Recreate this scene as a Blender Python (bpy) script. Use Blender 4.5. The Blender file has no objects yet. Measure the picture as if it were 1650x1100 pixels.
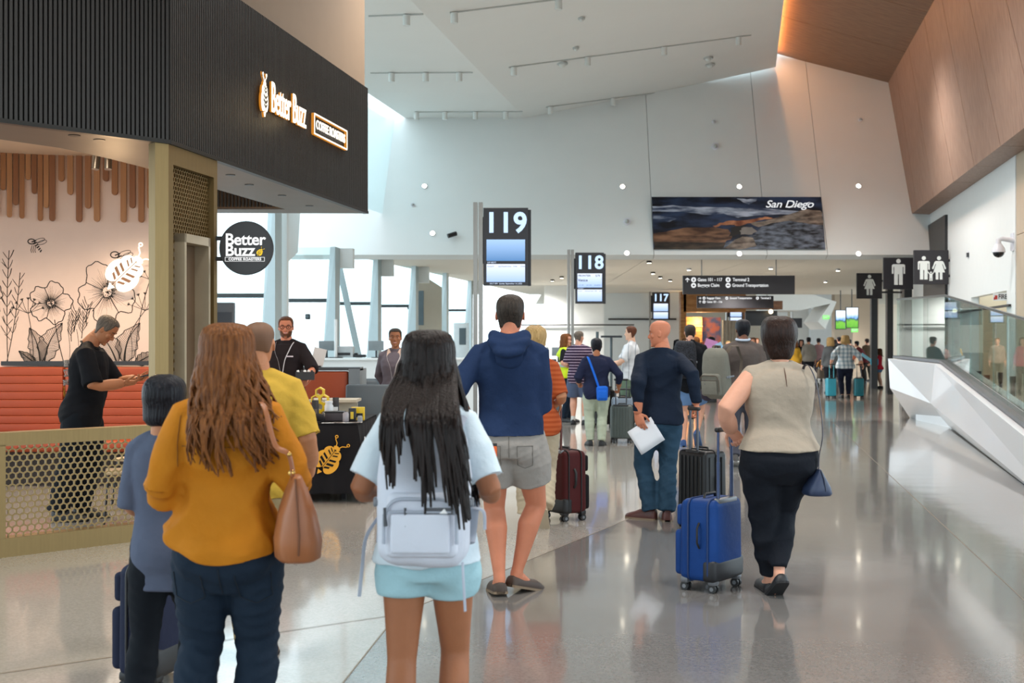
import bpy, bmesh, math, random
import numpy as np
from mathutils import Vector, Matrix

random.seed(7)
rng = np.random.default_rng(7)
SC = bpy.context.scene
COL = SC.collection
PI = math.pi
R = math.radians
FPX, EYE = 2000.0, 1.52            # focal length in pixels, eye height in metres


def at(px, Y):                      # world x of a photo column at distance Y
    return (px - 825.0) / FPX * Y


def zt(py, Y):                      # world z of a photo row at distance Y
    return EYE - (py - 553.0) / FPX * Y


# ------------------------------------------------------------------ camera
cam = bpy.data.cameras.new('camera')
cam.lens = FPX / 1650 * 36
cam.sensor_width = 36
cam.shift_y = 3 / 1650
cam.clip_end = 400
cam.dof.use_dof = True
cam.dof.focus_distance = 9.2
cam.dof.aperture_fstop = 4.2
camo = bpy.data.objects.new('camera', cam)
camo.location = (0, 0, EYE)
camo.rotation_euler = (PI / 2, 0, 0)
COL.objects.link(camo)
SC.camera = camo
# ------------------------------------------------------------------ world, exposure
w = bpy.data.worlds.new('overcast_sky')
SC.world = w
w.use_nodes = True
nt = w.node_tree
bg = nt.nodes['Background']
bg.inputs[0].default_value = (0.79, 0.925, 1.0, 1)
bg.inputs[1].default_value = 2.2
SC.view_settings.view_transform = 'Standard'
SC.view_settings.look = 'None'
SC.view_settings.exposure = 0.45
SC.view_settings.gamma = 1
SC.view_settings.use_curve_mapping = False
SC.cycles.max_bounces = 8
SC.cycles.diffuse_bounces = 4
SC.cycles.glossy_bounces = 3
SC.cycles.transparent_max_bounces = 12
SC.cycles.sample_clamp_indirect = 6


def lamp(kind, name, loc, energy, color=(1, 1, 1), rot=(0, 0, 0), **kw):
    l = bpy.data.lights.new(name, kind)
    l.energy = energy
    l.color = color
    for k, v in kw.items():
        setattr(l, k, v)
    o = bpy.data.objects.new(name, l)
    o.location = loc
    o.rotation_euler = rot
    COL.objects.link(o)
    return o


# downlights of the hall (high ceiling), of the low ceiling beyond and of the coffee shop
for x, y, z, e in ((-1.0, 6, 6.9, 260), (2.5, 5, 7.2, 300), (2.5, 13, 7.2, 330), (5.0, 19, 7.4, 330), (-0.5, 15, 6.9, 260), (2.5, 23, 7.2, 420), (7.0, 25, 7.4, 380)):
    lamp('SPOT', 'hall_downlight_beam', (x, y, z), e * 2.2, (1, .97, .92), spot_size=R(150), spot_blend=1, shadow_soft_size=.5)
for x, y in ((2, 36), (7, 36), (1, 45), (8, 44), (12, 52), (16, 64), (20, 80), (14, 90)):
    lamp('SPOT', 'low_downlight_beam', (x, y, 3.55), 800, (1, .95, .88), spot_size=R(160), spot_blend=1, shadow_soft_size=.3)
for px, Y, e in ((40, 12.2, 60), (140, 12.4, 60), (215, 12.6, 60), (-60, 11.6, 50), (120, 11.0, 25)):
    lamp('SPOT', 'shop_downlight_beam', (at(px, Y), Y, 3.5), e * 1.5, (1, .78, .56), spot_size=R(130), spot_blend=.8, shadow_soft_size=.08)


lamp('POINT', 'soffit_fill_glow', (at(185, 11.3), 11.3, 2.45), 16, (1, .66, .36), shadow_soft_size=.08)  # added lamp without a fixture of its own, warms the shop soffit


# ------------------------------------------------------------------ materials
def lin(h):
    h = h.lstrip('#')
    c = [int(h[i:i + 2], 16) / 255 for i in (0, 2, 4)]
    return tuple(x / 12.92 if x <= .04045 else ((x + .055) / 1.055) ** 2.4 for x in c) + (1,)


MATS = {}


def M(name, hexc, rough=.6, metal=0., spec=.5, var=.08, vscale=6., bump=0., bscale=40., stretch=None, hex2=None, sheen=0., coat=0., crisp=.14):
    """plain procedural material: base colour with soft noise variation, optional bump; stretch = per-axis scale of the noise"""
    if name in MATS:
        return MATS[name]
    m = bpy.data.materials.new(name)
    m.use_nodes = True
    t = m.node_tree
    p = t.nodes['Principled BSDF']
    p.inputs['Roughness'].default_value = rough
    p.inputs['Metallic'].default_value = metal
    p.inputs['Specular IOR Level'].default_value = spec
    if sheen:
        p.inputs['Sheen Weight'].default_value = sheen
    if coat:
        p.inputs['Coat Weight'].default_value = coat
    c = lin(hexc)
    p.inputs['Base Color'].default_value = c
    tc = t.nodes.new('ShaderNodeTexCoord')
    mp = t.nodes.new('ShaderNodeMapping')
    t.links.new(tc.outputs['Object'], mp.inputs[0])
    if stretch:
        mp.inputs['Scale'].default_value = stretch
    if var or hex2:
        n = t.nodes.new('ShaderNodeTexNoise')
        n.inputs['Scale'].default_value = vscale
        n.inputs['Detail'].default_value = 4
        t.links.new(mp.outputs[0], n.inputs['Vector'])
        mx = t.nodes.new('ShaderNodeMix')
        mx.data_type = 'RGBA'
        c2 = lin(hex2) if hex2 else tuple(min(1, x * (1 + var * 2)) for x in c[:3]) + (1,)
        c1 = c if hex2 else tuple(x * (1 - var * 2) for x in c[:3]) + (1,)
        mx.inputs[6].default_value = c1
        mx.inputs[7].default_value = c2
        if hex2:
            mr = t.nodes.new('ShaderNodeMapRange')
            mr.inputs[1].default_value = .5 - crisp
            mr.inputs[2].default_value = .5 + crisp
            t.links.new(n.outputs['Fac'], mr.inputs[0])
            t.links.new(mr.outputs[0], mx.inputs[0])
        else:
            t.links.new(n.outputs['Fac'], mx.inputs[0])
        t.links.new(mx.outputs[2], p.inputs['Base Color'])
    if bump:
        n2 = t.nodes.new('ShaderNodeTexNoise')
        n2.inputs['Scale'].default_value = bscale
        n2.inputs['Detail'].default_value = 3
        t.links.new(mp.outputs[0], n2.inputs['Vector'])
        b = t.nodes.new('ShaderNodeBump')
        b.inputs['Strength'].default_value = bump
        b.inputs['Distance'].default_value = .02
        t.links.new(n2.outputs['Fac'], b.inputs['Height'])
        t.links.new(b.outputs[0], p.inputs['Normal'])
    MATS[name] = m
    return m


def ME(name, hexc, strength, hex2=None, axis=2):
    """light-emitting material (screens, lit letters, lamps)"""
    if name in MATS:
        return MATS[name]
    m = bpy.data.materials.new(name)
    m.use_nodes = True
    p = m.node_tree.nodes['Principled BSDF']
    p.inputs['Base Color'].default_value = (.02, .02, .02, 1)
    p.inputs['Emission Color'].default_value = lin(hexc)
    p.inputs['Emission Strength'].default_value = strength
    if hex2:
        t = m.node_tree
        tc = t.nodes.new('ShaderNodeTexCoord')
        sp = t.nodes.new('ShaderNodeSeparateXYZ')
        t.links.new(tc.outputs['Generated'], sp.inputs[0])
        rp = t.nodes.new('ShaderNodeValToRGB')
        rp.color_ramp.elements[0].color = lin(hexc)
        rp.color_ramp.elements[1].color = lin(hex2)
        t.links.new(sp.outputs[axis], rp.inputs[0])
        t.links.new(rp.outputs[0], p.inputs['Emission Color'])
    MATS[name] = m
    return m


def glass_mat(name, tint='#e8f4f2', refl=.9, base=.04):
    if name in MATS:
        return MATS[name]
    m = bpy.data.materials.new(name)
    m.use_nodes = True
    t = m.node_tree
    for n in list(t.nodes):
        if n.type != 'OUTPUT_MATERIAL':
            t.nodes.remove(n)
    out = t.nodes['Material Output']
    tr = t.nodes.new('ShaderNodeBsdfTransparent')
    tr.inputs[0].default_value = lin(tint)
    gl = t.nodes.new('ShaderNodeBsdfGlossy')
    gl.inputs['Roughness'].default_value = .01
    gl.inputs[0].default_value = (refl, refl, refl, 1)
    fr = t.nodes.new('ShaderNodeFresnel')
    ge = t.nodes.new('ShaderNodeNewGeometry')
    mr = t.nodes.new('ShaderNodeMapRange')
    mr.inputs[3].default_value = 1.45
    mr.inputs[4].default_value = 1 / 1.45
    t.links.new(ge.outputs['Backfacing'], mr.inputs[0])
    t.links.new(mr.outputs[0], fr.inputs[0])
    mx = t.nodes.new('ShaderNodeMixShader')
    t.links.new(fr.outputs[0], mx.inputs[0])
    t.links.new(tr.outputs[0], mx.inputs[1])
    t.links.new(gl.outputs[0], mx.inputs[2])
    t.links.new(mx.outputs[0], out.inputs[0])
    MATS[name] = m
    return m


def fabric(name, hexc, rough=.85, weave=.25, var=.07):
    return M(name, hexc, rough, 0, .14, var, 9, weave, 22)


def stripe_mat(name, hexa, hexb, scale, axis=2, width=.5, hexc=None, cross=None):
    """woven stripes or checks in object space"""
    if name in MATS:
        return MATS[name]
    m = bpy.data.materials.new(name)
    m.use_nodes = True
    t = m.node_tree
    p = t.nodes['Principled BSDF']
    p.inputs['Roughness'].default_value = .85
    p.inputs['Specular IOR Level'].default_value = .2
    tc = t.nodes.new('ShaderNodeTexCoord')
    sp = t.nodes.new('ShaderNodeSeparateXYZ')
    t.links.new(tc.outputs['Object'], sp.inputs[0])

    def band(ax, sc, wd):
        a = t.nodes.new('ShaderNodeMath'); a.operation = 'MULTIPLY'; a.inputs[1].default_value = sc
        t.links.new(sp.outputs[ax], a.inputs[0])
        f = t.nodes.new('ShaderNodeMath'); f.operation = 'FRACT'
        t.links.new(a.outputs[0], f.inputs[0])
        l = t.nodes.new('ShaderNodeMath'); l.operation = 'LESS_THAN'; l.inputs[1].default_value = wd
        t.links.new(f.outputs[0], l.inputs[0])
        return l
    l = band(axis, scale, width)
    mx = t.nodes.new('ShaderNodeMix'); mx.data_type = 'RGBA'
    mx.inputs[6].default_value = lin(hexa); mx.inputs[7].default_value = lin(hexb)
    t.links.new(l.outputs[0], mx.inputs[0])
    res = mx.outputs[2]
    if cross is not None:
        l2 = band(cross, scale, width)
        m2 = t.nodes.new('ShaderNodeMix'); m2.data_type = 'RGBA'; m2.blend_type = 'MULTIPLY'
        m2.inputs[7].default_value = lin(hexc)
        t.links.new(l2.outputs[0], m2.inputs[0]); t.links.new(res, m2.inputs[6])
        res = m2.outputs[2]
    t.links.new(res, p.inputs['Base Color'])
    MATS[name] = m
    return m


def hair_mat(name, hexc, hex2, rough=.42):
    return M(name, hexc, rough, 0, .16, .2, 1., .6, 1.2, (110, 110, 6), hex2, crisp=.34)


def skin_mat(name, hexc):
    if name in MATS:
        return MATS[name]
    m = M(name, hexc, .55, 0, .35, .06, 14, .05, 90)
    p = m.node_tree.nodes['Principled BSDF']
    p.inputs['Subsurface Weight'].default_value = .06
    p.inputs['Subsurface Radius'].default_value = (.02, .008, .004)
    return m


# ------------------------------------------------------------------ mesh building
def link(o, parent=None):
    COL.objects.link(o)
    if parent is not None:
        o.parent = parent
    return o


class MB:
    def __init__(s):
        s.v, s.f, s.m = [], [], []

    def add(s, verts, faces, mi=0):
        k = len(s.v)
        s.v.extend([tuple(p) for p in verts])
        s.f.extend([tuple(i + k for i in f) for f in faces])
        s.m.extend([mi] * len(faces))
        return s

    def box(s, c, size, rot=None, mi=0, taper=1.0):
        hx, hy, hz = size[0] / 2, size[1] / 2, size[2] / 2
        vs = [Vector((x * hx * (taper if z > 0 else 1), y * hy * (taper if z > 0 else 1), z * hz)) for z in (-1, 1) for y in (-1, 1) for x in (-1, 1)]
        if rot is not None:
            vs = [rot @ v for v in vs]
        c = Vector(c)
        return s.add([v + c for v in vs], [(0, 2, 3, 1), (4, 5, 7, 6), (0, 1, 5, 4), (2, 6, 7, 3), (0, 4, 6, 2), (1, 3, 7, 5)], mi)

    def rbox(s, c, size, r=.02, seg=3, rot=None, mi=0, fn=None):
        bm = bmesh.new()
        bmesh.ops.create_cube(bm, size=1)
        for v in bm.verts:
            v.co = Vector((v.co.x * size[0], v.co.y * size[1], v.co.z * size[2]))
        bmesh.ops.bevel(bm, geom=list(bm.edges), offset=min(r, min(size) * .49), segments=seg, profile=.5, affect='EDGES')
        bm.verts.index_update()
        vs = [v.co.copy() for v in bm.verts]
        if fn:
            vs = [Vector(fn(v)) for v in vs]
        if rot is not None:
            vs = [rot @ v for v in vs]
        c = Vector(c)
        s.add([v + c for v in vs], [[v.index for v in f.verts] for f in bm.faces], mi)
        bm.free()
        return s

    def loft(s, rings, cap=True, mi=0, closed=True):
        n = len(rings[0])
        k = len(s.v)
        for r in rings:
            s.v.extend([tuple(p) for p in r])
        fs = []
        for i in range(len(rings) - 1):
            a, b = k + i * n, k + (i + 1) * n
            for j in range(n if closed else n - 1):
                j2 = (j + 1) % n
                fs.append((a + j, a + j2, b + j2, b + j))
        if cap and closed:
            fs.append(tuple(k + j for j in reversed(range(n))))
            b = k + (len(rings) - 1) * n
            fs.append(tuple(b + j for j in range(n)))
        s.f.extend(fs)
        s.m.extend([mi] * len(fs))
        return s

    def tube(s, pts, radii, n=10, flat=1.0, side=None, cap=True, rnd=False, mi=0):
        """tube along pts; flat squeezes along the frame's second axis; side fixes the first axis; rnd adds domed ends"""
        P = [Vector(p) for p in pts]
        if not hasattr(radii, '__len__'):
            radii = [radii] * len(P)
        radii = list(radii)
        if rnd:
            d0 = (P[0] - P[1]).normalized(); d1 = (P[-1] - P[-2]).normalized()
            r0, r1 = radii[0], radii[-1]
            P = [P[0] + d0 * r0 * .98, P[0] + d0 * r0 * .7] + P + [P[-1] + d1 * r1 * .7, P[-1] + d1 * r1 * .98]
            radii = [r0 * .2, r0 * .71] + radii + [r1 * .71, r1 * .2]
        T = []
        for i in range(len(P)):
            a = P[max(i - 1, 0)]; b = P[min(i + 1, len(P) - 1)]
            d = b - a
            T.append(d.normalized() if d.length > 1e-9 else Vector((0, 0, 1)))
        if side is not None:
            u = Vector(side)
        else:
            u = T[0].orthogonal()
        rings = []
        for i, p in enumerate(P):
            u = (u - T[i] * u.dot(T[i]))
            if u.length < 1e-6:
                u = T[i].orthogonal()
            u.normalize()
            v = T[i].cross(u)
            rings.append([p + (u * math.cos(a) + v * math.sin(a) * flat) * radii[i] for a in [2 * PI * j / n for j in range(n)]])
        return s.loft(rings, cap, mi)

    def cyl(s, p0, p1, r, n=16, mi=0, r2=None):
        return s.tube([p0, p1], [r, r if r2 is None else r2], n, mi=mi)

    def ell(s, c, r, rot=None, nu=14, nv=8, mi=0):
        if not hasattr(r, '__len__'):
            r = (r, r, r)
        c = Vector(c)
        rings = []
        for i in range(nv + 1):
            th = PI * (i if 0 < i < nv else (.04 if i == 0 else nv - .04)) / nv
            ring = []
            for j in range(nu):
                a = 2 * PI * j / nu
                v = Vector((math.sin(th) * math.cos(a) * r[0], math.sin(th) * math.sin(a) * r[1], -math.cos(th) * r[2]))
                if rot is not None:
                    v = rot @ v
                ring.append(c + v)
            rings.append(ring)
        return s.loft(rings, True, mi)

    def prism(s, pts, fn, d, mi=0):
        """outline pts (2D, ccw) mapped by fn(u, v, w) to 3D with thickness d (w from 0 to d)"""
        n = len(pts)
        vs = [fn(u, v, 0) for u, v in pts] + [fn(u, v, d) for u, v in pts]
        fs = [tuple(range(n)), tuple(reversed(range(n, 2 * n)))] + [(i, i + n, (i + 1) % n + n, (i + 1) % n) for i in range(n)]
        return s.add(vs, fs, mi)

    def ribbon(s, pts, fn, wd, d, mi=0, taper=None):
        """line drawn on a surface: 2D polyline of width wd, mapped by fn, thickness d"""
        n = len(pts)
        L, Rr = [], []
        for i in range(n):
            a = pts[max(i - 1, 0)]; b = pts[min(i + 1, n - 1)]
            dx, dy = b[0] - a[0], b[1] - a[1]
            l = math.hypot(dx, dy) or 1
            w2 = wd / 2 * (taper(i / (n - 1)) if taper else 1)
            nx, ny = -dy / l * w2, dx / l * w2
            L.append((pts[i][0] + nx, pts[i][1] + ny)); Rr.append((pts[i][0] - nx, pts[i][1] - ny))
        vs = [fn(u, v, d) for u, v in L] + [fn(u, v, d) for u, v in Rr]
        return s.add(vs, [(i, i + 1, n + i + 1, n + i) for i in range(n - 1)], mi)

    def quad(s, a, b, c, d, mi=0):
        return s.add([a, b, c, d], [(0, 1, 2, 3)], mi)

    def slab(s, a, b, c, d, t, mi=0):
        """quad a b c d thickened by t along its normal"""
        a, b, c, d = map(Vector, (a, b, c, d))
        n = (b - a).cross(d - a).normalized() * t
        vs = [a, b, c, d, a + n, b + n, c + n, d + n]
        return s.add(vs, [(3, 2, 1, 0), (4, 5, 6, 7), (0, 1, 5, 4), (1, 2, 6, 5), (2, 3, 7, 6), (3, 0, 4, 7)], mi)

    def mesh(s, name):
        me = bpy.data.meshes.new(name)
        me.from_pydata(s.v, [], s.f)
        return me

    def build(s, name, mats, parent=None, smooth=True, angle=40, loc=None, rotz=None):
        me = s.mesh(name)
        bm = bmesh.new(); bm.from_mesh(me)
        bmesh.ops.recalc_face_normals(bm, faces=bm.faces)
        bm.to_mesh(me); bm.free()
        mats = mats if isinstance(mats, (list, tuple)) else [mats]
        for m in mats:
            me.materials.append(m)
        if len(mats) > 1:
            me.polygons.foreach_set('material_index', s.m)
        if smooth:
            me.polygons.foreach_set('use_smooth', [True] * len(me.polygons))
            me.set_sharp_from_angle(angle=R(angle))
        o = bpy.data.objects.new(name, me)
        link(o, parent)
        if loc is not None:
            o.location = loc
        if rotz is not None:
            o.rotation_euler = (0, 0, rotz)
        return o


def tag(o, label=None, cat=None, group=None, kind=None):
    if label:
        o['label'] = label
    if cat:
        o['category'] = cat
    if group:
        o['group'] = group
    if kind:
        o['kind'] = kind
    return o


def thing(name, label, cat, loc=(0, 0, 0), rotz=0., group=None):
    o = bpy.data.objects.new(name, None)
    o.empty_display_size = .1
    COL.objects.link(o)
    o.location = loc
    o.rotation_euler = (0, 0, rotz)
    return tag(o, label, cat, group)


def copy_tree(o, parent=None):
    kids = list(o.children)
    c = o.copy()
    COL.objects.link(c)
    c.parent = parent
    for ch in kids:
        copy_tree(ch, c)
    return c


def inst(o, parent, loc=None, rot=None, scale=None):
    c = o.copy()
    COL.objects.link(c)
    c.parent = parent
    if loc is not None:
        c.location = loc
    if rot is not None:
        c.rotation_euler = rot
    if scale is not None:
        c.scale = scale
    return c


def text(body, size, mat, parent, mtx, name='lettering', extrude=.002, bold=0., align='LEFT', space=1.0, xs=1.0, shear=0.):
    """lettering in its local xy plane, placed by mtx (relative to the parent)"""
    cu = bpy.data.curves.new(name, 'FONT')
    cu.body = body
    cu.size = size
    cu.extrude = extrude
    cu.offset = bold
    cu.align_x = align
    cu.align_y = 'CENTER'
    cu.space_character = space
    cu.shear = shear
    cu.resolution_u = 4
    cu.materials.append(mat)
    tmp = bpy.data.objects.new(name, cu)
    COL.objects.link(tmp)
    dg = bpy.context.evaluated_depsgraph_get()
    me = bpy.data.meshes.new_from_object(tmp.evaluated_get(dg))
    bpy.data.objects.remove(tmp)
    bpy.data.curves.remove(cu)
    o = bpy.data.objects.new(name, me)
    link(o, parent)
    o.matrix_local = mtx @ Matrix.Diagonal((xs, 1, 1, 1))
    return o


def frame(o, u, v):
    """matrix with origin o, x axis u, y axis v (z = u x v)"""
    u = Vector(u).normalized(); v = Vector(v).normalized(); n = u.cross(v).normalized()
    m = Matrix((u, v, n)).transposed().to_4x4()
    m.translation = Vector(o)
    return m


def facing(o, yaw=0.):
    """sign face frame: looks toward the camera (-Y) turned by yaw"""
    return frame(o, (math.cos(yaw), math.sin(yaw), 0), (0, 0, 1))


def remesh(mb, voxel, smooth=2, fac=.5):
    me = mb.mesh('tmp')
    o = bpy.data.objects.new('tmp', me)
    COL.objects.link(o)
    m = o.modifiers.new('r', 'REMESH'); m.mode = 'VOXEL'; m.voxel_size = voxel; m.use_smooth_shade = True
    if smooth:
        s = o.modifiers.new('s', 'SMOOTH'); s.factor = fac; s.iterations = smooth
    dg = bpy.context.evaluated_depsgraph_get()
    r = bpy.data.meshes.new_from_object(o.evaluated_get(dg))
    bpy.data.objects.remove(o)
    bpy.data.meshes.remove(me)
    return r


def coords(me):
    n = len(me.vertices)
    co = np.empty(n * 3, np.float32); me.vertices.foreach_get('co', co)
    no = np.empty(n * 3, np.float32); me.vertex_normals.foreach_get('vector', no)
    return co.reshape(-1, 3), no.reshape(-1, 3)


def setco(me, co):
    me.vertices.foreach_set('co', np.ascontiguousarray(co, np.float32).ravel())
    me.update()


def folds(me, amp, k=(14, 14, 30), seed=0, zmask=None):
    """cloth folds: ridged waves along the surface normal"""
    co, no = coords(me)
    rs = np.random.default_rng(seed)
    warp = co + .05 * np.sin(co[:, [1, 2, 0]] * 9 + rs.uniform(0, 6, 3))
    d = np.zeros(len(co))
    for i in range(5):
        kk = np.array(k) * rs.normal(0, 1, 3) * (.7 + .35 * i)
        d += (1 - 2 * np.abs(np.sin(warp @ kk + rs.uniform(0, 6)))) / (1 + .5 * i)
    d *= amp / 2.2
    if zmask is not None:
        d *= zmask(co)
    setco(me, co + no * d[:, None])


def join_meshes(name, mes, mat, parent):
    bm = bmesh.new()
    for me in mes:
        bm.from_mesh(me)
    out = bpy.data.meshes.new(name)
    bm.to_mesh(out); bm.free()
    for me in mes:
        bpy.data.meshes.remove(me)
    out.materials.append(mat)
    out.polygons.foreach_set('use_smooth', [True] * len(out.polygons))
    o = bpy.data.objects.new(name, out)
    return link(o, parent)
# ------------------------------------------------------------------ setting: floor
def terrazzo(name, hexa, hexb, rough):
    m = bpy.data.materials.new(name); m.use_nodes = True
    t = m.node_tree; p = t.nodes['Principled BSDF']
    tc = t.nodes.new('ShaderNodeTexCoord')
    v = t.nodes.new('ShaderNodeTexVoronoi'); v.inputs['Scale'].default_value = 90
    n = t.nodes.new('ShaderNodeTexNoise'); n.inputs['Scale'].default_value = .8; n.inputs['Detail'].default_value = 5
    t.links.new(tc.outputs['Object'], v.inputs['Vector']); t.links.new(tc.outputs['Object'], n.inputs['Vector'])
    sp = t.nodes.new('ShaderNodeSeparateColor'); t.links.new(v.outputs['Color'], sp.inputs[0])
    a = t.nodes.new('ShaderNodeMath'); a.operation = 'MULTIPLY_ADD'; a.inputs[1].default_value = .55
    t.links.new(sp.outputs[0], a.inputs[0]); t.links.new(n.outputs['Fac'], a.inputs[2])
    mx = t.nodes.new('ShaderNodeMix'); mx.data_type = 'RGBA'
    mx.inputs[6].default_value = lin(hexa); mx.inputs[7].default_value = lin(hexb)
    t.links.new(a.outputs[0], mx.inputs[0]); t.links.new(mx.outputs[2], p.inputs['Base Color'])
    p.inputs['Roughness'].default_value = rough
    p.inputs['Specular IOR Level'].default_value = .55
    p.inputs['Coat Weight'].default_value = .35; p.inputs['Coat Roughness'].default_value = .05
    n2 = t.nodes.new('ShaderNodeTexNoise'); n2.inputs['Scale'].default_value = 1.6; n2.inputs['Detail'].default_value = 2
    t.links.new(tc.outputs['Object'], n2.inputs['Vector'])
    b = t.nodes.new('ShaderNodeBump'); b.inputs['Strength'].default_value = .05; b.inputs['Distance'].default_value = .05
    t.links.new(n2.outputs['Fac'], b.inputs['Height']); t.links.new(b.outputs[0], p.inputs['Normal'])
    return m


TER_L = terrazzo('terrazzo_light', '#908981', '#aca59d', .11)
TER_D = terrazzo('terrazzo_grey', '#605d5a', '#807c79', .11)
fl = MB(); fl.box((6, 43, -.15), (64, 146, .3))
floor = tag(fl.build('floor', TER_L, smooth=False), kind='structure')
# darker field of the floor, cast flush: its edge runs diagonally down the hall
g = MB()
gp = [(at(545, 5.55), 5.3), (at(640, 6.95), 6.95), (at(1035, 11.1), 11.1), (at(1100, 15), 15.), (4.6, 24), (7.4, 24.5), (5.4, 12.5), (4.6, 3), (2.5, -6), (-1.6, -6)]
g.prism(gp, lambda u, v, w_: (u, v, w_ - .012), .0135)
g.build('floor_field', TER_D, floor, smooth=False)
j = MB()
for a_, b_ in (((-3.2, 5.1), (at(640, 6.95), 6.95)), ((at(640, 6.95), 6.95), (at(545, 5.55), 5.3)), ((-9, 14), (2, 31)), ((at(640, 6.95), 6.95), (at(1035, 11.1), 11.1)), ((2.2, 3), (6.2, 24))):
    j.ribbon([a_, b_], lambda u, v, w_: (u, v, w_), .008, .0028)
j.build('joint_strip', M('joint_brass', '#8d8274', .4, .6), floor, smooth=False)

WHITE = M('white_plaster', '#dfe3e2', .55, var=.015, vscale=1.5)
WHITE_CEIL = M('white_ceiling_plaster', '#e2e3e0', .7, var=.012, vscale=1.2)
BEIGE = M('beige_plaster', '#b9a894', .7, var=.03, vscale=2)
WOODP = M('walnut_veneer', '#8f7362', .45, var=.1, vscale=1.0, stretch=(1.5, 1.5, 1.5), bump=.03, bscale=30)
wp = WOODP.node_tree
DARKM = M('dark_bronze_metal', '#2b2926', .45, .6, .5)
BLACKP = M('black_panel', '#232325', .45, var=.03)
STEEL = M('brushed_steel', '#8c8984', .32, .9, stretch=(1, 1, .1), vscale=40)
GLASS = glass_mat('clear_glass')


def grain(name, c1, c2, axis_scale, rough=.5):
    """wood veneer: noise stretched along the grain"""
    return M(name, c1, rough, 0, .4, .1, 1.0, .06, 1.0, axis_scale, c2)


WOOD_CEIL = grain('wood_veneer_ceiling', '#795a45', '#8d6d56', (2, 26, 10))
WOOD_WALL = grain('wood_veneer_wall', '#80665a', '#947a6a', (26, 26, 1.6))

# ------------------------------------------------------------------ ceiling of the hall


def struct(name, loc=(0, 0, 0)):
    o = bpy.data.objects.new(name, None); COL.objects.link(o); o.location = loc
    o['kind'] = 'structure'
    return o


HD = Vector((.1825, .9832, 0))          # direction of the hall
HR = Vector((.9832, -.1825, 0))
ceil = struct('ceiling')
cA = Vector((.4, 32, 7.25))             # crease of the high ceiling at the end wall
cE = Vector((6.8, 32, 8.64))            # its edge at the wood soffit
cL = Vector((-2.64, 32, 7.25))


def back(p, s):                         # the same ceiling line, s metres towards the camera
    return Vector(p) - HD * s


S0 = 58.
c = MB(); c.slab(back(cA, S0), back(cE, S0), cE, cA, .3); c.build('sloped_panel', WHITE_CEIL, ceil, smooth=False)
c = MB(); c.slab(back(cL, S0), back(cA, S0), cA, cL, .3); c.build('flat_panel', WHITE_CEIL, ceil, smooth=False)
# roof above the wood soffit, and a lip that hides the warm cove light
wE = cE + Vector((.02, 0, .42)); wC = Vector((9.7, 32, 8.24))
for k in range(16):                      # wood ceiling panels
    s1, s0 = k * 3.45 + .01, (k + 1) * 3.45 - .012
    if k == 0:
        s1 = -.3
    c = MB(); c.slab(back(wE, s0), back(wC, s0), back(wC, s1), back(wE, s1), .06)
    c.build('wood_panel', WOOD_CEIL, ceil, smooth=False)
c = MB(); c.slab(back(wE, S0) + Vector((0, 0, .1)), back(wC, S0) + Vector((.3, 0, .1)), wC + Vector((.3, 0, .1)), wE + Vector((0, 0, .1)), .2); c.build('backing', M('dark_void', '#18140f', .9), ceil, smooth=False)
c = MB(); e_ = cE + Vector((-.06, 0, .30)); c.slab(back(e_, S0), back(e_, 0), e_ + Vector((.03, 0, .0)), back(e_, S0) + Vector((.03, 0, 0)), .04)
c.build('cove_led_strip', ME('warm_led', '#ffa858', 34), ceil, smooth=False)
# ceiling over the left bay in front of the windows
# ------------------------------------------------------------------ end bulkhead, in panels
wb = struct('wall_back')
xs = [at(468, 30.1), at(1053, 30.1), at(1235, 30.1), at(1332, 30.1), 11.2]
for i in range(4):
    x0, x1 = xs[i] + .006, xs[i + 1] - .006
    c = MB()
    tl = .0
    c.slab((x0, 30.0, 3.66), (x1, 30.0, 3.66), (x1 + tl, 32.6, 9.6), (x0 - tl * (i > 0), 32.6, 9.6), -.25)
    c.build('plaster_panel', WHITE, wb, smooth=False)
c = MB(); c.slab((xs[0], 30.14, 3.7), (11.2, 30.14, 3.7), (11.2, 32.74, 9.6), (xs[0], 32.74, 9.6), -.05); c.build('joint_backing', M('joint_shadow', '#9aa3a2', .9), wb, smooth=False)
# low ceiling beyond the bulkhead: three strips between joints
LOWC = M('low_ceiling_plaster', '#d9d4c8', .7, var=.015)
for i, pl in enumerate((((-3.95, 30.2), (3.4, 30.2), (3.4, 54.4), (.75, 54.4)), ((3.42, 30.2), (6.15, 30.2), (6.15, 54.4), (3.42, 54.4)), ((6.17, 30.2), (7.6, 30.2), (7.6, 54.4), (6.17, 54.4)), ((7.62, 30.2), (16.5, 30.2), (16.5, 54.4), (7.62, 54.4)))):
    c = MB(); c.prism(pl, lambda u, v, w_: (u, v, 3.66 + w_), .24); c.build('low_panel', LOWC, ceil, smooth=False)
c = MB(); c.box((18, 80, 5.0), (32, 52, .3)); c.build('far_panel', LOWC, ceil, smooth=False)
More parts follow.
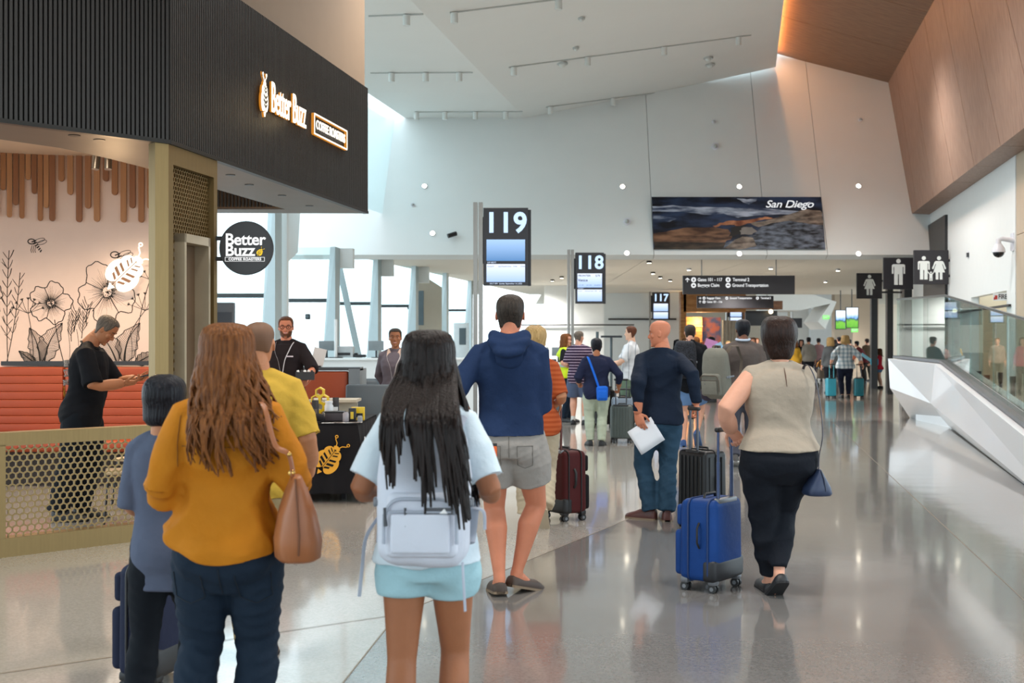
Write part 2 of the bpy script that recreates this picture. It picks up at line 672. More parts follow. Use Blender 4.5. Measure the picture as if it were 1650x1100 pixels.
# ------------------------------------------------------------------ right wall: wood cladding, white wall, restroom front
wr = struct('wall_right')
wB = Vector((10.1, 32, 4.70))
ss = [-.2, 2.5, 5.05, 7.65, 9.9, 12.2, 14.6, 17, 19.5, 22, 25, 28, 31, 34, 37, 41, 45, 49, 53, 57]
for i in range(len(ss) - 1):
    s0, s1 = ss[i] + .012, ss[i + 1] - .012
    sh = 1.6 if i else 0
    sh1 = 1.6
    a_, b_ = back(wB, s0), back(wB, s1)
    t0, t1 = back(wC, max(s0 - sh * (.5 + .09 * i), -.2)) , back(wC, max(s1 - sh1 * (.5 + .09 * (i + 1)), 0)) if s1 > 2 else back(wC, s1)
    c = MB(); c.slab(a_, b_, t1 if isinstance(t1, Vector) else t1, t0, -.08)
    c.build('cladding_panel', WOOD_WALL, wr, smooth=False)
    c = MB(); e1, e2 = HR * .42, Vector((0, 0, -.02)); c.slab(a_, b_, b_ + e1 + e2, a_ + e1 + e2, .05)
    c.build('soffit_panel', WOOD_WALL, wr, smooth=False)
c = MB(); c.slab(wB + HR * .42 + Vector((0, 0, .3)), back(wB, 57) + HR * .42 + Vector((0, 0, .3)), back(wB, 57) + HR * .75 + Vector((0, 0, -.03)), wB + HR * .75 + Vector((0, 0, -.03)), .05)
c.build('shadow_gap', M('gap_black', '#0c0c0c', .8), wr, smooth=False)
c = MB(); c.slab(back(wC, 58) + Vector((.5, 0, .5)), wC + Vector((.5, 0, .5)), wB + HR * .8, back(wB, 58) + HR * .8, .1); c.build('cladding_back', M('dark_void', '#18140f'), wr, smooth=False)
W0 = Vector((8.475, 20.9, 0))


def wl(s, z, off=0.):                   # point of the white right wall, s metres beyond its near end
    p = W0 + HD * s + HR * off
    return Vector((p.x, p.y, z))


WW = M('white_wall_paint', '#e3e6e6', .5, var=.012)
c = MB()                                 # white wall with the opening of a recess
c.slab(wl(0, 2.44), wl(12.5, 2.44), wl(12.5, 5.2), wl(0, 5.2), .15)
c.slab(wl(0, 0), wl(.7, 0), wl(.7, 2.44), wl(0, 2.44), .15)
c.slab(wl(4.1, 0), wl(12.5, 0), wl(12.5, 2.44), wl(4.1, 2.44), .15)
c.build('plaster', WW, wr, smooth=False)
c = MB(); c.slab(wl(.3, 0, 1.1), wl(4.3, 0, 1.1), wl(4.3, 2.5, 1.1), wl(.3, 2.5, 1.1), -.1); c.slab(wl(4.1, 0, .15), wl(4.1, 0, 1.1), wl(4.1, 2.5, 1.1), wl(4.1, 2.5, .15), .05)
c.build('recess', M('recess_cream', '#d8c4a6', .7, var=.02), wr, smooth=False)
for k, (a_, b_) in enumerate(((-5.2, -2.62), (-2.6, -.02))):
    for z0, z1 in ((0, 3.33), (3.34, 5.2)):
        c = MB(); c.slab(wl(a_, z0, .01), wl(b_, z0, .01), wl(b_, z1, .01), wl(a_, z1, .01), .2); c.build('beige_panel', BEIGE, wr, smooth=False)
c = MB(); c.slab(wl(.3, 2.15, -.01), wl(6.2, 2.15, -.01), wl(6.2, 2.19, -.01), wl(.3, 2.19, -.01), -.04); c.build('rub_rail', BLACKP, wr, smooth=False)
# dark pier and restroom front
c = MB(); c.slab(wl(7.0, 0, -.06), wl(10.4, 0, -.06), wl(10.4, 4.4, -.06), wl(7.0, 4.4, -.06), .3); c.build('dark_pier', BLACKP, wr, smooth=False)
c = MB(); c.slab(wl(10.5, 0, .4), wl(17.5, 0, .4), wl(17.5, 5.0, .4), wl(10.5, 5.0, .4), -.2); c.build('recessed_wall', WW, wr, smooth=False)
c = MB(); c.slab(wl(10.4, 4.5, -.1), wl(17.5, 4.9, -.1), wl(17.5, 5.1, -.1), wl(10.4, 4.7, -.1), -.5); c.build('lintel', DARKM, wr, smooth=False)
c = MB(); c.slab(wl(10.6, 4.36, .2), wl(16.5, 4.75, .2), wl(16.5, 4.8, .2), wl(10.6, 4.42, .2), -.03); c.build('lintel_light', ME('warm_line', '#fff0d8', 3), wr, smooth=False)
for s_, w_, h_ in ((12.8, .2, 4.3), (16.9, .17, 3.9), (21.4, .2, 3.7)):
    c = MB(); p = wl(s_, 0, -.15); c.box((p.x, p.y, h_ / 2), (w_, .5, h_), Matrix.Rotation(-.18, 3, 'Z')); c.build('dark_jamb', BLACKP, wr, smooth=False)
c = MB(); c.slab(wl(17.6, 0, 1.4), wl(26.5, 0, 1.4), wl(26.5, 3.8, 1.4), wl(17.6, 3.8, 1.4), -.1); c.build('entrance_glazing', M('blue_grey_glazing', '#a9bcc2', .2, var=.03), wr, smooth=False)
c = MB(); c.slab(wl(22.6, 0, 1.3), wl(23.6, 0, 1.3), wl(23.6, 2.9, 1.3), wl(22.6, 2.9, 1.3), -.06); c.build('doorway', BLACKP, wr, smooth=False)
# ------------------------------------------------------------------ far hall
far = struct('wall_far')
c = MB(); c.box((at(925, 46), 46, 1.83), (2.2, .2, 3.66)); c.build('white_pier', WW, far, smooth=False)
c = MB(); c.box((at(1036, 53), 53, 1.83), (3.5, .2, 3.66)); c.build('white_screen_wall', WHITE, far, smooth=False)
c = MB(); c.box((at(930, 45.8), 45.8, 2.2), (4.2, .06, .05)); c.box((at(1035, 52.85), 52.85, 2.55), (2.9, .06, .07)); c.build('rub_rail', BLACKP, far, smooth=False)
c = MB(); c.box((26, 106, 2.6), (44, .3, 5.2)); c.build('end_wall', M('far_wall_cream', '#d4c7b4', .7, var=.02), far, smooth=False)
for px, Y, w_, h_, m_ in ((1357, 62, .9, 4.9, 'beige_plaster'), (1390, 66, 1.5, 4.9, 'beige_plaster'), (1328, 74, 1.7, 4.9, 'white_wall_paint'), (1254, 88, 1.2, 4.9, 'white_wall_paint')):
    c = MB(); c.box((at(px, Y), Y, h_ / 2), (w_, .6, h_)); c.build('pier', MATS[m_], far, smooth=False)
c = MB()                                 # folded white bulkhead over the far hall
c.prism([(at(1238, 60), zt(469, 60)), (at(1302, 60), zt(472, 60)), (at(1348, 60), zt(486, 60)), (at(1330, 60), zt(530, 60)), (at(1318, 60), zt(518, 60)), (at(1338, 60), zt(489, 60)), (at(1290, 60), zt(500, 60)), (at(1238, 60), zt(500, 60))][::-1], lambda u, v, w_: (u, 60 + w_, v), 3.)
c.build('folded_bulkhead', M('bright_plaster', '#efeeea', .6, var=.01), far, smooth=False)
c = MB(); c.box((at(1296, 75), 75, 3.2), (1.6, .5, 3.3)); c.build('bright_column', M('bright_plaster', '#efeeea'), far, smooth=False)
# shop front at the end of the hall: oak portal, lit back wall, grey curtain
sf = thing('shop_front', 'oak framed shop front at the far end with a lit orange back wall', 'shop front', (at(1150, 50), 50, 0))
OAK = grain('oak_orange', '#b5763f', '#d6985a', (3, 3, 14))
c = MB(); c.box((at(1100, 50) - at(1150, 50), 0, 1.8), (.22, .5, 3.6)); c.box((0, 0, 3.2), (2.5, .5, .85)); c.build('portal', grain('oak_brown', '#8d6138', '#a97c4c', (3, 3, 14)), sf, smooth=False)
c = MB(); c.box((-.75, .8, 1.3), (.8, .1, 2.6)); c.build('slatted_panel', OAK, sf, smooth=False)
c = MB(); c.box((.1, 1.6, 1.3), (.9, .1, 2.6)); c.build('merchandise_wall', M('merch', '#4c5a86', .6, var=.5, vscale=5, hex2='#b0655a'), sf, smooth=False)
c = MB()
for k in range(9):
    c.cyl((.42 + k * .065, .2 + .03 * (k % 2), 0), (.42 + k * .065, .2 + .03 * (k % 2), 2.45), .04, 8)
c.build('grey_curtain', M('curtain_grey', '#a19d92', .8), sf)
for k in range(4):
    c = MB(); c.box((-.72, .72, .35 + k * .62), (.76, .05, .04)); c.build('shelf', M('shelf_wood', '#e0ab68', .5), sf, smooth=False)
lamp('POINT', 'shop_front_lamp', (at(1130, 50), 50.3, 2.4), 60, (1, .72, .4), shadow_soft_size=.1)
sf2 = thing('shop_front', 'dark brown wooden kiosk front with black menu boards beyond the shop front', 'shop front', (at(1220, 58), 58, 0))
c = MB(); c.box((-.85, 0, 1.75), (.5, .4, 3.5)); c.box((.2, 0, 3.3), (1.9, .4, .4)); c.build('frame', grain('walnut_dark', '#5f3a20', '#7d5030', (3, 3, 14)), sf2, smooth=False)
c = MB(); c.box((.25, .3, 2.7), (1.5, .08, .7)); c.build('menu_board', BLACKP, sf2, smooth=False)
c = MB(); c.box((.2, .2, .55), (1.8, .5, 1.1)); c.build('counter', M('counter_dark', '#3a3330', .5), sf2, smooth=False)
c = MB(); c.ell((.62, -.1, 3.0), .1); c.build('globe_lamp', ME('globe', '#ffe2b0', 6), sf2)

# ------------------------------------------------------------------ left window front of the gate area
wlft = struct('wall_left')
PIER = M('pier_blue_grey', '#a9b9bd', .45, var=.03)
PANE = glass_mat('window_glass', '#f3fbfc')
TRAN = M('transom_dark', '#343c3e', .5)
mods = [(at(440, 23.5), 23.5, 2.6), (at(537, 27.6), 27.6, 1.35), (at(606, 31.0), 31.0, 1.2), (at(667, 34.4), 34.4, 1.2), (at(717, 37.8), 37.8, 1.15), (at(757, 42.5), 42.5, 1.2)]
TOPZ = 3.66
for i, (x, y, wd) in enumerate(mods):
    n = i + 1
    win = struct('window_%d' % n)
    H_ = 4.6 if i == 0 else TOPZ
    c = MB(); c.slab((x - wd, y + .1, .0), (x - .16, y + .1, .0), (x - .06, y + .1, H_), (x - wd, y + .1, H_), -.02)
    c.build('pane', PANE, win, smooth=False)
    zb = 2.42 + .012 * (y - 23)
    c = MB(); c.box((x - wd / 2 - .05, y + .06, zb), (wd - .1, .08, .085)); c.build('transom', TRAN, win, smooth=False)
    c = MB()                                                  # tapered column between two panes
    lo_, hi_ = .34, .15
    rings = []
    for z, wl_ in ((0, .30), (1.0, .25), (H_, .07)):
        rings.append([(x - wl_, y, z), (x + .06, y - .12, z), (x + .10, y + .35, z), (x - wl_ * .6, y + .4, z)])
    c.loft(rings); c.build('column', PIER, win, smooth=False)
    if i in (1, 2, 3, 5):
        c = MB(); c.box((x + .24, y + .5, TOPZ - .22), (.30, .3, .44)); c.build('beam', WHITE, win, smooth=False)
    c = MB(); c.box((x - wd / 2, y + .1, .55), (wd, .12, 1.1)); c.build('sill_wall', WW, win, smooth=False)
win = struct('window_7')
c = MB(); c.box((at(458, 24.2), 24.2, 2.3), (.14, .2, 4.6)); c.build('column', WHITE, win, smooth=False)
c = MB(); c.slab((at(460, 25), 25.0, 3.1), (at(480, 27), 27.0, 3.5), (at(486, 29), 29, 5.2), (at(440, 25), 25.0, 5.0), -.1); c.build('return_panel', WHITE, win, smooth=False)
# slanted brace behind the second pane, solid grey panel in the fifth bay
br = struct('trim_1')
c = MB(); c.tube([(at(541, 28.6), 28.6, 3.66), (at(583, 28.6), 28.6, .9)], [.09, .09], 4); c.build('brace', PIER, br, smooth=False)
sp_ = struct('trim_2')
c = MB(); c.slab((at(670, 36.5), 36.5, 0), (at(712, 37.2), 37.2, 0), (at(712, 37.2), 37.2, 3.2), (at(670, 36.5), 36.5, 3.66), -.1); c.build('solid_panel', M('warm_grey_panel', '#b9bab0', .5, var=.02), sp_, smooth=False)
c = MB(); c.box((at(674, 36.2), 36.2, 2.55), (.32, .2, 1.0)); c.build('screen_back', M('device_grey', '#4c5a60', .5), sp_, smooth=False)
# clerestory glazing over the left bay and its frame
cw = struct('window_8')
for k in range(8):
    s0 = k * 4.6
    a_, b_ = back(cL, s0) + Vector((-.25, 0, 0)), back(cL, s0 + 4.55) + Vector((-.25, 0, 0))
    c = MB(); c.slab((a_.x, a_.y, 4.7), (b_.x, b_.y, 4.7), (b_.x, b_.y, 7.2), (a_.x, a_.y, 7.2), .02); c.build('pane', PANE, cw, smooth=False)
    c = MB(); c.box((a_.x, a_.y, 5.95), (.1, .1, 2.6)); c.build('mullion', WHITE, cw, smooth=False)
# ------------------------------------------------------------------ coffee shop: shell
PA = Vector((-3.62, 8.79, 0)); D1 = Vector((.7071, .7071, 0)); N1 = Vector((-.7071, .7071, 0))
PK = Vector((-2.69, 9.72, 0)); D2 = Vector((.177, .984, 0)).normalized(); N2 = Vector((-.984, .177, 0)).normalized()
ZF, ZT = 3.10, 4.59
ROT1 = Matrix.Rotation(PI / 4, 3, 'Z'); ANG2 = math.atan2(D2.y, D2.x)
SLAT = M('black_stained_slat', '#262422', .5, 0, .45, .12, 1, .1, 1, (60, 60, 3))
GOLD = M('brushed_gold_metal', '#85704a', .42, .75, .5, .06, 1, .04, 1, (60, 60, 4))
fas = struct('wall_shop')
LS = (Vector((-1.75, 14.96, 0)) - PK).length
c = MB()
p0 = PA - D1 * 3.5
for a_, b_, nn in ((p0, PK, N1), (PK, PK + D2 * LS, N2)):
    c.slab(Vector((a_.x, a_.y, ZF)) + nn * .012, Vector((b_.x, b_.y, ZF)) + nn * .012, Vector((b_.x, b_.y, ZT)) + nn * .012, Vector((a_.x, a_.y, ZT)) + nn * .012, -.2)
c.build('backing', M('slat_backing', '#0e0d0d', .8, var=0), fas, smooth=False)
proto = None
pitch = .0362
for ang, org, dd, nn, n in ((PI / 4, PK, -D1, N1, 62), (ANG2, PK, D2, N2, int(LS / pitch))):
    for k in range(n):
        p = org + dd * (pitch * (k + .5)) + nn * .002
        if proto is None:
            c = MB(); c.box((0, 0, 0), (.0225, .032, ZT - ZF)); proto = c.build('slat', SLAT, fas, smooth=False)
            o = proto
        else:
            o = inst(proto, fas)
        o.location = (p.x, p.y, (ZF + ZT) / 2); o.rotation_euler = (0, 0, ang)
c = MB()
for a_, b_, nn in ((p0, PK + D1 * .012, N1), (PK, PK + D2 * LS, N2)):
    c.slab(Vector((a_.x, a_.y, ZF - .02)) - nn * .02, Vector((b_.x, b_.y, ZF - .02)) - nn * .02, Vector((b_.x, b_.y, ZF + .012)) - nn * .02, Vector((a_.x, a_.y, ZF + .012)) - nn * .02, -.06)
c.build('edge_trim', DARKM, fas, smooth=False)
e_end = PK + D2 * LS
c = MB(); c.slab((e_end.x - .01, e_end.y, ZF), (-3.6, 14.75, ZF), (-3.6, 14.75, ZT), (e_end.x - .01, e_end.y, ZT), .1); c.build('end_panel', SLAT, fas, smooth=False)
SOF = M('shop_soffit', '#655a4e', .5, var=.08, vscale=3, stretch=(1, 1, 1))
op = p0
inner = [(-3.55, 14.92), (-3.55, 14.5), (-2.65, 14.5), (-3.0, 12.64), (-3.23, 11.24), (-3.42, 10.5), (-3.62, 9.95), (-3.95, 9.5), (-6.8, 7.0)]
c = MB(); c.prism([(op.x + N1.x * .05, op.y + N1.y * .05), (PK.x - .05, PK.y + .01), (e_end.x - .05, e_end.y)] + inner, lambda u, v, w_: (u, v, ZF - .015 + w_), .12); c.build('soffit', SOF, fas, smooth=False)
c = MB(); c.prism([(-2.95, 9.95), (-2.1, 14.6), (-3.3, 14.75), (-3.4, 14.2), (-9, 14.3), (-9, 6.5), (-6.4, 6.5)], lambda u, v, w_: (u, v, 3.62 + w_), .1); c.build('ceiling_panel', M('shop_ceiling', '#c9b49c', .7, var=.02), fas, smooth=False)
c = MB()
for (a_, b_) in zip(inner[1:], inner[2:]):
    c.slab((a_[0], a_[1], ZF), (b_[0], b_[1], ZF), (b_[0], b_[1], 3.65), (a_[0], a_[1], 3.65), .03)
c.build('coffer_side', M('coffer_wood', '#6b5138', .6, var=.1), fas, smooth=False)
for k in range(22):
    c = MB() if k == 0 else None
    if c:
        c.box((0, 0, 0), (.024, .03, .5)); sl2 = c.build('dark_slat', SLAT, fas, smooth=False); o = sl2
    else:
        o = inst(sl2, fas)
    o.location = (-3.5 + k * .041, 14.46, 3.36)
c = MB(); c.slab(Vector((p0.x, p0.y, ZT)) + N1 * .06, Vector((PK.x, PK.y, ZT)) + N1 * .06 + N2 * .03, Vector((PK.x, PK.y, 9.5)) + N1 * .06 + N2 * .03, Vector((p0.x, p0.y, 9.5)) + N1 * .06, -.1)
a_, b_ = PK + N2 * .05, e_end + N2 * .03
c.slab((a_.x, a_.y, ZT - .05), (b_.x, b_.y, ZT - .05), (b_.x, b_.y, 9.5), (a_.x, a_.y, 9.5), -.1)
c.build('upper_wall', M('taupe_plaster', '#8c7763', .7, var=.02), fas, smooth=False)
c = MB(); c.slab((e_end.x - .06, e_end.y - .1, ZT - .1), (-4.2, 14.8, ZT - .1), (-4.2, 14.8, 9.5), (e_end.x - .06, e_end.y - .1, 9.5), .1); c.build('upper_end_wall', MATS['taupe_plaster'], fas, smooth=False)
for k, (s_, o_) in enumerate(((.62, .16), (.85, .22), (1.8, .25), (2.5, .35), (3.4, .35), (4.4, .4))):
    p = (PA + D1 * s_ + N1 * o_) if k < 2 else (PK + D2 * s_ + N2 * o_)
    c = MB(); c.cyl((p.x, p.y, ZF - .02), (p.x, p.y, ZF - .014), .045, 16); o = c.build('soffit_downlight_rim', DARKM, fas)
# mural wall ------------------------------------------------------------------
mw_ = struct('wall_mural')
MC = Vector((-5.14, 13.9, 0)); UL = Vector((-.93, -.37, 0)).normalized(); UR = Vector((1, .06, 0)).normalized()


def wall_uv(u, v, w_=0.):
    """point of the mural wall: u metres along from the rounded corner, height v, w out of the wall"""
    r = .35
    if u > r:
        p, n = MC + UR * u, Vector((UR.y, -UR.x, 0))
    elif u < -r:
        p, n = MC + UL * (-u), Vector((-UL.y, UL.x, 0))
    else:
        t = (u + r) / (2 * r)
        a, b = MC + UL * r, MC + UR * r
        p = a * (1 - t) ** 2 + MC * (2 * t * (1 - t)) + b * t * t
        n = (Vector((-UL.y, UL.x, 0)) * (1 - t) + Vector((UR.y, -UR.x, 0)) * t).normalized()
    n = n if n.y < 0 else -n
    q = p + n * w_
    return Vector((q.x, q.y, v))


us = [-1.9, -1.2, -.7] + [-.35 + .05 * k for k in range(15)] + [.7, 1.2, 1.62]
c = MB(); c.loft([[wall_uv(u, 0), wall_uv(u, 3.65), wall_uv(u, 3.65, -.1), wall_uv(u, 0, -.1)] for u in us]); c.build('plaster', M('mural_pink_white', '#d8c0b2', .7, var=.02), mw_, angle=60)


def pu(px):
    return (px - 85) * .0070


def pz(py):
    return zt(py, 13.9)


SLW = [M('hanging_slat_%d' % k, h_, .5, 0, .4, .12, 1, .1, 1, (40, 40, 3)) for k, h_ in enumerate(('#9c6a44', '#a97850', '#8a5a3a'))]
px = -44.
lens_ = [352, 300, 330, 328, 352, 287, 310, 353, 333, 354, 292, 314, 357, 336, 357, 293, 314, 358, 336, 357, 292, 314, 358, 335, 358, 336, 300, 340]
k = 0
while px < 285:
    yb = lens_[(k * 5 + 3) % len(lens_)] if px < 5 or px > 250 else {6: 330, 15: 352, 25: 287, 34: 309, 43: 353, 52: 333, 61: 354, 70: 292}.get(int(px), lens_[k % len(lens_)])
    top_, bot_ = 3.62, pz(yb)
    wd = .055 if px < 80 else .064
    c = MB()
    pts = [(-wd / 2, top_)] + [(-wd / 2 * math.cos(a), bot_ + wd / 2 - wd / 2 * math.sin(a)) for a in [PI * j / 8 for j in range(9)]] + [(wd / 2, top_)]
    u0 = pu(px)
    c.prism(pts, lambda u, v, w_: wall_uv(u0 + u, v, .005 + w_), .03)
    c.build('hanging_slat', SLW[k % 3], mw_, smooth=False)
    px += 9.2 if px < 78 else 14.0
    k += 1
# line drawing printed on the wall
dr = MB(); W2 = .009


def ln(pts, wd=W2, tp=None):
    dr.ribbon([(pu(x), pz(y)) for x, y in pts], lambda u, v, w_: wall_uv(u, v, w_), wd, .002, taper=tp)


def bez(p0, p1, p2, n=12):
    return [((1 - t) ** 2 * p0[0] + 2 * t * (1 - t) * p1[0] + t * t * p2[0], (1 - t) ** 2 * p0[1] + 2 * t * (1 - t) * p1[1] + t * t * p2[1]) for t in [i / n for i in range(n + 1)]]


def flower(cx, cy, rx, ry, seed, petals=5, rot=0.):
    r_ = random.Random(seed)
    N = 72
    out = []
    for i in range(N + 1):
        a = 2 * PI * i / N + rot
        k_ = 1 - .26 * abs(math.sin(petals * (a - rot) / 2 + .6)) ** 6 + .035 * math.sin(17 * a) + .03 * math.sin(9 * a + 1)
        out.append((cx + rx * k_ * math.cos(a), cy - ry * k_ * math.sin(a)))
    ln(out, .010)
    for i in range(62):
        a = 2 * PI * i / 62 + r_.uniform(-.03, .03)
        L = r_.uniform(.45, .85)
        ln([(cx + rx * q * math.cos(a + .06 * q), cy - ry * q * math.sin(a + .06 * q)) for q in (.16, .3, .45, L)], .005, lambda t: 1 - .8 * t)
    for i in range(petals):
        a = 2 * PI * i / petals + rot + .4
        ln([(cx + rx * q * math.cos(a), cy - ry * q * math.sin(a)) for q in (.15, .5, .78)], .008)
    for i in range(46):
        a, q = r_.uniform(0, 6.28), r_.uniform(0, .2) ** .8
        x, y = cx + rx * q * math.cos(a), cy - ry * q * math.sin(a)
        ln([(x - .8, y), (x + .8, y)], .011)


def leaf(x0, y0, x1, y1, wd, seed=0, bend=0.):
    dx, dy = x1 - x0, y1 - y0
    L = math.hypot(dx, dy); nx, ny = -dy / L, dx / L
    mid = [(x0 + dx * t + nx * bend * math.sin(PI * t), y0 + dy * t + ny * bend * math.sin(PI * t)) for t in [i / 14 for i in range(15)]]
    ln(mid, .016, lambda t: 1.2 - t)
    for s_ in (-1, 1):
        edge = [(mid[i][0] + s_ * nx * wd * math.sin(PI * (i / 14) ** .8) * (1 + .12 * math.sin(i * 2.1 + s_)), mid[i][1] + s_ * ny * wd * math.sin(PI * (i / 14) ** .8) * (1 + .12 * math.sin(i * 2.1 + s_))) for i in range(15)]
        ln(edge, .008)
        for i in range(26):
            t = .03 + .9 * i / 26
            j = t * 14; a = int(j); f = j - a
            m_ = (mid[a][0] * (1 - f) + mid[a + 1][0] * f, mid[a][1] * (1 - f) + mid[a + 1][1] * f)
            t2 = min(1, t + .12); j2 = min(t2 * 14, 13.99); a2 = int(j2); f2 = j2 - a2
            e2 = (edge[a2][0] * (1 - f2) + edge[a2 + 1][0] * f2, edge[a2][1] * (1 - f2) + edge[a2 + 1][1] * f2)
            ln([m_, ((m_[0] + e2[0]) / 2, (m_[1] + e2[1]) / 2 + 1), e2], .0045)


def sprig(x0, y0, x1, y1, n, seed):
    r_ = random.Random(seed)
    st = bez((x0, y0), ((x0 + x1) / 2 + r_.uniform(-6, 6), (y0 + y1) / 2), (x1, y1))
    ln(st, .008)
    for i in range(n):
        t = .3 + .7 * i / n
        p = st[min(int(t * 12), 12)]
        s_ = 1 if i % 2 else -1
        ln(bez(p, (p[0] + s_ * 4, p[1] - 5), (p[0] + s_ * r_.uniform(5, 10), p[1] - r_.uniform(10, 17)), 6), .006, lambda t: 1.3 - abs(t - .6))


def umbel(x0, y0, x1, y1, r_, n):
    ln(bez((x0, y0), (x0, (y0 + y1) / 2), (x1, y1)), .007)
    for i in range(n):
        a = PI * (.12 + .76 * i / (n - 1))
        e2 = (x1 + r_ * math.cos(a), y1 - r_ * math.sin(a))
        ln(bez((x1, y1), (x1 + r_ * .5 * math.cos(a), y1 - r_ * .2), e2, 6), .005)
        for k_ in range(5):
            b = a + (k_ - 2) * .35
            ln([e2, (e2[0] + 4 * math.cos(b), e2[1] - 4 * math.sin(b))], .005)


def bee_drawing(cx, cy, s_):
    for k_ in range(6):
        ln([(cx - 3 * s_ + k_ * 2.6 * s_, cy + (k_ - 1) * 3.2 * s_ - 4 * s_), (cx + 4 * s_ + k_ * 1.6 * s_, cy + (k_ - 1) * 3.0 * s_ - 7 * s_)], .014)
    ln([(cx - 3 * s_ + 9 * math.cos(a) * .6 * s_, cy - 8 * s_ + 4 * s_ * math.sin(a)) for a in [2 * PI * i / 16 for i in range(17)]], .012)
    for q in ((9, -10, 8, 3), (13, -7, 7, 3.2)):
        ln([(cx + q[0] * s_ + q[2] * s_ * math.cos(a), cy + q[1] * s_ + q[3] * s_ * math.sin(a) - .3 * q[2] * s_ * math.cos(a)) for a in [2 * PI * i / 18 for i in range(19)]], .006)
    for k_ in range(3):
        ln([(cx - 2 * s_ + k_ * 3 * s_, cy - 2 * s_), (cx - 4 * s_ + k_ * 3 * s_, cy + 6 * s_), (cx - 3 * s_ + k_ * 3 * s_, cy + 10 * s_)], .006)


flower(82, 488, 33, 34, 3, 5, .3)
flower(170, 470, 46, 52, 4, 5, 1.1)
flower(-14, 480, 24, 36, 5, 5, .6)
ln(bez((88, 515), (92, 545), (102, 584)), .009)
sprig(18, 585, 20, 405, 26, 1)
sprig(16, 585, 36, 440, 14, 2)
umbel(56, 584, 48, 505, 22, 7)
umbel(196, 585, 230, 500, 26, 7)
umbel(215, 585, 238, 450, 14, 5)
leaf(66, 586, 50, 528, 14, 1, 4)
leaf(72, 586, 100, 520, 16, 2, -6)
leaf(60, 586, 34, 565, 7, 3)
leaf(186, 586, 150, 530, 17, 4, 5)
leaf(198, 586, 222, 520, 17, 5, -8)
leaf(214, 586, 246, 568, 10, 6)
leaf(180, 586, 140, 566, 8, 8)
for x, y in ((118, 505), (138, 495), (130, 515), (114, 520)):
    sprig(x, y + 30, x + 3, y - 5, 9, x)
for x in (4, 110, 124, 240, 208):
    ln(bez((x, 585), (x + 4, 560), (x - 2, 530)), .005)
bee_drawing(56, 398, 1.0)
bee_drawing(186, 420, 1.25)
o = dr.build('printed_drawing', M('print_black', '#1d1a19', .8, var=0), mw_, smooth=False)
# banquette -------------------------------------------------------------------
LEA = M('orange_leather', '#97401e', .5, 0, .45, .08, 3, .06, 60)
ban = thing('banquette', 'orange channelled leather banquette along the mural wall of the coffee shop', 'bench', (at(120, 13.6), 13.6, 0))
BO = ban.location


def L_(p):
    return Vector(p) - BO


xl, xm, xr = at(-90, 13.7), at(106, 13.7), at(300, 13.75)
for x0, x1 in ((xl, xm - .012), (xm + .012, xr)):
    cu = MB(); cu.rbox(L_(((x0 + x1) / 2, 13.72, .86)), (x1 - x0, .12, .80), .03); cb = cu.build('back_cushion', LEA, ban)
    for k in range(9):
        c = MB(); c.rbox(L_(((x0 + x1) / 2, 13.658, .505 + k * .088)), (x1 - x0 - .004, .04, .0865), .008, 3); c.build('channel', LEA, cb)
c = MB(); c.box(L_(((xl + xr) / 2, 13.80, 1.30)), (xr - xl, .2, .045)); c.build('cap_rail', BLACKP, ban, smooth=False)
c = MB(); c.rbox(L_(((xl + xr) / 2, 13.38, .43)), (xr - xl, .56, .12), .04); c.build('seat', LEA, ban)
c = MB(); c.box(L_(((xl + xr) / 2, 13.45, .185)), (xr - xl, .4, .37)); c.build('base', M('bench_base', '#2c211b', .7), ban, smooth=False)
# stools by the bench, behind the mesh
for k, (px, Y) in enumerate(((206, 10.35), (226, 11.5))):
    t = thing('stool', ('black wire stool with pale wooden seat behind the mesh parapet', 'second black wire stool farther inside the coffee shop, half hidden by the boy')[k], 'stool', (at(px, Y), Y, 0), .3 + k)
    c = MB(); c.rbox((0, 0, .455), (.36, .34, .03), .012); c.build('seat', M('pale_oak', '#c9b08c', .5), t)
    for sx in (-1, 1):
        for sy in (-1, 1):
            c = MB(); c.tube([(sx * .15, sy * .14, .44), (sx * .19, sy * .18, 0)], .009, 8); c.build('leg', BLACKP, t)
    c = MB(); c.tube([(-.17, -.16, .2), (.17, -.16, .2), (.17, .16, .2), (-.17, .16, .2), (-.17, -.16, .2)], .006, 6); c.build('foot_ring', BLACKP, t)


def hex_screen(mb, org, du, s0, s1, z0, z1, pw, ph, th, depth, nn):
    """honeycomb sheet: hexagonal holes, pitch pw along du, row pitch ph, web th"""
    row = 0
    z = z0 + ph * .6
    hwid, hh_ = pw / 2, ph * .667
    while z < z1 - ph * .4:
        s_ = s0 + pw / 2 + (pw / 2 if row % 2 else 0)
        while s_ < s1 - pw * .4:
            ro, ri = [], []
            for k_ in range(6):
                a = PI / 6 + PI / 3 * k_
                ca, sa = math.cos(a) / math.cos(PI / 6), math.sin(a)
                ro.append((s_ + ca * hwid, z + sa * hh_)); ri.append((s_ + ca * (hwid - th / 2), z + sa * (hh_ - th / 2)))
            vs = []
            for pts, dn in ((ro, 0), (ri, 0), (ro, depth), (ri, depth)):
                for u, v in pts:
                    p = org + du * u + nn * dn
                    vs.append((p.x, p.y, v))
            fs = []
            for k_ in range(6):
                k2 = (k_ + 1) % 6
                fs += [(k_, k2, 6 + k2, 6 + k_), (6 + k_, 6 + k2, 18 + k2, 18 + k_), (12 + k_, 18 + k_, 18 + k2, 12 + k2)]
            mb.add(vs, fs)
            s_ += pw
        z += ph
        row += 1


par = thing('parapet', 'low gold metal parapet with honeycomb mesh in front of the coffee shop', 'railing', (PA.x, PA.y, 0))
PO = Vector(par.location)


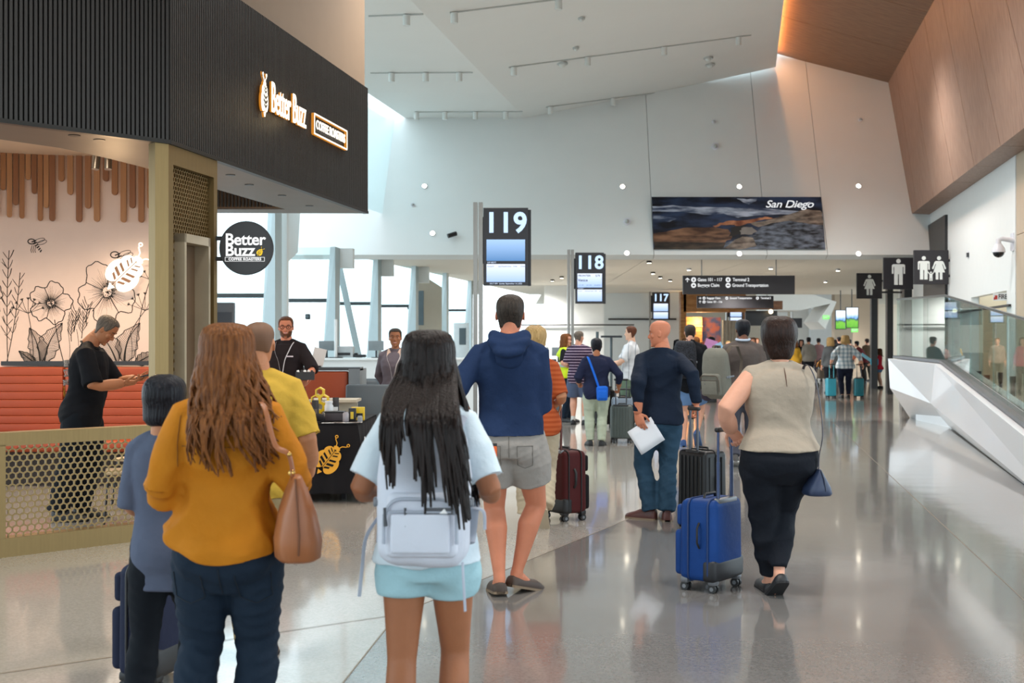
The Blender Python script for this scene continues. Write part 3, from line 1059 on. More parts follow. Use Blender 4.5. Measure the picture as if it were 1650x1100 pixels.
def pbar(name, s0, s1, z0, z1, dp=.13, off=0.):
    a, b = PA + D1 * s0 + N1 * off - PO, PA + D1 * s1 + N1 * off - PO
    c = MB(); c.slab((a.x, a.y, z0), (b.x, b.y, z0), (b.x, b.y, z1), (a.x, a.y, z1), -dp)
    return c.build(name, GOLD, par, smooth=False)


pbar('top_rail', -3.2, 1.195, .79, .885)
pbar('bottom_rail', -3.2, 1.195, .0, .135)
for s_ in (-3.165, -1.62, .0, 1.155):
    pbar('post', s_ - .035, s_ + .035, .13, .80)
for s0, s1 in ((-1.585, -.035), (.035, 1.12)):
    c = MB(); hex_screen(c, PA - PO, D1, s0 - .02, s1 + .02, .12, .80, .0545, .0425, .011, .012, N1)
    c.v = [(x + N1.x * .03, y + N1.y * .03, z) for x, y, z in c.v]
    tag(c.build('mesh_screen', GOLD, par, smooth=False), kind='stuff')
# gold portal beside the parapet ------------------------------------------------
por = thing('portal_frame', 'tall gold framed pillar with honeycomb mesh and a poster niche at the shop corner', 'pillar', (PK.x, PK.y, 0))
PO2 = Vector(por.location)


def q2(s_, o_, z):
    p = PK + D2 * s_ + N2 * o_ - PO2
    return Vector((p.x, p.y, z))


def qbar(name, s0, s1, o0, o1, z0, z1, mat=GOLD):
    c = MB(); c.slab(q2(s0, o0, z0), q2(s1, o0, z0), q2(s1, o0, z1), q2(s0, o0, z1), -(o1 - o0)); return c.build(name, mat, por, smooth=False)


c = MB(); a = PK - D1 * .115 - PO2; c.slab((a.x, a.y, 0), (0, 0, 0), (0, 0, 3.08), (a.x, a.y, 3.08), -.1)
c.slab(q2(0, 0, 0), q2(.085, 0, 0), q2(.085, 0, 3.08), q2(0, 0, 3.08), -.12)
c.build('corner_post', GOLD, por, smooth=False)
qbar('far_post', .86, .93, 0, .10, 0, 3.08)
qbar('top_beam', .085, .86, 0, .10, 2.93, 3.08)
qbar('back_board', .02, .9, .10, .112, 0, 3.0, M('board_brown', '#8d6a4a', .6, var=.1))
c = MB()
hex_screen(c, PK - PO2, D2, .07, .87, 2.40, 2.95, .044, .034, .011, .012, N2)
hex_screen(c, PK - PO2, D2, .07, .215, .0, 2.42, .044, .034, .011, .012, N2)
hex_screen(c, PK - PO2, D2, .70, .87, .0, 2.42, .044, .034, .011, .012, N2)
c.v = [(x + N2.x * .045, y + N2.y * .045, z) for x, y, z in c.v]
tag(c.build('mesh_screen', GOLD, por, smooth=False), kind='stuff')
nich = qbar('niche_back', .22, .69, .085, .10, .3, 2.38, M('niche_brown', '#5b452f', .6, var=.1))
FRM = M('champagne_metal', '#b9ab92', .35, .6)
qbar('niche_frame', .205, .24, -.04, .09, .3, 2.40, FRM); qbar('niche_frame', .665, .70, -.04, .09, .3, 2.40, FRM); qbar('niche_frame', .205, .70, -.04, .09, 2.33, 2.40, FRM)
po = thing('poster', 'dark grey drinks poster standing in the niche of the gold pillar', 'poster', tuple(PK + D2 * .36 + N2 * .075))
mP = frame((0, 0, 1.75), D2, (0, 0, 1))
c = MB(); c.box((0, 0, 0), (.22, .72, .012)); o = c.build('panel', M('poster_slate', '#4a5257', .4, var=.05), po, smooth=False); o.matrix_local = mP
c = MB(); c.loft([[(.06 + r_ * math.cos(a), z + r_ * .3 * math.sin(a), .010) for a in [2 * PI * j / 12 for j in range(12)]] for z, r_ in ((-.06, .026), (.06, .038))], False)
c.tube([(.06, .06, .010), (.06, .075, .010)], [.038, .03], 12)
o = c.build('printed_cup', M('cup_print', '#d8dbd8', .5, hex2='#c9825a', var=.3), po); o.matrix_local = mP @ Matrix.Diagonal((1, 1, .1, 1))
c = MB()
for k in range(7):
    c.box((-.045 + .01 * (k % 2), .27 - k * .075, .008), (.09 - .02 * (k % 3), .012, .003))
o = c.build('printed_lines', M('print_grey', '#b4bcc0', .6, var=0), po, smooth=False); o.matrix_local = mP


# lit and printed bee emblem: lobes, head, sting, antennae; local frame u right, v up, unit height about 2
def bee(parent, mtx, s_, mat, dark, thick=.02, name='emblem', slots=True):
    c = MB()

    def f(u, v, w_):
        return (u * s_, v * s_, w_)

    def ellip(cx, cy, rx, ry, rot=0., n=28):
        return [(cx + rx * math.cos(a) * math.cos(rot) - ry * math.sin(a) * math.sin(rot), cy + rx * math.cos(a) * math.sin(rot) + ry * math.sin(a) * math.cos(rot)) for a in [2 * PI * i / n for i in range(n)]]
    for sx in (-1, 1):
        c.prism(ellip(sx * .34, -.18, .34, .52, sx * -.12), f, thick)
        c.prism(ellip(sx * .26, .42, .25, .30, sx * .5), f, thick * .98)
        c.tube([(sx * .1 * s_, .86 * s_, thick / 2), (sx * .17 * s_, 1.02 * s_, thick / 2), (sx * .36 * s_, 1.14 * s_, thick / 2), (sx * .40 * s_, 1.22 * s_, thick / 2)], .028 * s_, 6)
        c.tube([(sx * .40 * s_ + .07 * s_ * math.cos(a), 1.28 * s_ + .07 * s_ * math.sin(a), thick / 2) for a in [2 * PI * i / 14 for i in range(15)]], .024 * s_, 6)
    c.prism(ellip(0, .78, .20, .12), f, thick)
    c.prism([(-.14, -.72), (0, -.98), (.14, -.72)], f, thick)
    c.prism([(-.2, -.5), (.2, -.5), (.22, .6), (-.22, .6)], f, thick * .96)
    o = c.build(name, mat, parent, angle=30); o.matrix_local = mtx
    if slots:
        d = MB()

        def g_(u, v, w_):
            return (u * s_, v * s_, thick + .0015 + w_)
        d.prism([(-.014, -.72), (.014, -.72), (.014, .7), (-.014, .7)], g_, .003)
        for sx in (-1, 1):
            for v0, w_, l_ in ((-.45, .09, .26), (-.22, .11, .36), (.03, .09, .34), (.32, .06, .24), (.50, .05, .20)):
                q = [(sx * .07, v0 - w_ * .65), (sx * (.07 + l_), v0 - w_ * .5 + .12), (sx * (.07 + l_), v0 + w_ * .75 + .12), (sx * .07, v0 + w_ * .55)]
                d.prism(q if sx > 0 else q[::-1], g_, .003)
        o2 = d.build(name + '_stripes', dark, parent, smooth=False); o2.matrix_local = mtx
    return o


NEON = ME('neon_white', '#fff1dc', 1.6)
p = wall_uv(pu(201), pz(440), .07)
bs = thing('bee_sign', 'glowing white bee emblem mounted on the flower mural', 'sign', tuple(p))
mr = frame((0, 0, 0), (1, .06, 0), (0, 0, 1)) @ Matrix.Rotation(R(-46), 4, 'Z')
bee(bs, mr, .27, NEON, M('neon_gap', '#8f6a50', .7), .03)
for sx in (-1, 1):
    c = MB(); c.cyl((sx * .07, 0, 0), (sx * .07, .075, 0), .008, 8); c.build('stand_off', STEEL, bs)
# illuminated fascia sign --------------------------------------------------------
SIGNW = ME('sign_white_light', '#fff4e0', 1.3)
SIGNO = ME('sign_edge_amber', '#c47a18', .8)
sp0 = PK + D2 * 1.0
sgn = thing('illuminated_sign', 'backlit white lettering with bee emblem on the dark slatted shop fascia', 'sign', (PK.x, PK.y, 0))


def fs(s_, z, o_=-.03):
    p = PK + D2 * s_ + N2 * o_ - PK
    return Vector((p.x, p.y, z))


def sof(px):                            # metres along the side fascia of a photo column
    k_ = (px - 825) / FPX
    return (-2.69 - k_ * 9.72) / (k_ * D2.y - D2.x)


def fz(px, py):
    return zt(py, 9.72 + D2.y * sof(px))


s0, s1 = sof(428), sof(496)
zb, zt_ = fz(460, 212), fz(460, 152)
zm = (fz(428, 184) + fz(428, 132)) / 2
hgt = fz(429, 132) - fz(429, 184)
mfr = frame(fs(s0, zm, -.055), D2, (0, 0, 1))
W_T = s1 - s0
for mat_, off, ex, bo in ((SIGNW, 0, .004, .001), (SIGNO, -.012, .010, .001)):
    for i_, wd_ in enumerate(('Better Buzz',)):
        text(wd_, hgt * 1.36, mat_, sgn, frame(fs(s0, zm, -.055 - off), D2, (0, 0, 1)), 'lettering' if off == 0 else 'letter_edge', ex, bo, 'LEFT', .93, W_T / (hgt * 1.36 * 5.35))
s2, s3 = sof(499), sof(552)
zc = (fz(525, 227) + fz(525, 195)) / 2 - .01; hh2 = (fz(500, 215) - fz(500, 182)) * -1
hb2 = abs(fz(500, 182) - fz(500, 215)) * .96
mfr2 = frame(fs((s2 + s3) / 2, zc, -.05), D2, (0, 0, 1))
text('COFFEE ROASTERS', hb2 * .66, SIGNW, sgn, mfr2, 'lettering', .004, .0005, 'CENTER', .95, (s3 - s2) * .99 / (hb2 * .62 * 9.6))
bw, bh = (s3 - s2) / 2, hb2 / 2
for mat_, off, t_ in ((SIGNW, 0, .016), (SIGNO, .014, .02)):
    c = MB()
    for u, v, a_, b_ in ((0, bh, bw * 2, t_), (0, -bh, bw * 2, t_), (-bw, 0, t_, bh * 2), (bw, 0, t_, bh * 2)):
        c.box((u, v, -off), (a_, b_, .012 if off == 0 else .03))
    o = c.build('border' if off == 0 else 'border_edge', mat_, sgn, smooth=False); o.matrix_local = mfr2
sb = sof(417.5)
zbc = (fz(417, 182) + fz(417, 118)) / 2
mb_ = frame(fs(sb, zbc - .05, -.05), D2, (0, 0, 1)) @ Matrix.Diagonal((.62, 1, 1, 1))
bs_ = (fz(417, 115) - fz(417, 185)) / 2.32
bee(sgn, mb_, bs_, SIGNW, SLAT, .012)
bee(sgn, frame(fs(sb, zbc - .05, -.03), D2, (0, 0, 1)) @ Matrix.Diagonal((.68, 1.02, 1, 1)), bs_, SIGNO, SLAT, .018, 'emblem_edge', False)
lamp('POINT', 'fascia_sign_glow', tuple(PK + fs((s0 + s1) / 2, zm, -.25)), 3, (1, .75, .4), shadow_soft_size=.2)
# round blade sign ----------------------------------------------------------------
YB = 10.62
rs_ = thing('blade_sign', 'round black blade sign with white lettering hanging beside the gold pillar', 'sign', (at(398, YB), YB, zt(400, YB)))
rad = 42 / FPX * YB
c = MB(); c.cyl((0, .035, 0), (0, -.035, 0), rad, 56); c.build('disc', M('sign_black', '#211d1d', .35, var=.02), rs_, angle=30)
c = MB(); c.tube([((rad + .002) * math.cos(a), -.03, (rad + .002) * math.sin(a)) for a in [2 * PI * i / 56 for i in range(57)]], .006, 6); c.build('rim', BLACKP, rs_)
for z in (.085, -.09):
    c = MB(); c.box((-rad - .04, 0, z), (.15, .03, .035)); c.build('bracket', BLACKP, rs_, smooth=False)
PRINT = ME('print_white_lit', '#ffffff', .85)
f0 = frame((0, -.037, 0), (1, 0, 0), (0, 0, 1))


def T2(x, z):
    return frame((x, -.037, z), (1, 0, 0), (0, 0, 1))


ppm = FPX / YB
text('Better', .138, PRINT, rs_, T2((364 - 398) / ppm, (400 - 387) / ppm), 'lettering', .001, .0028, 'LEFT', .97)
text('Buzz', .138, PRINT, rs_, T2((364 - 398) / ppm, (400 - 404.5) / ppm), 'lettering', .001, .0028, 'LEFT', .97)
text('COFFEE ROASTERS', .030, PRINT, rs_, T2((396 - 398) / ppm, (400 - 418) / ppm), 'lettering', .001, .001, 'CENTER', 1.12)
c = MB()
for u, v, a_, b_ in ((0, .017, .335, .003), (0, -.017, .335, .003), (-.1675, 0, .003, .036), (.1675, 0, .003, .036)):
    c.box(((396 - 398) / ppm + u, -.0375, (400 - 418) / ppm + v), (a_, .003, b_))
c.build('border', PRINT, rs_, smooth=False)
bee(rs_, T2((420 - 398) / ppm, (400 - 407) / ppm) @ Matrix.Rotation(R(-35), 4, 'Z'), .036, ME('print_yellow', '#ffd21a', .8), MATS['sign_black'], .002)
# ------------------------------------------------------------------ gate signs on double posts
SCRW = ME('screen_white_blue', '#cfe0fb', 1.0)
SCRT = ME('screen_digit', '#bcd9ff', 1.05)
SCRG = ME('screen_blue_gradient', '#4f86bf', .85, '#a8cdfb', 1)
SCRF = ME('screen_flight', '#9dbdf0', .95, '#e3ecff', 1)
CASE = M('sign_case_black', '#1d1b20', .35, var=.02)
NAVY = M('screen_dark_text', '#1d3257', .5, var=0)
RED = M('x', '#000000') if False else None


def gate_sign(num, label, xl, xr, yt, yb, Y, posts, ptop, lines):
    x0, x1, z0, z1 = at(xl, Y), at(xr, Y), zt(yb, Y), zt(yt, Y)
    w_, h_ = x1 - x0, z1 - z0
    cx = (x0 + x1) / 2
    t = thing('gate_sign', label, 'sign', (cx, Y, 0), 0, 'gate number signs on double posts')
    for px in posts:
        c = MB(); c.box((at(px, Y) - cx, .05, zt(ptop, Y) / 2), (.062, .16, zt(ptop, Y))); c.build('post', STEEL, t, smooth=False)
    c = MB(); c.box((at(posts[-1], Y) - cx + .09, .05, (z0 + z1) / 2 + .1), (.16, .05, h_ * .6)); c.build('mount', CASE, t, smooth=False)
    c = MB(); c.rbox((0, .02, (z0 + z1) / 2), (w_, .14, h_), .008, 2); c.box((w_ / 2 + .02, .10, (z0 + z1) / 2 - .01), (.05, .06, h_ * .985)); c.build('case', CASE, t, smooth=False)

    def zz(f):
        return z1 - f * h_

    def fr(x, f):
        return frame((x, -.054, zz(f)), (1, 0, 0), (0, 0, 1))
    text(num, h_ * .36, SCRT, t, fr(0, .205), 'gate_number', .001, .010 * h_, 'CENTER', 1.05, .98)
    for f0_, f1_, m_ in ((.41, .685, SCRG if lines == 0 else SCRF), (.725, .955, SCRF)):
        c = MB(); c.quad((-w_ * .43, 0, -(f1_ - f0_) * h_ / 2), (w_ * .43, 0, -(f1_ - f0_) * h_ / 2), (w_ * .43, 0, (f1_ - f0_) * h_ / 2), (-w_ * .43, 0, (f1_ - f0_) * h_ / 2))
        c.v = [(x, z, 0) for x, y, z in c.v]
        o = c.build('screen', m_, t, smooth=False); o.matrix_local = frame((0, -.0525, zz((f0_ + f1_) / 2)), (1, 0, 0), (0, 0, 1))
    if Y < 40:
        text('UP NEXT', h_ * .028, SCRW, t, fr(-w_ * .41, .706), 'caption', .0005, 0, 'LEFT')
        for k, wd in enumerate(('FLIGHT', 'DESTINATION', 'TIME', 'STATUS')):
            text(wd, h_ * .026, NAVY, t, fr(-w_ * .41 + w_ * (0, .24, .57, .74)[k], .757), 'caption', .0005, 0, 'LEFT')
        if lines == 0:
            text('10:17 AM   Sunday September 14, 2025', h_ * .026, SCRW, t, fr(0, .977), 'caption', .0005, 0, 'CENTER')
        else:
            text('FRONTIER', h_ * .052, NAVY, t, fr(-w_ * .40, .455), 'caption', .0005, .001, 'LEFT')
            text('579', h_ * .06, NAVY, t, fr(w_ * .20, .457), 'caption', .0005, .001, 'LEFT')
            text('Venice', h_ * .07, NAVY, t, fr(-w_ * .41, .545), 'caption', .0005, .002, 'LEFT')
            for k, wd in enumerate(('11:05 AM', 'ON TIME', 'BOARDING')):
                text(wd, h_ * .026, NAVY, t, fr(-w_ * .40 + k * w_ * .28, .64), 'caption', .0005, 0, 'LEFT')
    return t


gate_sign('119', 'tall black gate sign reading 119 on double steel posts', 779, 851, 335, 460, 18.5, (766, 774.5), 326, 0)
gate_sign('118', 'gate sign reading 118 with a flight to Venice on its screen', 927, 973, 407, 489, 28.2, (916.5, 922.5), 402, 1)
gate_sign('117', 'small distant gate sign reading 117 beside the white screen wall', 1051, 1078, 471, 515, 51.5, (1047.5,), 468, 2)
gate_sign('116', 'distant gate sign half hidden under the second hanging sign', 1175, 1196, 484, 522, 56, (1171, ), 482, 2)
gate_sign('111', 'tiny gate sign reading 111, left of the far pair', 1306, 1316, 516, 536, 80, (1304,), 514, 2)
gate_sign('113', 'tiny gate sign reading 113, right of the far pair', 1316, 1326, 514, 534, 82, (1314.5,), 513, 2)

# ------------------------------------------------------------------ hanging direction signs
SGNB = M('hanging_sign_black', '#28262b', .45, var=.02)
WLET = ME('sign_letter_white', '#f4f6f8', .75)


def hang_sign(label, xl, xr, yt, yb, Y, zc, rows, cables):
    x0, x1, z0, z1 = at(xl, Y), at(xr, Y), zt(yb, Y), zt(yt, Y)
    cx, h_ = (x0 + x1) / 2, z1 - z0
    t = thing('direction_sign', label, 'sign', (cx, Y, z0))
    c = MB(); c.rbox((0, 0, h_ / 2), (x1 - x0, .12, h_), .008, 2); c.build('panel', SGNB, t, smooth=False)
    for px in cables:
        c = MB(); c.cyl((at(px, Y) - cx, 0, h_), (at(px, Y) - cx, 0, zc - z0), .014, 8); c.build('hanger_rod', STEEL, t)
    for (kind, val, px, py, sz) in rows:
        o = (at(px, Y) - cx, -.063, zt(py, Y) - z0)
        if kind == 't':
            text(val, sz / FPX * Y, WLET, t, frame(o, (1, 0, 0), (0, 0, 1)), 'lettering', .001, .0016 * Y / 31, 'LEFT', 1, .82)
        elif kind == 'o':
            r_ = sz / FPX * Y
            c = MB(); c.cyl((0, 0, 0), (0, 0, .004), r_, 24); ob = c.build('pictogram', WLET, t); ob.matrix_local = frame(o, (1, 0, 0), (0, 0, 1))
            c = MB()
            if val == 'plane':
                for q in (((-.12, -.55), (.12, -.55), (.12, .6), (-.12, .6)), ((-.6, -.12), (.6, -.12), (.1, .3), (-.1, .3)), ((-.3, -.58), (.3, -.58), (.0, -.3))):
                    c.prism([(u * r_, v * r_) for u, v in q], lambda u, v, w_: (u, v, .0045 + w_), .002)
            elif val == 'bag':
                c.box((0, -.08 * r_, .005), (.8 * r_, .55 * r_, .003)); c.box((0, .3 * r_, .005), (.35 * r_, .12 * r_, .003))
            else:
                c.box((0, .05 * r_, .005), (1.1 * r_, .4 * r_, .003)); c.box((-.3 * r_, -.25 * r_, .005), (.22 * r_, .2 * r_, .003)); c.box((.3 * r_, -.25 * r_, .005), (.22 * r_, .2 * r_, .003))
            ob = c.build('pictogram_mark', SGNB, t, smooth=False); ob.matrix_local = frame(o, (1, 0, 0), (0, 0, 1))
        else:
            r_ = sz / FPX * Y
            c = MB()
            c.box((0, -.15 * r_, .002), (.28 * r_, 1.5 * r_, .004))
            for sx in (-1, 1):
                c.box((sx * .38 * r_, .35 * r_, .002), (1.1 * r_, .28 * r_, .004), Matrix.Rotation(-sx * PI / 4, 3, 'Z'))
            ob = c.build('arrow', WLET, t, smooth=False); ob.matrix_local = frame(o, (1, 0, 0), (0, 0, 1)) @ Matrix.Rotation(0 if val == 'up' else -PI / 2, 4, 'Z')
    return t


hang_sign('large black hanging sign with gates 101 - 117, baggage claim, terminal 2 and ground transportation', 1100, 1280, 444, 474, 31, 3.66,
          [('a', 'up', 1107, 451, 4), ('o', 'plane', 1117, 450.8, 4), ('t', 'Gates 101 - 117', 1123.5, 450.8, 7.4), ('o', 'plane', 1172.5, 450.8, 4), ('t', 'Terminal 2', 1180, 450.8, 7.4),
           ('o', 'bag', 1117, 459.8, 4), ('t', 'Baggage Claim', 1123.5, 459.8, 7.4), ('o', 'bus', 1172.5, 459.8, 4), ('t', 'Ground Transportation', 1179, 459.8, 7.4)], (1130.5, 1250.5))
hang_sign('smaller black hanging sign below and beyond the large one, baggage claim listed first', 1123, 1246, 476.5, 496.5, 45, 3.66,
          [('a', 'right', 1127.5, 480.3, 2.4), ('o', 'bag', 1134, 480.3, 2.4), ('t', 'Baggage Claim', 1138.5, 480.3, 4.6), ('o', 'bus', 1170.5, 480.3, 2.4), ('t', 'Ground Transportation', 1175, 480.3, 4.6), ('o', 'plane', 1220, 480.3, 2.4), ('t', 'Terminal 2', 1225, 480.3, 4.6),
           ('a', 'up', 1127.5, 486.3, 2.4), ('o', 'plane', 1134, 486.3, 2.4), ('t', 'Gates 101 - 116', 1138.5, 486.3, 4.6)], (1138, 1236))
hang_sign('far dark hanging sign low over the crowd at the end of the hall', 1227, 1292, 512.5, 528, 62, 4.9, [('o', 'plane', 1230, 514.5, 1), ('t', 'Gates 101 - 112', 1233, 514.5, 2.6)], (1237, 1277))

# ------------------------------------------------------------------ banner on the bulkhead
YB2 = 29.9
bx0, bx1, bz0, bz1 = at(1054, YB2), at(1332, YB2), zt(401, YB2), zt(313, YB2)
ban2 = thing('banner', 'wide photographic banner reading San Diego, rocky shore and waves, on the bulkhead', 'banner', ((bx0 + bx1) / 2, YB2 + .15, bz0))
BW, BH = bx1 - bx0, bz1 - bz0
TL = math.atan2(2.6, 5.94)


def bfn(u, v, w_):                      # u, v from 0 to 1 over the sheet, tilted back with the bulkhead
    return ((u - .5) * BW, v * BH * math.tan(TL) * .72 - .02 - w_, v * BH)


WAT = M('print_water', '#060b18', .5, 0, .3, 0, 1.6, 0, 1, (.9, 3, 3), '#2c3d5c')
WATm = WAT.node_tree
FOAM = M('print_foam', '#2b3a55', .5, 0, .3, 0, 2.6, 0, 1, (.8, 3, 4), '#b9c2d4')
ROCKL = M('print_rock_light', '#453a33', .5, 0, .3, 0, 3, 0, 1, (1, 2, 3), '#9a8b7e')
ROCKB = M('print_rock_brown', '#3f281b', .5, 0, .3, 0, 2.5, 0, 1, (.8, 2, 4), '#86624a')
ROCKD = M('print_rock_dark', '#171513', .5, 0, .3, 0, 3, 0, 1, (.8, 2, 4), '#4a3d33')
ROCKG = M('print_rock_grey', '#121419', .5, 0, .3, 0, 4, 0, 1, (1, 2, 3), '#6f7786')
SKINP = M('print_skin', '#6e3b25', .5, 0, .3, 0, 3, 0, 1, None, '#c98a64')
c = MB(); c.prism([(0, 0), (1, 0), (1, 1), (0, 1)], bfn, .02); c.build('sheet', WAT, ban2, smooth=False)


def wob(pts, s_=.01, n=3, seed=0):
    r_ = random.Random(seed); out = []
    for i in range(len(pts)):
        a, b = pts[i], pts[(i + 1) % len(pts)]
        for k in range(n):
            t = k / n
            out.append((min(1, max(0, a[0] + (b[0] - a[0]) * t + (r_.uniform(-s_, s_) if k else 0))), min(1, max(0, a[1] + (b[1] - a[1]) * t + (r_.uniform(-s_, s_) if k else 0)))))
    return out


for nm, m_, d_, pts in (('printed_foam', FOAM, .0215, [(0, .82), (.12, .84), (.25, .80), (.45, .80), (.62, .78), (.82, .74), (1, .68), (1, .62), (.8, .66), (.6, .64), (.5, .60), (.42, .68), (.3, .66), (.18, .72), (0, .72)]),
                        ('printed_foam', FOAM, .0215, [(0, .66), (.08, .62), (.15, .58), (.1, .52), (.02, .56), (0, .58)]),
                        ('printed_foam', FOAM, .0215, [(.50, .97), (.56, .95), (.62, .97), (.60, .90), (.57, .86)]),
                        ('printed_rock', ROCKD, .022, [(0, .14), (.2, .16), (.42, .12), (.62, .06), (.8, 0), (0, 0)]),
                        ('printed_rock', ROCKG, .0225, [(.40, .0), (.42, .12), (.5, .2), (.58, .26), (.60, .32), (.66, .50), (.76, .60), (.9, .62), (1, .56), (1, 0)]),
                        ('printed_rock', ROCKL, .023, [(.57, .50), (.66, .54), (.8, .66), (.9, .76), (.97, .74), (1, .70), (1, .46), (.92, .48), (.8, .54), (.7, .50), (.62, .42)]),
                        ('printed_rock', ROCKB, .0235, [(0, .14), (.1, .14), (.3, .13), (.42, .13), (.46, .22), (.44, .38), (.36, .42), (.2, .41), (.13, .37), (.05, .32), (0, .30)]),
                        ('printed_rock', ROCKL, .0235, [(.41, .02), (.46, .14), (.52, .24), (.58, .22), (.6, .06), (.5, .0)]),
                        ('printed_hollow', M('print_black_hollow', '#0a0908', .6, var=0), .0236, [(.44, .24), (.48, .26), (.53, .30), (.56, .40), (.52, .46), (.46, .42)]),
                        ('printed_pebble', M('print_pebble', '#77716c', .5, var=.2), .0242, [(.51, .28), (.58, .28), (.61, .34), (.58, .42), (.53, .42), (.505, .35)]),
                        ('printed_arm', SKINP, .0245, [(.35, .44), (.39, .50), (.44, .54), (.52, .545), (.60, .58), (.66, .62), (.70, .60), (.725, .58), (.66, .57), (.60, .52), (.54, .47), (.51, .44), (.48, .46), (.40, .46), (.37, .42)])):
    c = MB(); c.prism(wob(pts, .008, 3, len(pts)), lambda u, v, w_: bfn(u, v, d_ - w_), .0005); c.build(nm, m_, ban2, smooth=False)
vv = Vector((0, BH * math.tan(TL) * .72, BH)).normalized()
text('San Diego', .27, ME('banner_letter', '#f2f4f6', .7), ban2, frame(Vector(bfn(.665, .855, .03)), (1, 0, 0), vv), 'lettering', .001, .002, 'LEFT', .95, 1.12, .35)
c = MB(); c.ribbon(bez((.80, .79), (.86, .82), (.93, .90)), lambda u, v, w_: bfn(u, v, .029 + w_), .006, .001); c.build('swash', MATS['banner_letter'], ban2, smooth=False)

# ------------------------------------------------------------------ restroom signs
ICON = M('icon_white', '#e4e8e6', .5, var=0)


def icon(c, kind, ox, oz, h):
    def P(pts):
        c.prism([(ox + u * h, oz + v * h) for u, v in pts], lambda u, v, w_: (u, -.031 - w_, v), .004)
    P([(.0 + .085 * math.cos(a), .90 + .085 * math.sin(a)) for a in [2 * PI * i / 18 for i in range(18)]])
    if kind == 'm':
        P([(-.2, .78), (.2, .78), (.25, .74), (.25, .42), (.19, .42), (.19, .68), (.16, .68), (.16, 0), (.02, 0), (.02, .4), (-.02, .4), (-.02, 0), (-.16, 0), (-.16, .68), (-.19, .68), (-.19, .42), (-.25, .42), (-.25, .74)][::-1])
    elif kind == 'w':
        P([(-.14, .78), (.14, .78), (.19, .74), (.30, .46), (.24, .43), (.15, .66), (.13, .64), (.25, .30), (.14, .30), (.14, 0), (.03, 0), (.03, .30), (-.03, .30), (-.03, 0), (-.14, 0), (-.14, .30), (-.25, .30), (-.13, .64), (-.15, .66), (-.24, .43), (-.30, .46), (-.19, .74)][::-1])
    else:
        P([(-.30, 1.0), (-.38, .95), (-.16, .66), (-.16, 0), (-.03, 0), (-.03, .3), (.03, .3), (.03, 0), (.16, 0), (.16, .66), (.38, .95), (.30, 1.0), (.12, .78), (-.12, .78)])


for label, xl, xr, yt, yb, Y, ic in (('dark square restroom sign with man, woman and child figures', 1472, 1528, 403, 458, 27.5, (('m', -.17, .1, .50), ('w', .17, .1, .50), ('c', -.01, .1, .20))),
                                     ('dark square restroom sign with a single man figure', 1423, 1471, 415, 466, 29.7, (('m', 0, .1, .60),)),
                                     ('dark square restroom sign with a single woman figure', 1380, 1421, 440, 481, 36.5, (('w', 0, .1, .58),))):
    cx = at((xl + xr) / 2, Y); z0, z1 = zt(yb, Y), zt(yt, Y)
    t = thing('restroom_sign', label, 'sign', (cx, Y, z0))
    c = MB(); c.rbox((0, 0, (z1 - z0) / 2), (at(xr, Y) - at(xl, Y), .06, z1 - z0), .005, 2); c.build('panel', SGNB, t, smooth=False)
    c = MB()
    S_ = z1 - z0
    for kd, ox, oz, h in ic:
        icon(c, kd, ox * S_ / .76, oz * S_ + (.03 if kd != 'c' else 0), h * S_ / .72)
    c.build('pictogram', ICON, t, smooth=False)
    wx = W0.x + (Y - W0.y) * HD.x / HD.y - cx
    c = MB(); c.cyl(((at(xr, Y) - at(xl, Y)) / 2 - .02, 0, S_ * .7), (wx + .5, 0, S_ * .7), .03, 10); c.cyl(((at(xr, Y) - at(xl, Y)) / 2 - .02, 0, S_ * .25), (wx + .5, 0, S_ * .25), .03, 10); c.build('wall_arm', SGNB, t)

# fire cabinet sign, security camera, small wall device
YF = 21.6
t = thing('fire_sign', 'small white flag sign reading FIRE on the white wall', 'sign', (at(1614, YF), YF, zt(478, YF)))
c = MB(); c.box((0, 0, 0), (.30, .012, .13)); c.build('panel', M('sign_white', '#dcdfe0', .5, var=.02), t, smooth=False)
text('FIRE', .115, M('sign_text_black', '#1c1c1e', .6, var=0), t, frame((-.06, -.008, 0), (1, 0, 0), (0, 0, 1)), 'lettering', .001, .002, 'LEFT', 1, .72)
c = MB(); c.box((-.10, -.008, -.01), (.045, .003, .07)); c.box((-.13, -.008, -.03), (.02, .003, .04)); c.build('pictogram', M('fire_red', '#b3342a', .5, var=.2), t, smooth=False)
c = MB(); c.box((.17, .0, 0), (.12, .03, .02)); c.build('bracket', ICON, t, smooth=False)
YC = 21.0
t = thing('security_camera', 'white dome security camera on a bracket of the right wall', 'camera', (at(1609, YC), YC, zt(395, YC)))
CW = M('camera_white', '#d5d6de', .35, var=.01)
c = MB(); c.box((.27, .05, .06), (.05, .14, .30)); c.tube([(.26, 0, .08), (.06, 0, .11), (0, 0, .09), (0, 0, .0)], [.045, .04, .045, .05], 12); c.build('bracket', CW, t)
c = MB(); c.tube([(0, 0, .02), (0, 0, -.05), (0, 0, -.12)], [.055, .10, .115], 20); c.build('housing', CW, t)
c = MB(); c.ell((0, 0, -.12), (.095, .095, .09)); c.build('dome', M('dome_black', '#15161a', .12, var=0), t)
t = thing('wall_strobe', 'small white alarm device on the right wall left of the camera', 'alarm', (at(1561, 25.2), 25.2, zt(410, 25.2)))
c = MB(); c.rbox((.03, 0, 0), (.10, .06, .15), .01); c.build('plate', CW, t)
c = MB(); c.box((-.03, -.02, -.01), (.04, .05, .09)); c.build('lens', M('lens_grey', '#3a3c40', .3), t, smooth=False)

# ------------------------------------------------------------------ downlights in bulkhead and low ceiling, track lights, sprinklers
LIT = ME('downlight_lit', '#fff4dc', 9)


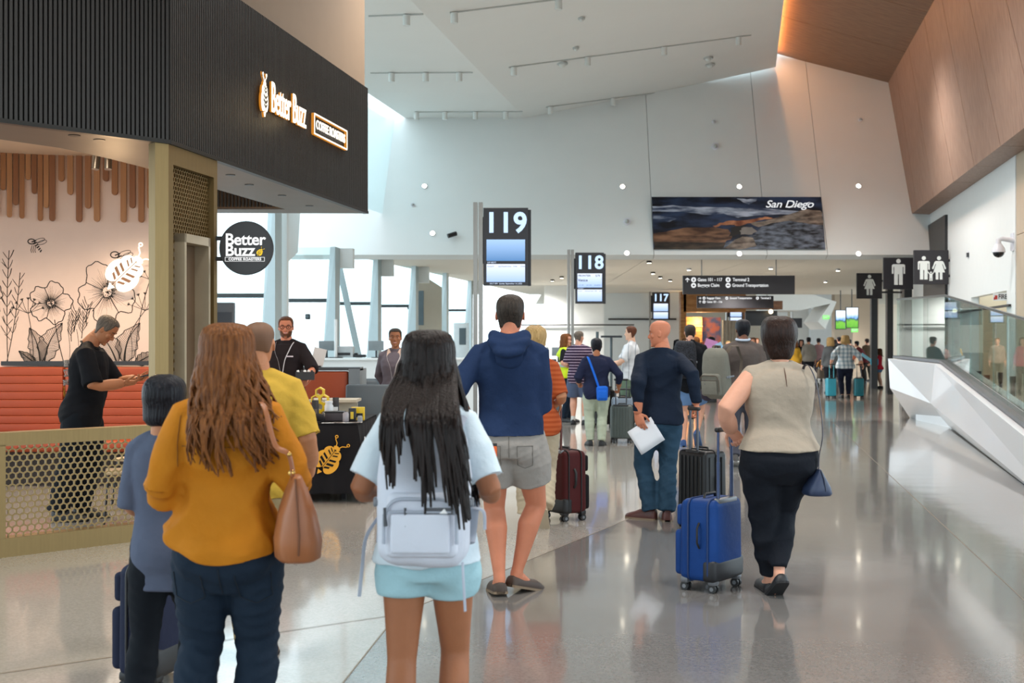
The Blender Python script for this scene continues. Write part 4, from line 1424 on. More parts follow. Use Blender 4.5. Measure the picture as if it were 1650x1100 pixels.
def bulk(px, py):                        # point of the sloping bulkhead under a photo pixel
    k = (553 - py) / FPX                 # z = 1.52 + k*Y ; z = 3.66 + (Y-30)*5.94/2.6
    Y = (EYE - 3.66 + 30 * 5.94 / 2.6) / (5.94 / 2.6 - k)
    return Vector((at(px, Y), Y, EYE + k * Y))


NB = Vector((0, -5.94, 2.6)).normalized()
for (px, py), lb in zip(((684, 300), (1003, 301), (1191, 301), (1383, 300), (697, 376), (1010, 408), (1191, 409), (1383, 409)),
                        ('upper row, left of the gate sign 119', 'upper row, between the banner and the gate signs', 'upper row, above the banner', 'upper row, right of the banner',
                         'lower row, left of the gate sign 119', 'lower row, left below the banner', 'lower row, under the middle of the banner', 'lower row, above the restroom signs')):
    p = bulk(px, py)
    t = thing('downlight', 'round bright downlight in the white bulkhead, ' + lb, 'ceiling light', tuple(p), 0, 'downlights in the bulkhead')
    mm = Matrix.Translation((0, -.01, 0)) @ NB.to_track_quat('Z', 'Y').to_matrix().to_4x4()
    c = MB(); c.cyl((0, 0, .0), (0, 0, .012), .075, 20); o = c.build('rim', CW, t); o.matrix_local = mm
    c = MB(); c.cyl((0, 0, .012), (0, 0, .016), .055, 20); o = c.build('lens', LIT, t); o.matrix_local = mm
p = bulk(729, 378)
t = thing('bullet_camera', 'small black bullet camera on the bulkhead left of the gate sign 119', 'camera', tuple(p))
c = MB(); c.cyl((0, 0, 0), (0, -.12, 0), .03, 10); c.build('arm', CW, t)
c = MB(); c.cyl((-.10, -.2, -.05), (.10, -.12, .02), .055, 14); c.build('body', M('dome_black', '#15161a'), t)
for (px, py), lb in zip(((1152, 236), (1150, 196), (1386, 193), (1010, 357), (665, 330)), ('white sprinkler head above the banner', 'tiny sprinkler head high above the banner', 'tiny sprinkler head high on the right of the bulkhead', 'white detector left of the banner', 'tiny sprinkler head on the left of the bulkhead')):
    p = bulk(px, py)
    t = thing('sprinkler', lb, 'sprinkler', tuple(p))
    s_ = .09 if py in (236, 357) else .05
    c = MB(); c.cyl((0, 0, 0), (0, -s_ * .8, 0), s_, 14); c.build('base', CW, t)
    c = MB(); c.ell((0, -s_ * .9, 0), s_ * .6); c.build('head', M('device_shade', '#a9aca9', .5), t)


def ceil_pt(px, py, flat):               # point of the high ceiling under a photo pixel
    if flat:
        Y = (7.25 - EYE) / ((553 - py) / FPX)
        return Vector((at(px, Y), Y, 7.25))
    n = (cE - cA).cross(HD)
    d = Vector(((px - 825) / FPX, 1, (553 - py) / FPX))
    t_ = n.dot(cA - Vector((0, 0, EYE))) / n.dot(d)
    return Vector((0, 0, EYE)) + d * t_


TRK = M('track_white', '#d4d7d4', .5, var=.01)
TRKG = M('track_grey', '#b4b8b6', .5, var=.01)
for k, (lb, flat, pts, hd) in enumerate((('white track light rail on the flat ceiling, nearest the bulkhead', 1, ((668, 180), (842, 179)), (671, 717, 766, 815)),
                                         ('white track light rail on the flat ceiling, second from the bulkhead', 1, ((597, 117), (762, 116)), (631, 686, 740)),
                                         ('white track light rail on the flat ceiling, third from the bulkhead', 1, ((594, 25), (682, 22)), (655,)),
                                         ('white track light rail on the sloped ceiling, nearest the bulkhead', 0, ((880, 172), (1206, 129)), (887, 988, 1089, 1192)),
                                         ('white track light rail on the sloped ceiling, second from the bulkhead', 0, ((820, 108), (1210, 56)), (828, 947, 1070, 1190)),
                                         ('white track light rail on the sloped ceiling, third from the bulkhead', 0, ((725, 20), (1010, -16)), (732, 900)))):
    a, b = ceil_pt(*pts[0], flat), ceil_pt(*pts[1], flat)
    t = thing('track_light', lb, 'ceiling light', tuple(a), 0, 'track lights on the high ceiling')
    d = b - a
    c = MB(); c.tube([Vector((0, 0, -.01)), d + Vector((0, 0, -.01))], .016, 6); c.build('rail', TRKG, t)
    for px in hd:
        f_ = (px - pts[0][0]) / (pts[1][0] - pts[0][0])
        q = ceil_pt(px, pts[0][1] + f_ * (pts[1][1] - pts[0][1]), flat) - a
        c = MB(); c.cyl(q + Vector((0, 0, -.02)), q + Vector((0, 0, -.20)), .065, 16); c.build('lamp_head', TRK, t)
for (px, py), lb in zip(((906, 101), (1144, 103), (1141, 92), (937, 28), (928, 76)), ('flat ceiling speaker above the gate sign 118', 'white dome detector on the sloped ceiling', 'small detector just above the dome detector', 'small sprinkler high on the sloped ceiling', 'small sprinkler above the ceiling speaker')):
    p = ceil_pt(px, py, 0)
    t = thing('ceiling_detector', lb, 'detector', tuple(p))
    s_ = .12 if py > 85 else .07
    c = MB(); c.cyl((0, 0, 0), (0, 0, -.04), s_, 18); c.build('base', TRKG, t)
    c = MB(); c.ell((0, 0, -.05), (s_ * .6, s_ * .6, s_ * .5)); c.build('head', TRK, t)
for k, (px, py) in enumerate(((1110, 432), (1242, 430), (1350, 433), (1410, 445), (1330, 452), (1046, 420), (1052, 438), (1064, 445), (1080, 450), (905, 445), (890, 450))):
    Y = (3.66 - EYE) / ((553 - py) / FPX)
    t = thing('downlight', 'small downlight in the low ceiling, ' + ('first row near the large hanging sign', 'behind the large hanging sign', 'right of the hanging signs', 'just left of the woman restroom sign', 'far row over the screens', 'above gate sign 117, first of four', 'above gate sign 117, second of four', 'above gate sign 117, third of four', 'above gate sign 117, fourth of four', 'right of gate sign 118, first', 'left of gate sign 118')[k], 'ceiling light', (at(px, Y), Y, 3.66), 0, 'downlights in the low ceiling')
    c = MB(); c.cyl((0, 0, -.005), (0, 0, -.06), .07, 14); c.build('rim', CW if k < 5 else M('dome_black', '#15161a'), t)
    c = MB(); c.cyl((0, 0, -.06), (0, 0, -.065), .05, 14); c.build('lens', LIT, t)
# hand-like bracket of spots hanging in the coffee shop
t = thing('spot_cluster', 'grey spotlight cluster hanging from the coffee shop ceiling', 'ceiling light', (at(166, 11.6), 11.6, 3.62))
c = MB(); c.cyl((0, 0, 0), (0, 0, -.28), .012, 8); c.box((0, 0, -.29), (.10, .05, .03)); c.build('stem', STEEL, t)
for sx in (-1, 1):
    c = MB(); c.cyl((sx * .05, 0, -.28), (sx * .06, -.04, -.48), .035, 14); c.build('spot', STEEL, t)
for k, (px, Y) in enumerate(((64, 12.6), (12, 11.5))):
    t = thing('downlight', ('lit downlight in the coffee shop ceiling over the mural corner', 'lit downlight in the coffee shop ceiling near the left edge')[k], 'ceiling light', (at(px, Y), Y, 3.62))
    c = MB(); c.cyl((0, 0, 0), (0, 0, -.015), .07, 18); c.build('rim', CW, t)
    c = MB(); c.cyl((0, 0, -.015), (0, 0, -.018), .045, 18); c.build('lens', ME('warm_downlight', '#ffdca8', 10), t)

# ------------------------------------------------------------------ white ramp wall with glass balustrade
RW = M('white_solid_surface', '#f1f3f8', .3, 0, .5, .008, 1.5, coat=.3)
rw = struct('wall_ramp')
# top edge: far corner T0, kink T1, near end T2 ; floor line G1..G2 ; end face at the far corner
T0 = Vector((at(1431, 24.6), 24.6, 1.22)); T1 = Vector((at(1506, 21.5), 21.5, zt(586, 21.5))); T2 = Vector((at(1690, 11.2), 11.2, zt(735, 11.2)))
G0 = Vector((at(1466, 25.4), 25.4, 0)); G1 = Vector((at(1523, 23.2), 23.2, .03)); G2 = Vector((at(1720, 10.8), 10.8, 0))
M0 = Vector((at(1434, 24.6), 24.6, zt(625, 24.6))); M1 = Vector((at(1500, 22.6), 22.6, zt(650, 22.6)))
c = MB()
c.add([T0, T1, M1, M0], [(0, 1, 2, 3)]); c.add([T1, T2, G2, M1], [(0, 1, 2, 3)])
c.add([M0, M1, G0], [(0, 1, 2)]); c.add([M1, G2, G1], [(0, 1, 2)]); c.add([M1, G1, G0], [(0, 1, 2)])
bk = Vector((.55, .1, 0))
c.add([T0, T1, T1 + bk, T0 + bk], [(0, 1, 2, 3)]); c.add([T1, T2, T2 + bk, T1 + bk], [(0, 1, 2, 3)])
c.add([T0, M0, G0, G0 + bk, T0 + bk], [(0, 1, 2, 3, 4)])
c.add([T0 + bk, T1 + bk, Vector((T1.x + bk.x, T1.y, 0)), Vector((T0.x + bk.x, T0.y, 0))], [(0, 1, 2, 3)]); c.add([T1 + bk, T2 + bk, Vector((T2.x + bk.x, T2.y, 0)), Vector((T1.x + bk.x, T1.y, 0))], [(0, 1, 2, 3)])
c.add([T2, T2 + bk, Vector((T2.x + bk.x, T2.y, 0)), G2], [(0, 1, 2, 3)])
c.build('folded_wall', RW, rw, smooth=False)
c = MB(); e_ = Vector((.10, .02, .012)); h3 = Vector((0, 0, .05))
for a, b in ((T0, T1), (T1, T2)):
    c.slab(a + e_, b + e_, b + e_ + Vector((.22, .04, 0)), a + e_ + Vector((.22, .04, 0)), .05)
c.build('base_shoe', M('base_shoe_grey', '#55565a', .4, .5), rw, smooth=False)
bal = thing('glass_balustrade', 'glass balustrade with thin metal top rail on the white ramp wall', 'railing', tuple(T1))
gb = Vector((.20, .04, .06))
R0 = Vector((T0.x, T0.y, zt(487, 24.6))); R1 = Vector((T1.x, T1.y, zt(476, 21.5) - .06)); R2 = Vector((T2.x, T2.y, T2.z + 1.06))
n0, n1 = 3, 9
for (A_, B_, C_, D_, n) in ((T0, T1, R1, R0, n0), (T1, T2, R2, R1, n1)):
    for k in range(n):
        f0_, f1_ = (k + .006) / n, (k + .994) / n
        a, b = A_.lerp(B_, f0_) + gb - T1, A_.lerp(B_, f1_) + gb - T1
        d, e2 = D_.lerp(C_, f0_) + gb - T1, D_.lerp(C_, f1_) + gb - T1
        c = MB(); c.slab(a, b, e2, d, .014); c.build('glass_panel', GLASS, bal, smooth=False)
c = MB(); c.tube([R0 + gb - T1, R1 + gb - T1, R2 + gb - T1], .022, 8); c.build('top_rail', M('rail_steel', '#7d8586', .3, .8), bal)
# things behind the glass: stanchions and a pushchair wheel
for k, (px, Y, h_) in enumerate(((1515, 24.9, 1.15), (1530, 24.6, 1.0), (1546, 24.2, 1.2), (1562, 23.6, 1.05), (1577, 23.2, 1.0), (1590, 20.4, 1.0), (1612, 20.0, 1.05), (1632, 19.6, 1.0))):
    t = thing('stanchion', 'black queue stanchion behind the glass balustrade, ' + ('first', 'second', 'third', 'fourth', 'fifth', 'sixth', 'seventh', 'eighth')[k] + ' from its far end', 'stanchion', (at(px, Y), Y, 0), 0, 'queue stanchions behind the glass')
    c = MB(); c.cyl((0, 0, .0), (0, 0, .02), .13, 20); c.build('base', BLACKP, t)
    c = MB(); c.cyl((0, 0, .02), (0, 0, h_), .035, 12); c.build('post', BLACKP, t)
    c = MB(); c.cyl((0, 0, h_ - .1), (0, 0, h_), .045, 12); c.build('belt_head', MATS['gap_black'], t)
# ------------------------------------------------------------------ demonstration table with printed cloth
TX0, TX1, TY0, TY1 = -2.62, -1.49, 11.9, 13.5
tb = thing('folding_table', 'folding table under the black printed cloth, wheels showing below the hem', 'table', ((TX0 + TX1) / 2, (TY0 + TY1) / 2, 0))
c = MB(); c.rbox((0, 0, .725), (TX1 - TX0 - .04, TY1 - TY0 - .04, .035), .012); c.build('tabletop', M('table_grey', '#6d6f70', .5), tb)
for sx in (-1, 1):
    for sy in (-1, 1):
        c = MB(); c.cyl((sx * .42, sy * .62, .71), (sx * .42, sy * .62, .10), .018, 10); lg = c.build('leg', STEEL, tb)
        c = MB(); c.cyl((sx * .42 - .02, sy * .62, .045), (sx * .42 + .02, sy * .62, .045), .045, 16); c.build('caster', M('rubber_black', '#17171a', .8), lg)
CLO = fabric('tablecloth_black', '#1b191b', .75, .12)
c = MB()
cw_, cd_ = (TX1 - TX0) / 2, (TY1 - TY0) / 2
N = 120
rings = []
for z, ex, wv in ((.748, -.02, 0), (.75, 0, 0), (.735, .012, .001), (.6, .02, .006), (.4, .03, .012), (.2, .042, .018), (.085, .05, .022)):
    ring = []
    for j in range(N):
        a = 2 * PI * j / N
        ca, sa = math.cos(a), math.sin(a)
        k_ = 1 / max(abs(ca), abs(sa))
        x, y = ca * k_, sa * k_
        crn = max(0, min(abs(x), abs(y)) - .86) / .14
        r_ = ex + wv * math.sin(a * 23) + crn * (.75 - z) * .10
        zz = z - crn * (.0 if z > .5 else (.5 - z) * .16)
        ring.append((x * cw_ + math.copysign(r_, x) * min(1, abs(x) ** 6 + crn), y * cd_ + math.copysign(r_, y) * min(1, abs(y) ** 6 + crn), zz))
    rings.append(ring)
c.loft(rings[::-1], False)
k0 = [(x, y, .7505) for x, y, z in rings[0]]
c.add(k0, [tuple(range(N))])
tc_ = c.build('tablecloth', CLO, None, loc=((TX0 + TX1) / 2, (TY0 + TY1) / 2, 0))
tag(tc_, 'black tablecloth printed with a yellow bee and white shop lettering', 'tablecloth')
PY_ = M('print_orange', '#e8a427', .6, var=.03)
PWH = M('print_white', '#dedede', .6, var=.02)
bee(tc_, frame((.30, -cd_ - .052, .41), (1, 0, 0), (0, 0, 1)) @ Matrix.Rotation(R(-38), 4, 'Z'), .175, PY_, CLO, .004)
mt = frame((cw_ + .06, -cd_ + .12, .50), (0, 1, 0), (0, 0, 1))
text('Better Buzz', .27, PWH, tc_, mt, 'lettering', .001, .012, 'LEFT', .92, .75)
text('COFFEE ROASTERS', .10, PWH, tc_, frame((cw_ + .065, -cd_ + .17, .28), (0, 1, 0), (0, 0, 1)), 'lettering', .001, .002, 'LEFT', 1, .8)
c = MB()
for y, z, a_, b_ in ((.55, .345, .90, .010), (.55, .215, .90, .010), (.10, .28, .010, .13), (1.0, .28, .010, .13)):
    c.box((cw_ + .066, -cd_ + .02 + y, z), (.003, a_, b_))
c.build('border', PWH, tc_, smooth=False)
ZTB = .7515


def ti(px, Y):
    return (at(px, Y), Y, ZTB)


YEL = M('yellow_acrylic', '#e3bd16', .3, 0, .5, .05)
BAGK = M('coffee_bag_black', '#1f1b1c', .4, var=.1)


def honey(label, px, Y, cells, r_=.045):
    t = thing('honeycomb_rack', label, 'display rack', ti(px, Y), 0, 'yellow honeycomb racks on the table')
    for (q, rr) in cells:
        x, z = q * r_ * 1.74 + (r_ * .87 if rr % 2 else 0), r_ * .9 + rr * r_ * 1.52
        c = MB()
        ro = [(x + r_ * math.cos(PI / 6 + PI / 3 * k), z + r_ * math.sin(PI / 6 + PI / 3 * k)) for k in range(6)]
        ri = [(x + r_ * .70 * math.cos(PI / 6 + PI / 3 * k), z + r_ * .70 * math.sin(PI / 6 + PI / 3 * k)) for k in range(6)]
        n = 6
        vs = [(u, -.05, v) for u, v in ro] + [(u, -.05, v) for u, v in ri] + [(u, .05, v) for u, v in ro] + [(u, .05, v) for u, v in ri]
        fs_ = []
        for k in range(6):
            k2 = (k + 1) % 6
            fs_ += [(k, k2, 6 + k2, 6 + k), (12 + k, 18 + k, 18 + k2, 12 + k2), (k, 12 + k, 12 + k2, k2), (6 + k, 6 + k2, 18 + k2, 18 + k)]
        c.add(vs, fs_)
        c.build('cell', YEL, t, smooth=False)
    return t


honey('taller yellow honeycomb rack in the middle of the sample table', 509, 12.7, ((0, 0), (1, 0), (0, 1), (1, 1), (0, 2), (1, 2), (0, 3)), .050)
honey('lower yellow honeycomb rack at the left of the sample table', 488, 12.75, ((0, 0), (1, 0), (0, 1), (1, 1), (0, 2)), .042)


def pouch(label, px, Y, w_, h_, mat, band=None):
    t = thing('coffee_bag', label, 'coffee bag', ti(px, Y), rng.uniform(-.15, .15))
    c = MB()
    c.loft([[(w_ / 2 * sx_ * (1 if z < .8 * h_ else .96), d * (1 - (z / h_) ** 2.2) * .5 + d * .04, z) for sx_, d in ((-1, -.05), (-.5, -.075), (.5, -.075), (1, -.05), (1, .05), (.5, .075), (-.5, .075), (-1, .05))] for z in (0, .1 * h_, .4 * h_, .7 * h_, .9 * h_, h_)])
    c.build('pouch', mat, t)
    if band:
        c = MB(); c.box((0, -.040, h_ * .42), (w_ * .7, .004, h_ * .3)); c.build('label_patch', band, t, smooth=False)
    return t


pouch('black coffee bag standing before the taller honeycomb rack', 508, 12.4, .07, .20, BAGK, M('kraft_label', '#6b5d52', .6))
pouch('second black coffee bag, right of the clear jar', 541, 12.6, .065, .22, BAGK, PWH)


def jar(label, px, Y, r_, h_, mat, lid=None, name='jar', cat='jar'):
    t = thing(name, label, cat, ti(px, Y))
    c = MB(); c.tube([(0, 0, 0), (0, 0, .01), (0, 0, h_ * .82), (0, 0, h_ * .9), (0, 0, h_)], [r_ * .93, r_, r_, r_ * .8, r_ * .8], 18); c.build('vessel', mat, t)
    if lid:
        c = MB(); c.cyl((0, 0, h_), (0, 0, h_ + .02), r_ * .86, 18); c.build('lid', lid, t)
    return t


FROST = M('frosted_plastic', '#c9cdd0', .3, var=.05)
jar('frosted clear bag of beans beside the black coffee bag', 530, 12.5, .045, .17, FROST, PWH)
jar('white paper cup with dark print at the left front of the table', 491, 12.15, .038, .10, PWH, BAGK, 'paper_cup', 'cup')
jar('second white paper cup with dark print, right beside the first', 502, 12.2, .038, .10, M('cup_print_white', '#d6d2cc', .6, 0, .4, 0, 30, hex2='#5a4a58'), BAGK, 'paper_cup', 'cup')
jar('small clear tumbler at the right of the dark tray', 557, 12.2, .032, .095, M('tumbler_grey', '#a09ba0', .15, var=.1), None, 'tumbler', 'glass')
jar('small grey cup at the right front of the sample table', 580, 12.15, .026, .06, M('cup_grey', '#8f9296', .4), None, 'sample_cup', 'cup')
t = thing('sample_tray', 'dark tray box in the middle of the sample table', 'tray', ti(540, 12.25))
c = MB(); c.rbox((0, 0, .045), (.19, .13, .09), .012); c.build('box', M('tray_brown', '#3b3336', .5), t)
c = MB(); c.rbox((0, 0, .094), (.20, .14, .012), .005); c.build('rim', BLACKP, t)
t = thing('tea_tin', 'black and yellow tin at the right end of the sample table', 'tin', ti(568, 12.25))
c = MB(); c.rbox((0, 0, .065), (.07, .07, .13), .006); c.build('body', BAGK, t)
c = MB(); c.box((0, -.036, .06), (.03, .003, .07)); c.build('printed_mark', YEL, t, smooth=False)
t = thing('yellow_box', 'yellow carton just behind the black tin', 'box', ti(577, 12.45))
c = MB(); c.rbox((0, 0, .065), (.13, .06, .13), .004); c.build('carton', YEL, t)
c = MB(); c.box((.0, -.031, .05), (.10, .003, .04)); c.build('printed_band', BAGK, t, smooth=False)
t = thing('knit_cap', 'black cap lying at the front edge of the sample table', 'cap', ti(512, 12.05))
c = MB(); c.ell((0, 0, .035), (.075, .07, .055)); c.build('crown', CLO, t)
c = MB(); c.ell((-.02, -.07, .008), (.06, .05, .008)); c.build('brim', CLO, t)
for k, (px, Y, a, m_) in enumerate(((528, 12.0, .2, PWH), (545, 12.03, -.3, M('leaflet_dark', '#4c3c3e', .5, 0, .4, 0, 25, hex2='#b9b0aa')), (562, 12.0, .5, PWH), (574, 12.02, .1, M('leaflet_dark', '#4c3c3e')))):
    t = thing('leaflet', ('white leaflet at the front edge of the sample table, nearest the cap', 'dark speckled leaflet at the front edge of the sample table, second from the cap', 'white leaflet at the front edge of the sample table, third from the cap', 'dark speckled leaflet at the right front corner of the sample table')[k], 'leaflet', (at(px, Y), Y, ZTB + .001 * k), a, 'leaflets on the sample table')
    c = MB(); c.box((0, 0, .001), (.12, .085, .002)); c.build('sheet', m_, t, smooth=False)
    c = MB(); c.box((0, 0, .0022), (.08, .03, .0006)); c.build('printed_block', BAGK, t, smooth=False)
t = thing('menu_stand', 'white tilted menu stand behind the man in the black polo', 'sign', (at(513, 15.62), 15.62, 1.27))
c = MB(); c.box((0, .02, .08), (.16, .012, .22), Matrix.Rotation(.25, 3, 'Y')); c.build('sheet', M('menu_white', '#e5ddd8', .5, var=.03), t, smooth=False)
c = MB(); c.box((-.02, .02, -.04), (.10, .08, .02)); c.build('foot', BLACKP, t, smooth=False)
# ------------------------------------------------------------------ booth end, lounge chairs, gate counters
t = thing('booth', 'orange upholstered booth end with grey side panel behind the sample table', 'bench', (at(530, 15.6), 15.6, 0))
c = MB(); c.rbox((-.05, 0, .62), (.60, .14, 1.10), .03); c.build('back_cushion', LEA, t)
GREYL = M('grey_laminate', '#7f868b', .5, var=.03)
c = MB(); c.box((.33, .25, .6), (.14, .7, 1.2)); c.build('side_panel', GREYL, t, smooth=False)
c = MB(); c.box((.0, .1, 1.20), (.80, .34, .04)); c.build('cap', M('cap_dark', '#4c4e52', .4), t, smooth=False)
c = MB(); c.box((-.05, -.2, .23), (.6, .45, .4)); c.build('seat', LEA, t, smooth=False)
t = thing('side_table', 'pale low side table in front of the grey lounge chairs', 'table', (at(540, 14.45), 14.45, 0))
c = MB(); c.box((0, 0, .86), (.55, .5, .03)); c.box((0, .1, .45), (.5, .04, .8)); c.build('top', M('pale_laminate', '#b5a995', .5), t, smooth=False)
CHG = M('chair_grey_vinyl', '#4d5459', .5, var=.04)
CHR = M('chrome', '#c9cbcc', .12, 1, var=0)


def lounge(label, px, Y, rz):
    t = thing('lounge_chair', label, 'chair', (at(px, Y), Y, 0), rz, 'grey gate lounge chairs')
    c = MB(); c.rbox((0, -.05, .42), (.56, .54, .09), .03); c.build('seat', CHG, t)
    c = MB(); c.rbox((0, .24, .72), (.56, .08, .60), .03, 3, Matrix.Rotation(-.14, 3, 'X')); c.build('backrest', CHG, t)
    for sx in (-1, 1):
        c = MB(); c.tube([(sx * .31, -.30, .03), (sx * .31, -.30, .60), (sx * .31, -.24, .65), (sx * .31, .18, .65)], .017, 10); c.build('armrest', CHR, t)
    c = MB(); c.box((0, 0, .33), (.6, .06, .05)); c.box((0, -.28, .03), (.62, .05, .03)); c.box((0, 0, .18), (.06, .06, .3)); c.build('frame', CHR, t, smooth=False)
    return t


lounge('grey lounge chair right behind the sample table, chrome arm showing', 590, 14.9, .0)
lounge('grey lounge chair beside the booth, seen over the side table', 573, 16.6, .1)
lounge('grey lounge chair farther back by the gate counter', 607, 17.4, -.2)
CTR = M('counter_white', '#dfe3e3', .35, var=.02)
MON = M('monitor_black', '#20242a', .35, var=.02)


def gate_counter(label, xl, xr, Y, top, mat, mons, group='gate counters'):
    cx = at((xl + xr) / 2, Y); w_ = at(xr, Y) - at(xl, Y)
    t = thing('gate_counter', label, 'counter', (cx, Y, 0), 0, group)
    c = MB(); c.box((0, 0, (top - .04) / 2), (w_ - .04, .6, top - .04)); c.build('body', mat, t, smooth=False)
    c = MB(); c.rbox((0, -.02, top - .02), (w_, .68, .045), .01, 2); c.build('worktop', CTR, t)
    for k, (px, kind) in enumerate(mons):
        m = thing('monitor' if kind == 'm' else 'desk_printer' if kind == 'p' else 'desk_phone', {'m': 'black desk monitor', 'p': 'grey desk printer', 'h': 'small dark desk device'}[kind] + ' on ' + label[4:].split(' behind')[0].split(' left')[0].split(' beside')[0] + (', first from its left', ', second from its left', ', third from its left', ', fourth from its left', ', fifth from its left')[k], 'monitor' if kind == 'm' else 'printer' if kind == 'p' else 'phone', (at(px, Y), Y, top), 0)
        if kind == 'm':
            c = MB(); c.rbox((0, 0, .24), (.30, .03, .19), .008, 2, Matrix.Rotation(.1, 3, 'X')); c.build('screen', M('monitor_back', '#7d878b', .4), m)
            c = MB(); c.cyl((0, .03, 0), (0, .03, .22), .02, 8); c.box((0, .02, .01), (.18, .14, .015)); c.build('foot', MON, m)
        elif kind == 'p':
            c = MB(); c.rbox((0, 0, .12), (.34, .3, .22), .02); c.build('body', M('printer_grey', '#a9b0b3', .4), m)
            c = MB(); c.box((0, -.155, .08), (.24, .02, .05)); c.build('slot', MON, m, smooth=False)
        else:
            c = MB(); c.rbox((0, 0, .04), (.26, .2, .06), .015); c.build('body', MON, m)
            c = MB(); c.rbox((-.06, 0, .085), (.06, .19, .03), .012); c.build('handset', MON, m)
    return t


gate_counter('the long white gate counter behind the smiling woman', 498, 765, 24.2, 1.235, CTR, ((526, 'm'), (556, 'p'), (579, 'h'), (606, 'm'), (720, 'h')))
gate_counter('the grey gate counter left of the woman in the safety vest', 868, 905, 27.5, 1.10, M('counter_slate', '#50565a', .4), ((873, 'm'), (887, 'h'), (900, 'm')))
gate_counter('the oak gate counter beside the gate sign 118', 936, 968, 28.6, 1.25, M('oak_counter', '#b59a78', .5, 0, .4, .1, 1, .05, 1, (3, 3, 14)), ((942, 'h'),))
for k, (px, Y, z, h_, lb) in enumerate(((962.5, 24.5, 0, 1.75, 'slim grey post rising behind the man with the blue sling bag'), (985, 29.5, 0, 1.68, 'black camera stand between the oak counter and the man in white'), (541, 24.0, 1.235, .75, 'thin white post on the white gate counter'))):
    t = thing('slim_post', lb, 'post', (at(px, Y), Y, z))
    c = MB(); c.cyl((0, 0, 0), (0, 0, h_), .03, 10); c.build('pole', M('device_grey', '#4c5a60') if k < 2 else CTR, t)
    c = MB(); c.cyl((0, 0, 0), (0, 0, .02), .14, 16); c.build('base', MON, t)
    if k == 1:
        c = MB(); c.box((0, 0, h_), (.5, .14, .05)); c.build('crossbar', MON, t, smooth=False)
t = thing('info_kiosk', 'dark grey information screen standing beside the gold pillar', 'kiosk', (at(357, 15.2), 15.2, 0))
c = MB(); c.rbox((0, 0, 1.02), (.32, .09, 2.0), .012); c.build('case', M('kiosk_grey', '#5d646b', .4, var=.04), t)
c = MB(); c.box((0, -.048, 1.35), (.27, .006, 1.1)); c.build('screen', M('kiosk_screen', '#414a54', .2, var=.04), t, smooth=False)
t = thing('wall_speaker', 'small grey speaker on the window pane behind the man in the black polo', 'speaker', (at(496, 26.9), 26.9, zt(510, 26.9)))
c = MB(); c.rbox((0, 0, 0), (.10, .14, .12), .02); c.build('body', MON, t)
c = MB(); c.cyl((0, -.07, 0), (0, -.075, 0), .035, 14); c.build('cone', M('device_grey', '#4c5a60'), t)
t = thing('wall_panel_device', 'grey service panel with screen at the last window bay', 'panel', (at(743, 41), 41, 0))
c = MB(); c.rbox((0, 0, 1.1), (.5, .12, 2.2), .02); c.build('case', M('panel_pale', '#c6cfd2', .5), t)
c = MB(); c.box((.05, -.065, 1.75), (.22, .01, .55)); c.build('screen', M('device_grey', '#4c5a60'), t, smooth=False)
# two picture screens over the far crowd, exit signs
for k, (xl, xr, yt, yb, Y) in enumerate(((1347, 1363, 500, 529.5, 50), (1364, 1382.5, 495.5, 527.5, 49))):
    t = thing('display_screen', ('left one of two portrait screens showing a green landscape', 'right one of two portrait screens showing a green landscape')[k], 'screen', (at((xl + xr) / 2, Y), Y, zt(yb, Y)), 0, 'portrait picture screens')
    w_, h_ = at(xr, Y) - at(xl, Y), zt(yt, Y) - zt(yb, Y)
    c = MB(); c.box((0, .04, h_ / 2), (w_ + .05, .08, h_ + .05)); c.build('case', MON, t, smooth=False)
    m_ = ME('landscape_screen', '#3f8f2c', 1.0)
    if not m_.get('done'):
        m_['done'] = 1
        tt = m_.node_tree; p_ = tt.nodes['Principled BSDF']
        tc = tt.nodes.new('ShaderNodeTexCoord'); sp = tt.nodes.new('ShaderNodeSeparateXYZ'); tt.links.new(tc.outputs['Generated'], sp.inputs[0])
        nz = tt.nodes.new('ShaderNodeTexNoise'); nz.inputs['Scale'].default_value = 4; tt.links.new(tc.outputs['Generated'], nz.inputs['Vector'])
        ad = tt.nodes.new('ShaderNodeMath'); ad.operation = 'MULTIPLY_ADD'; ad.inputs[1].default_value = .35; tt.links.new(nz.outputs['Fac'], ad.inputs[0]); tt.links.new(sp.outputs[2], ad.inputs[2])
        rp = tt.nodes.new('ShaderNodeValToRGB'); tt.links.new(ad.outputs[0], rp.inputs[0])
        for q, (ps, cl) in enumerate(((.0, '#3f9a2a'), (.48, '#7ac043'), (.60, '#2f4a5e'), (.68, '#7fb2e8'), (.9, '#e8f2fb'))):
            e = rp.color_ramp.elements[q] if q < 2 else rp.color_ramp.elements.new(ps)
            e.position = ps; e.color = lin(cl)
        tt.links.new(rp.outputs[0], p_.inputs['Emission Color'])
    c = MB(); c.box((0, -.004, h_ / 2), (w_, .008, h_)); c.build('screen', m_, t, smooth=False)
    c = MB(); c.cyl((0, .06, h_), (0, .06, 3.66 - zt(yb, Y)), .02, 8); c.build('hanger', MON, t)
for k, (px, py, Y) in enumerate(((1331, 511, 60), (1377, 532, 58))):
    t = thing('exit_sign', ('green lit exit sign above the far crowd', 'green lit exit sign below the portrait screens')[k], 'sign', (at(px, Y), Y, zt(py, Y)))
    c = MB(); c.box((0, 0, 0), (.30, .06, .17)); c.build('case', ME('exit_green', '#62e04a', 1.3), t, smooth=False)
    text('EXIT', .13, WLET, t, frame((0, -.032, 0), (1, 0, 0), (0, 0, 1)), 'lettering', .001, .002, 'CENTER')
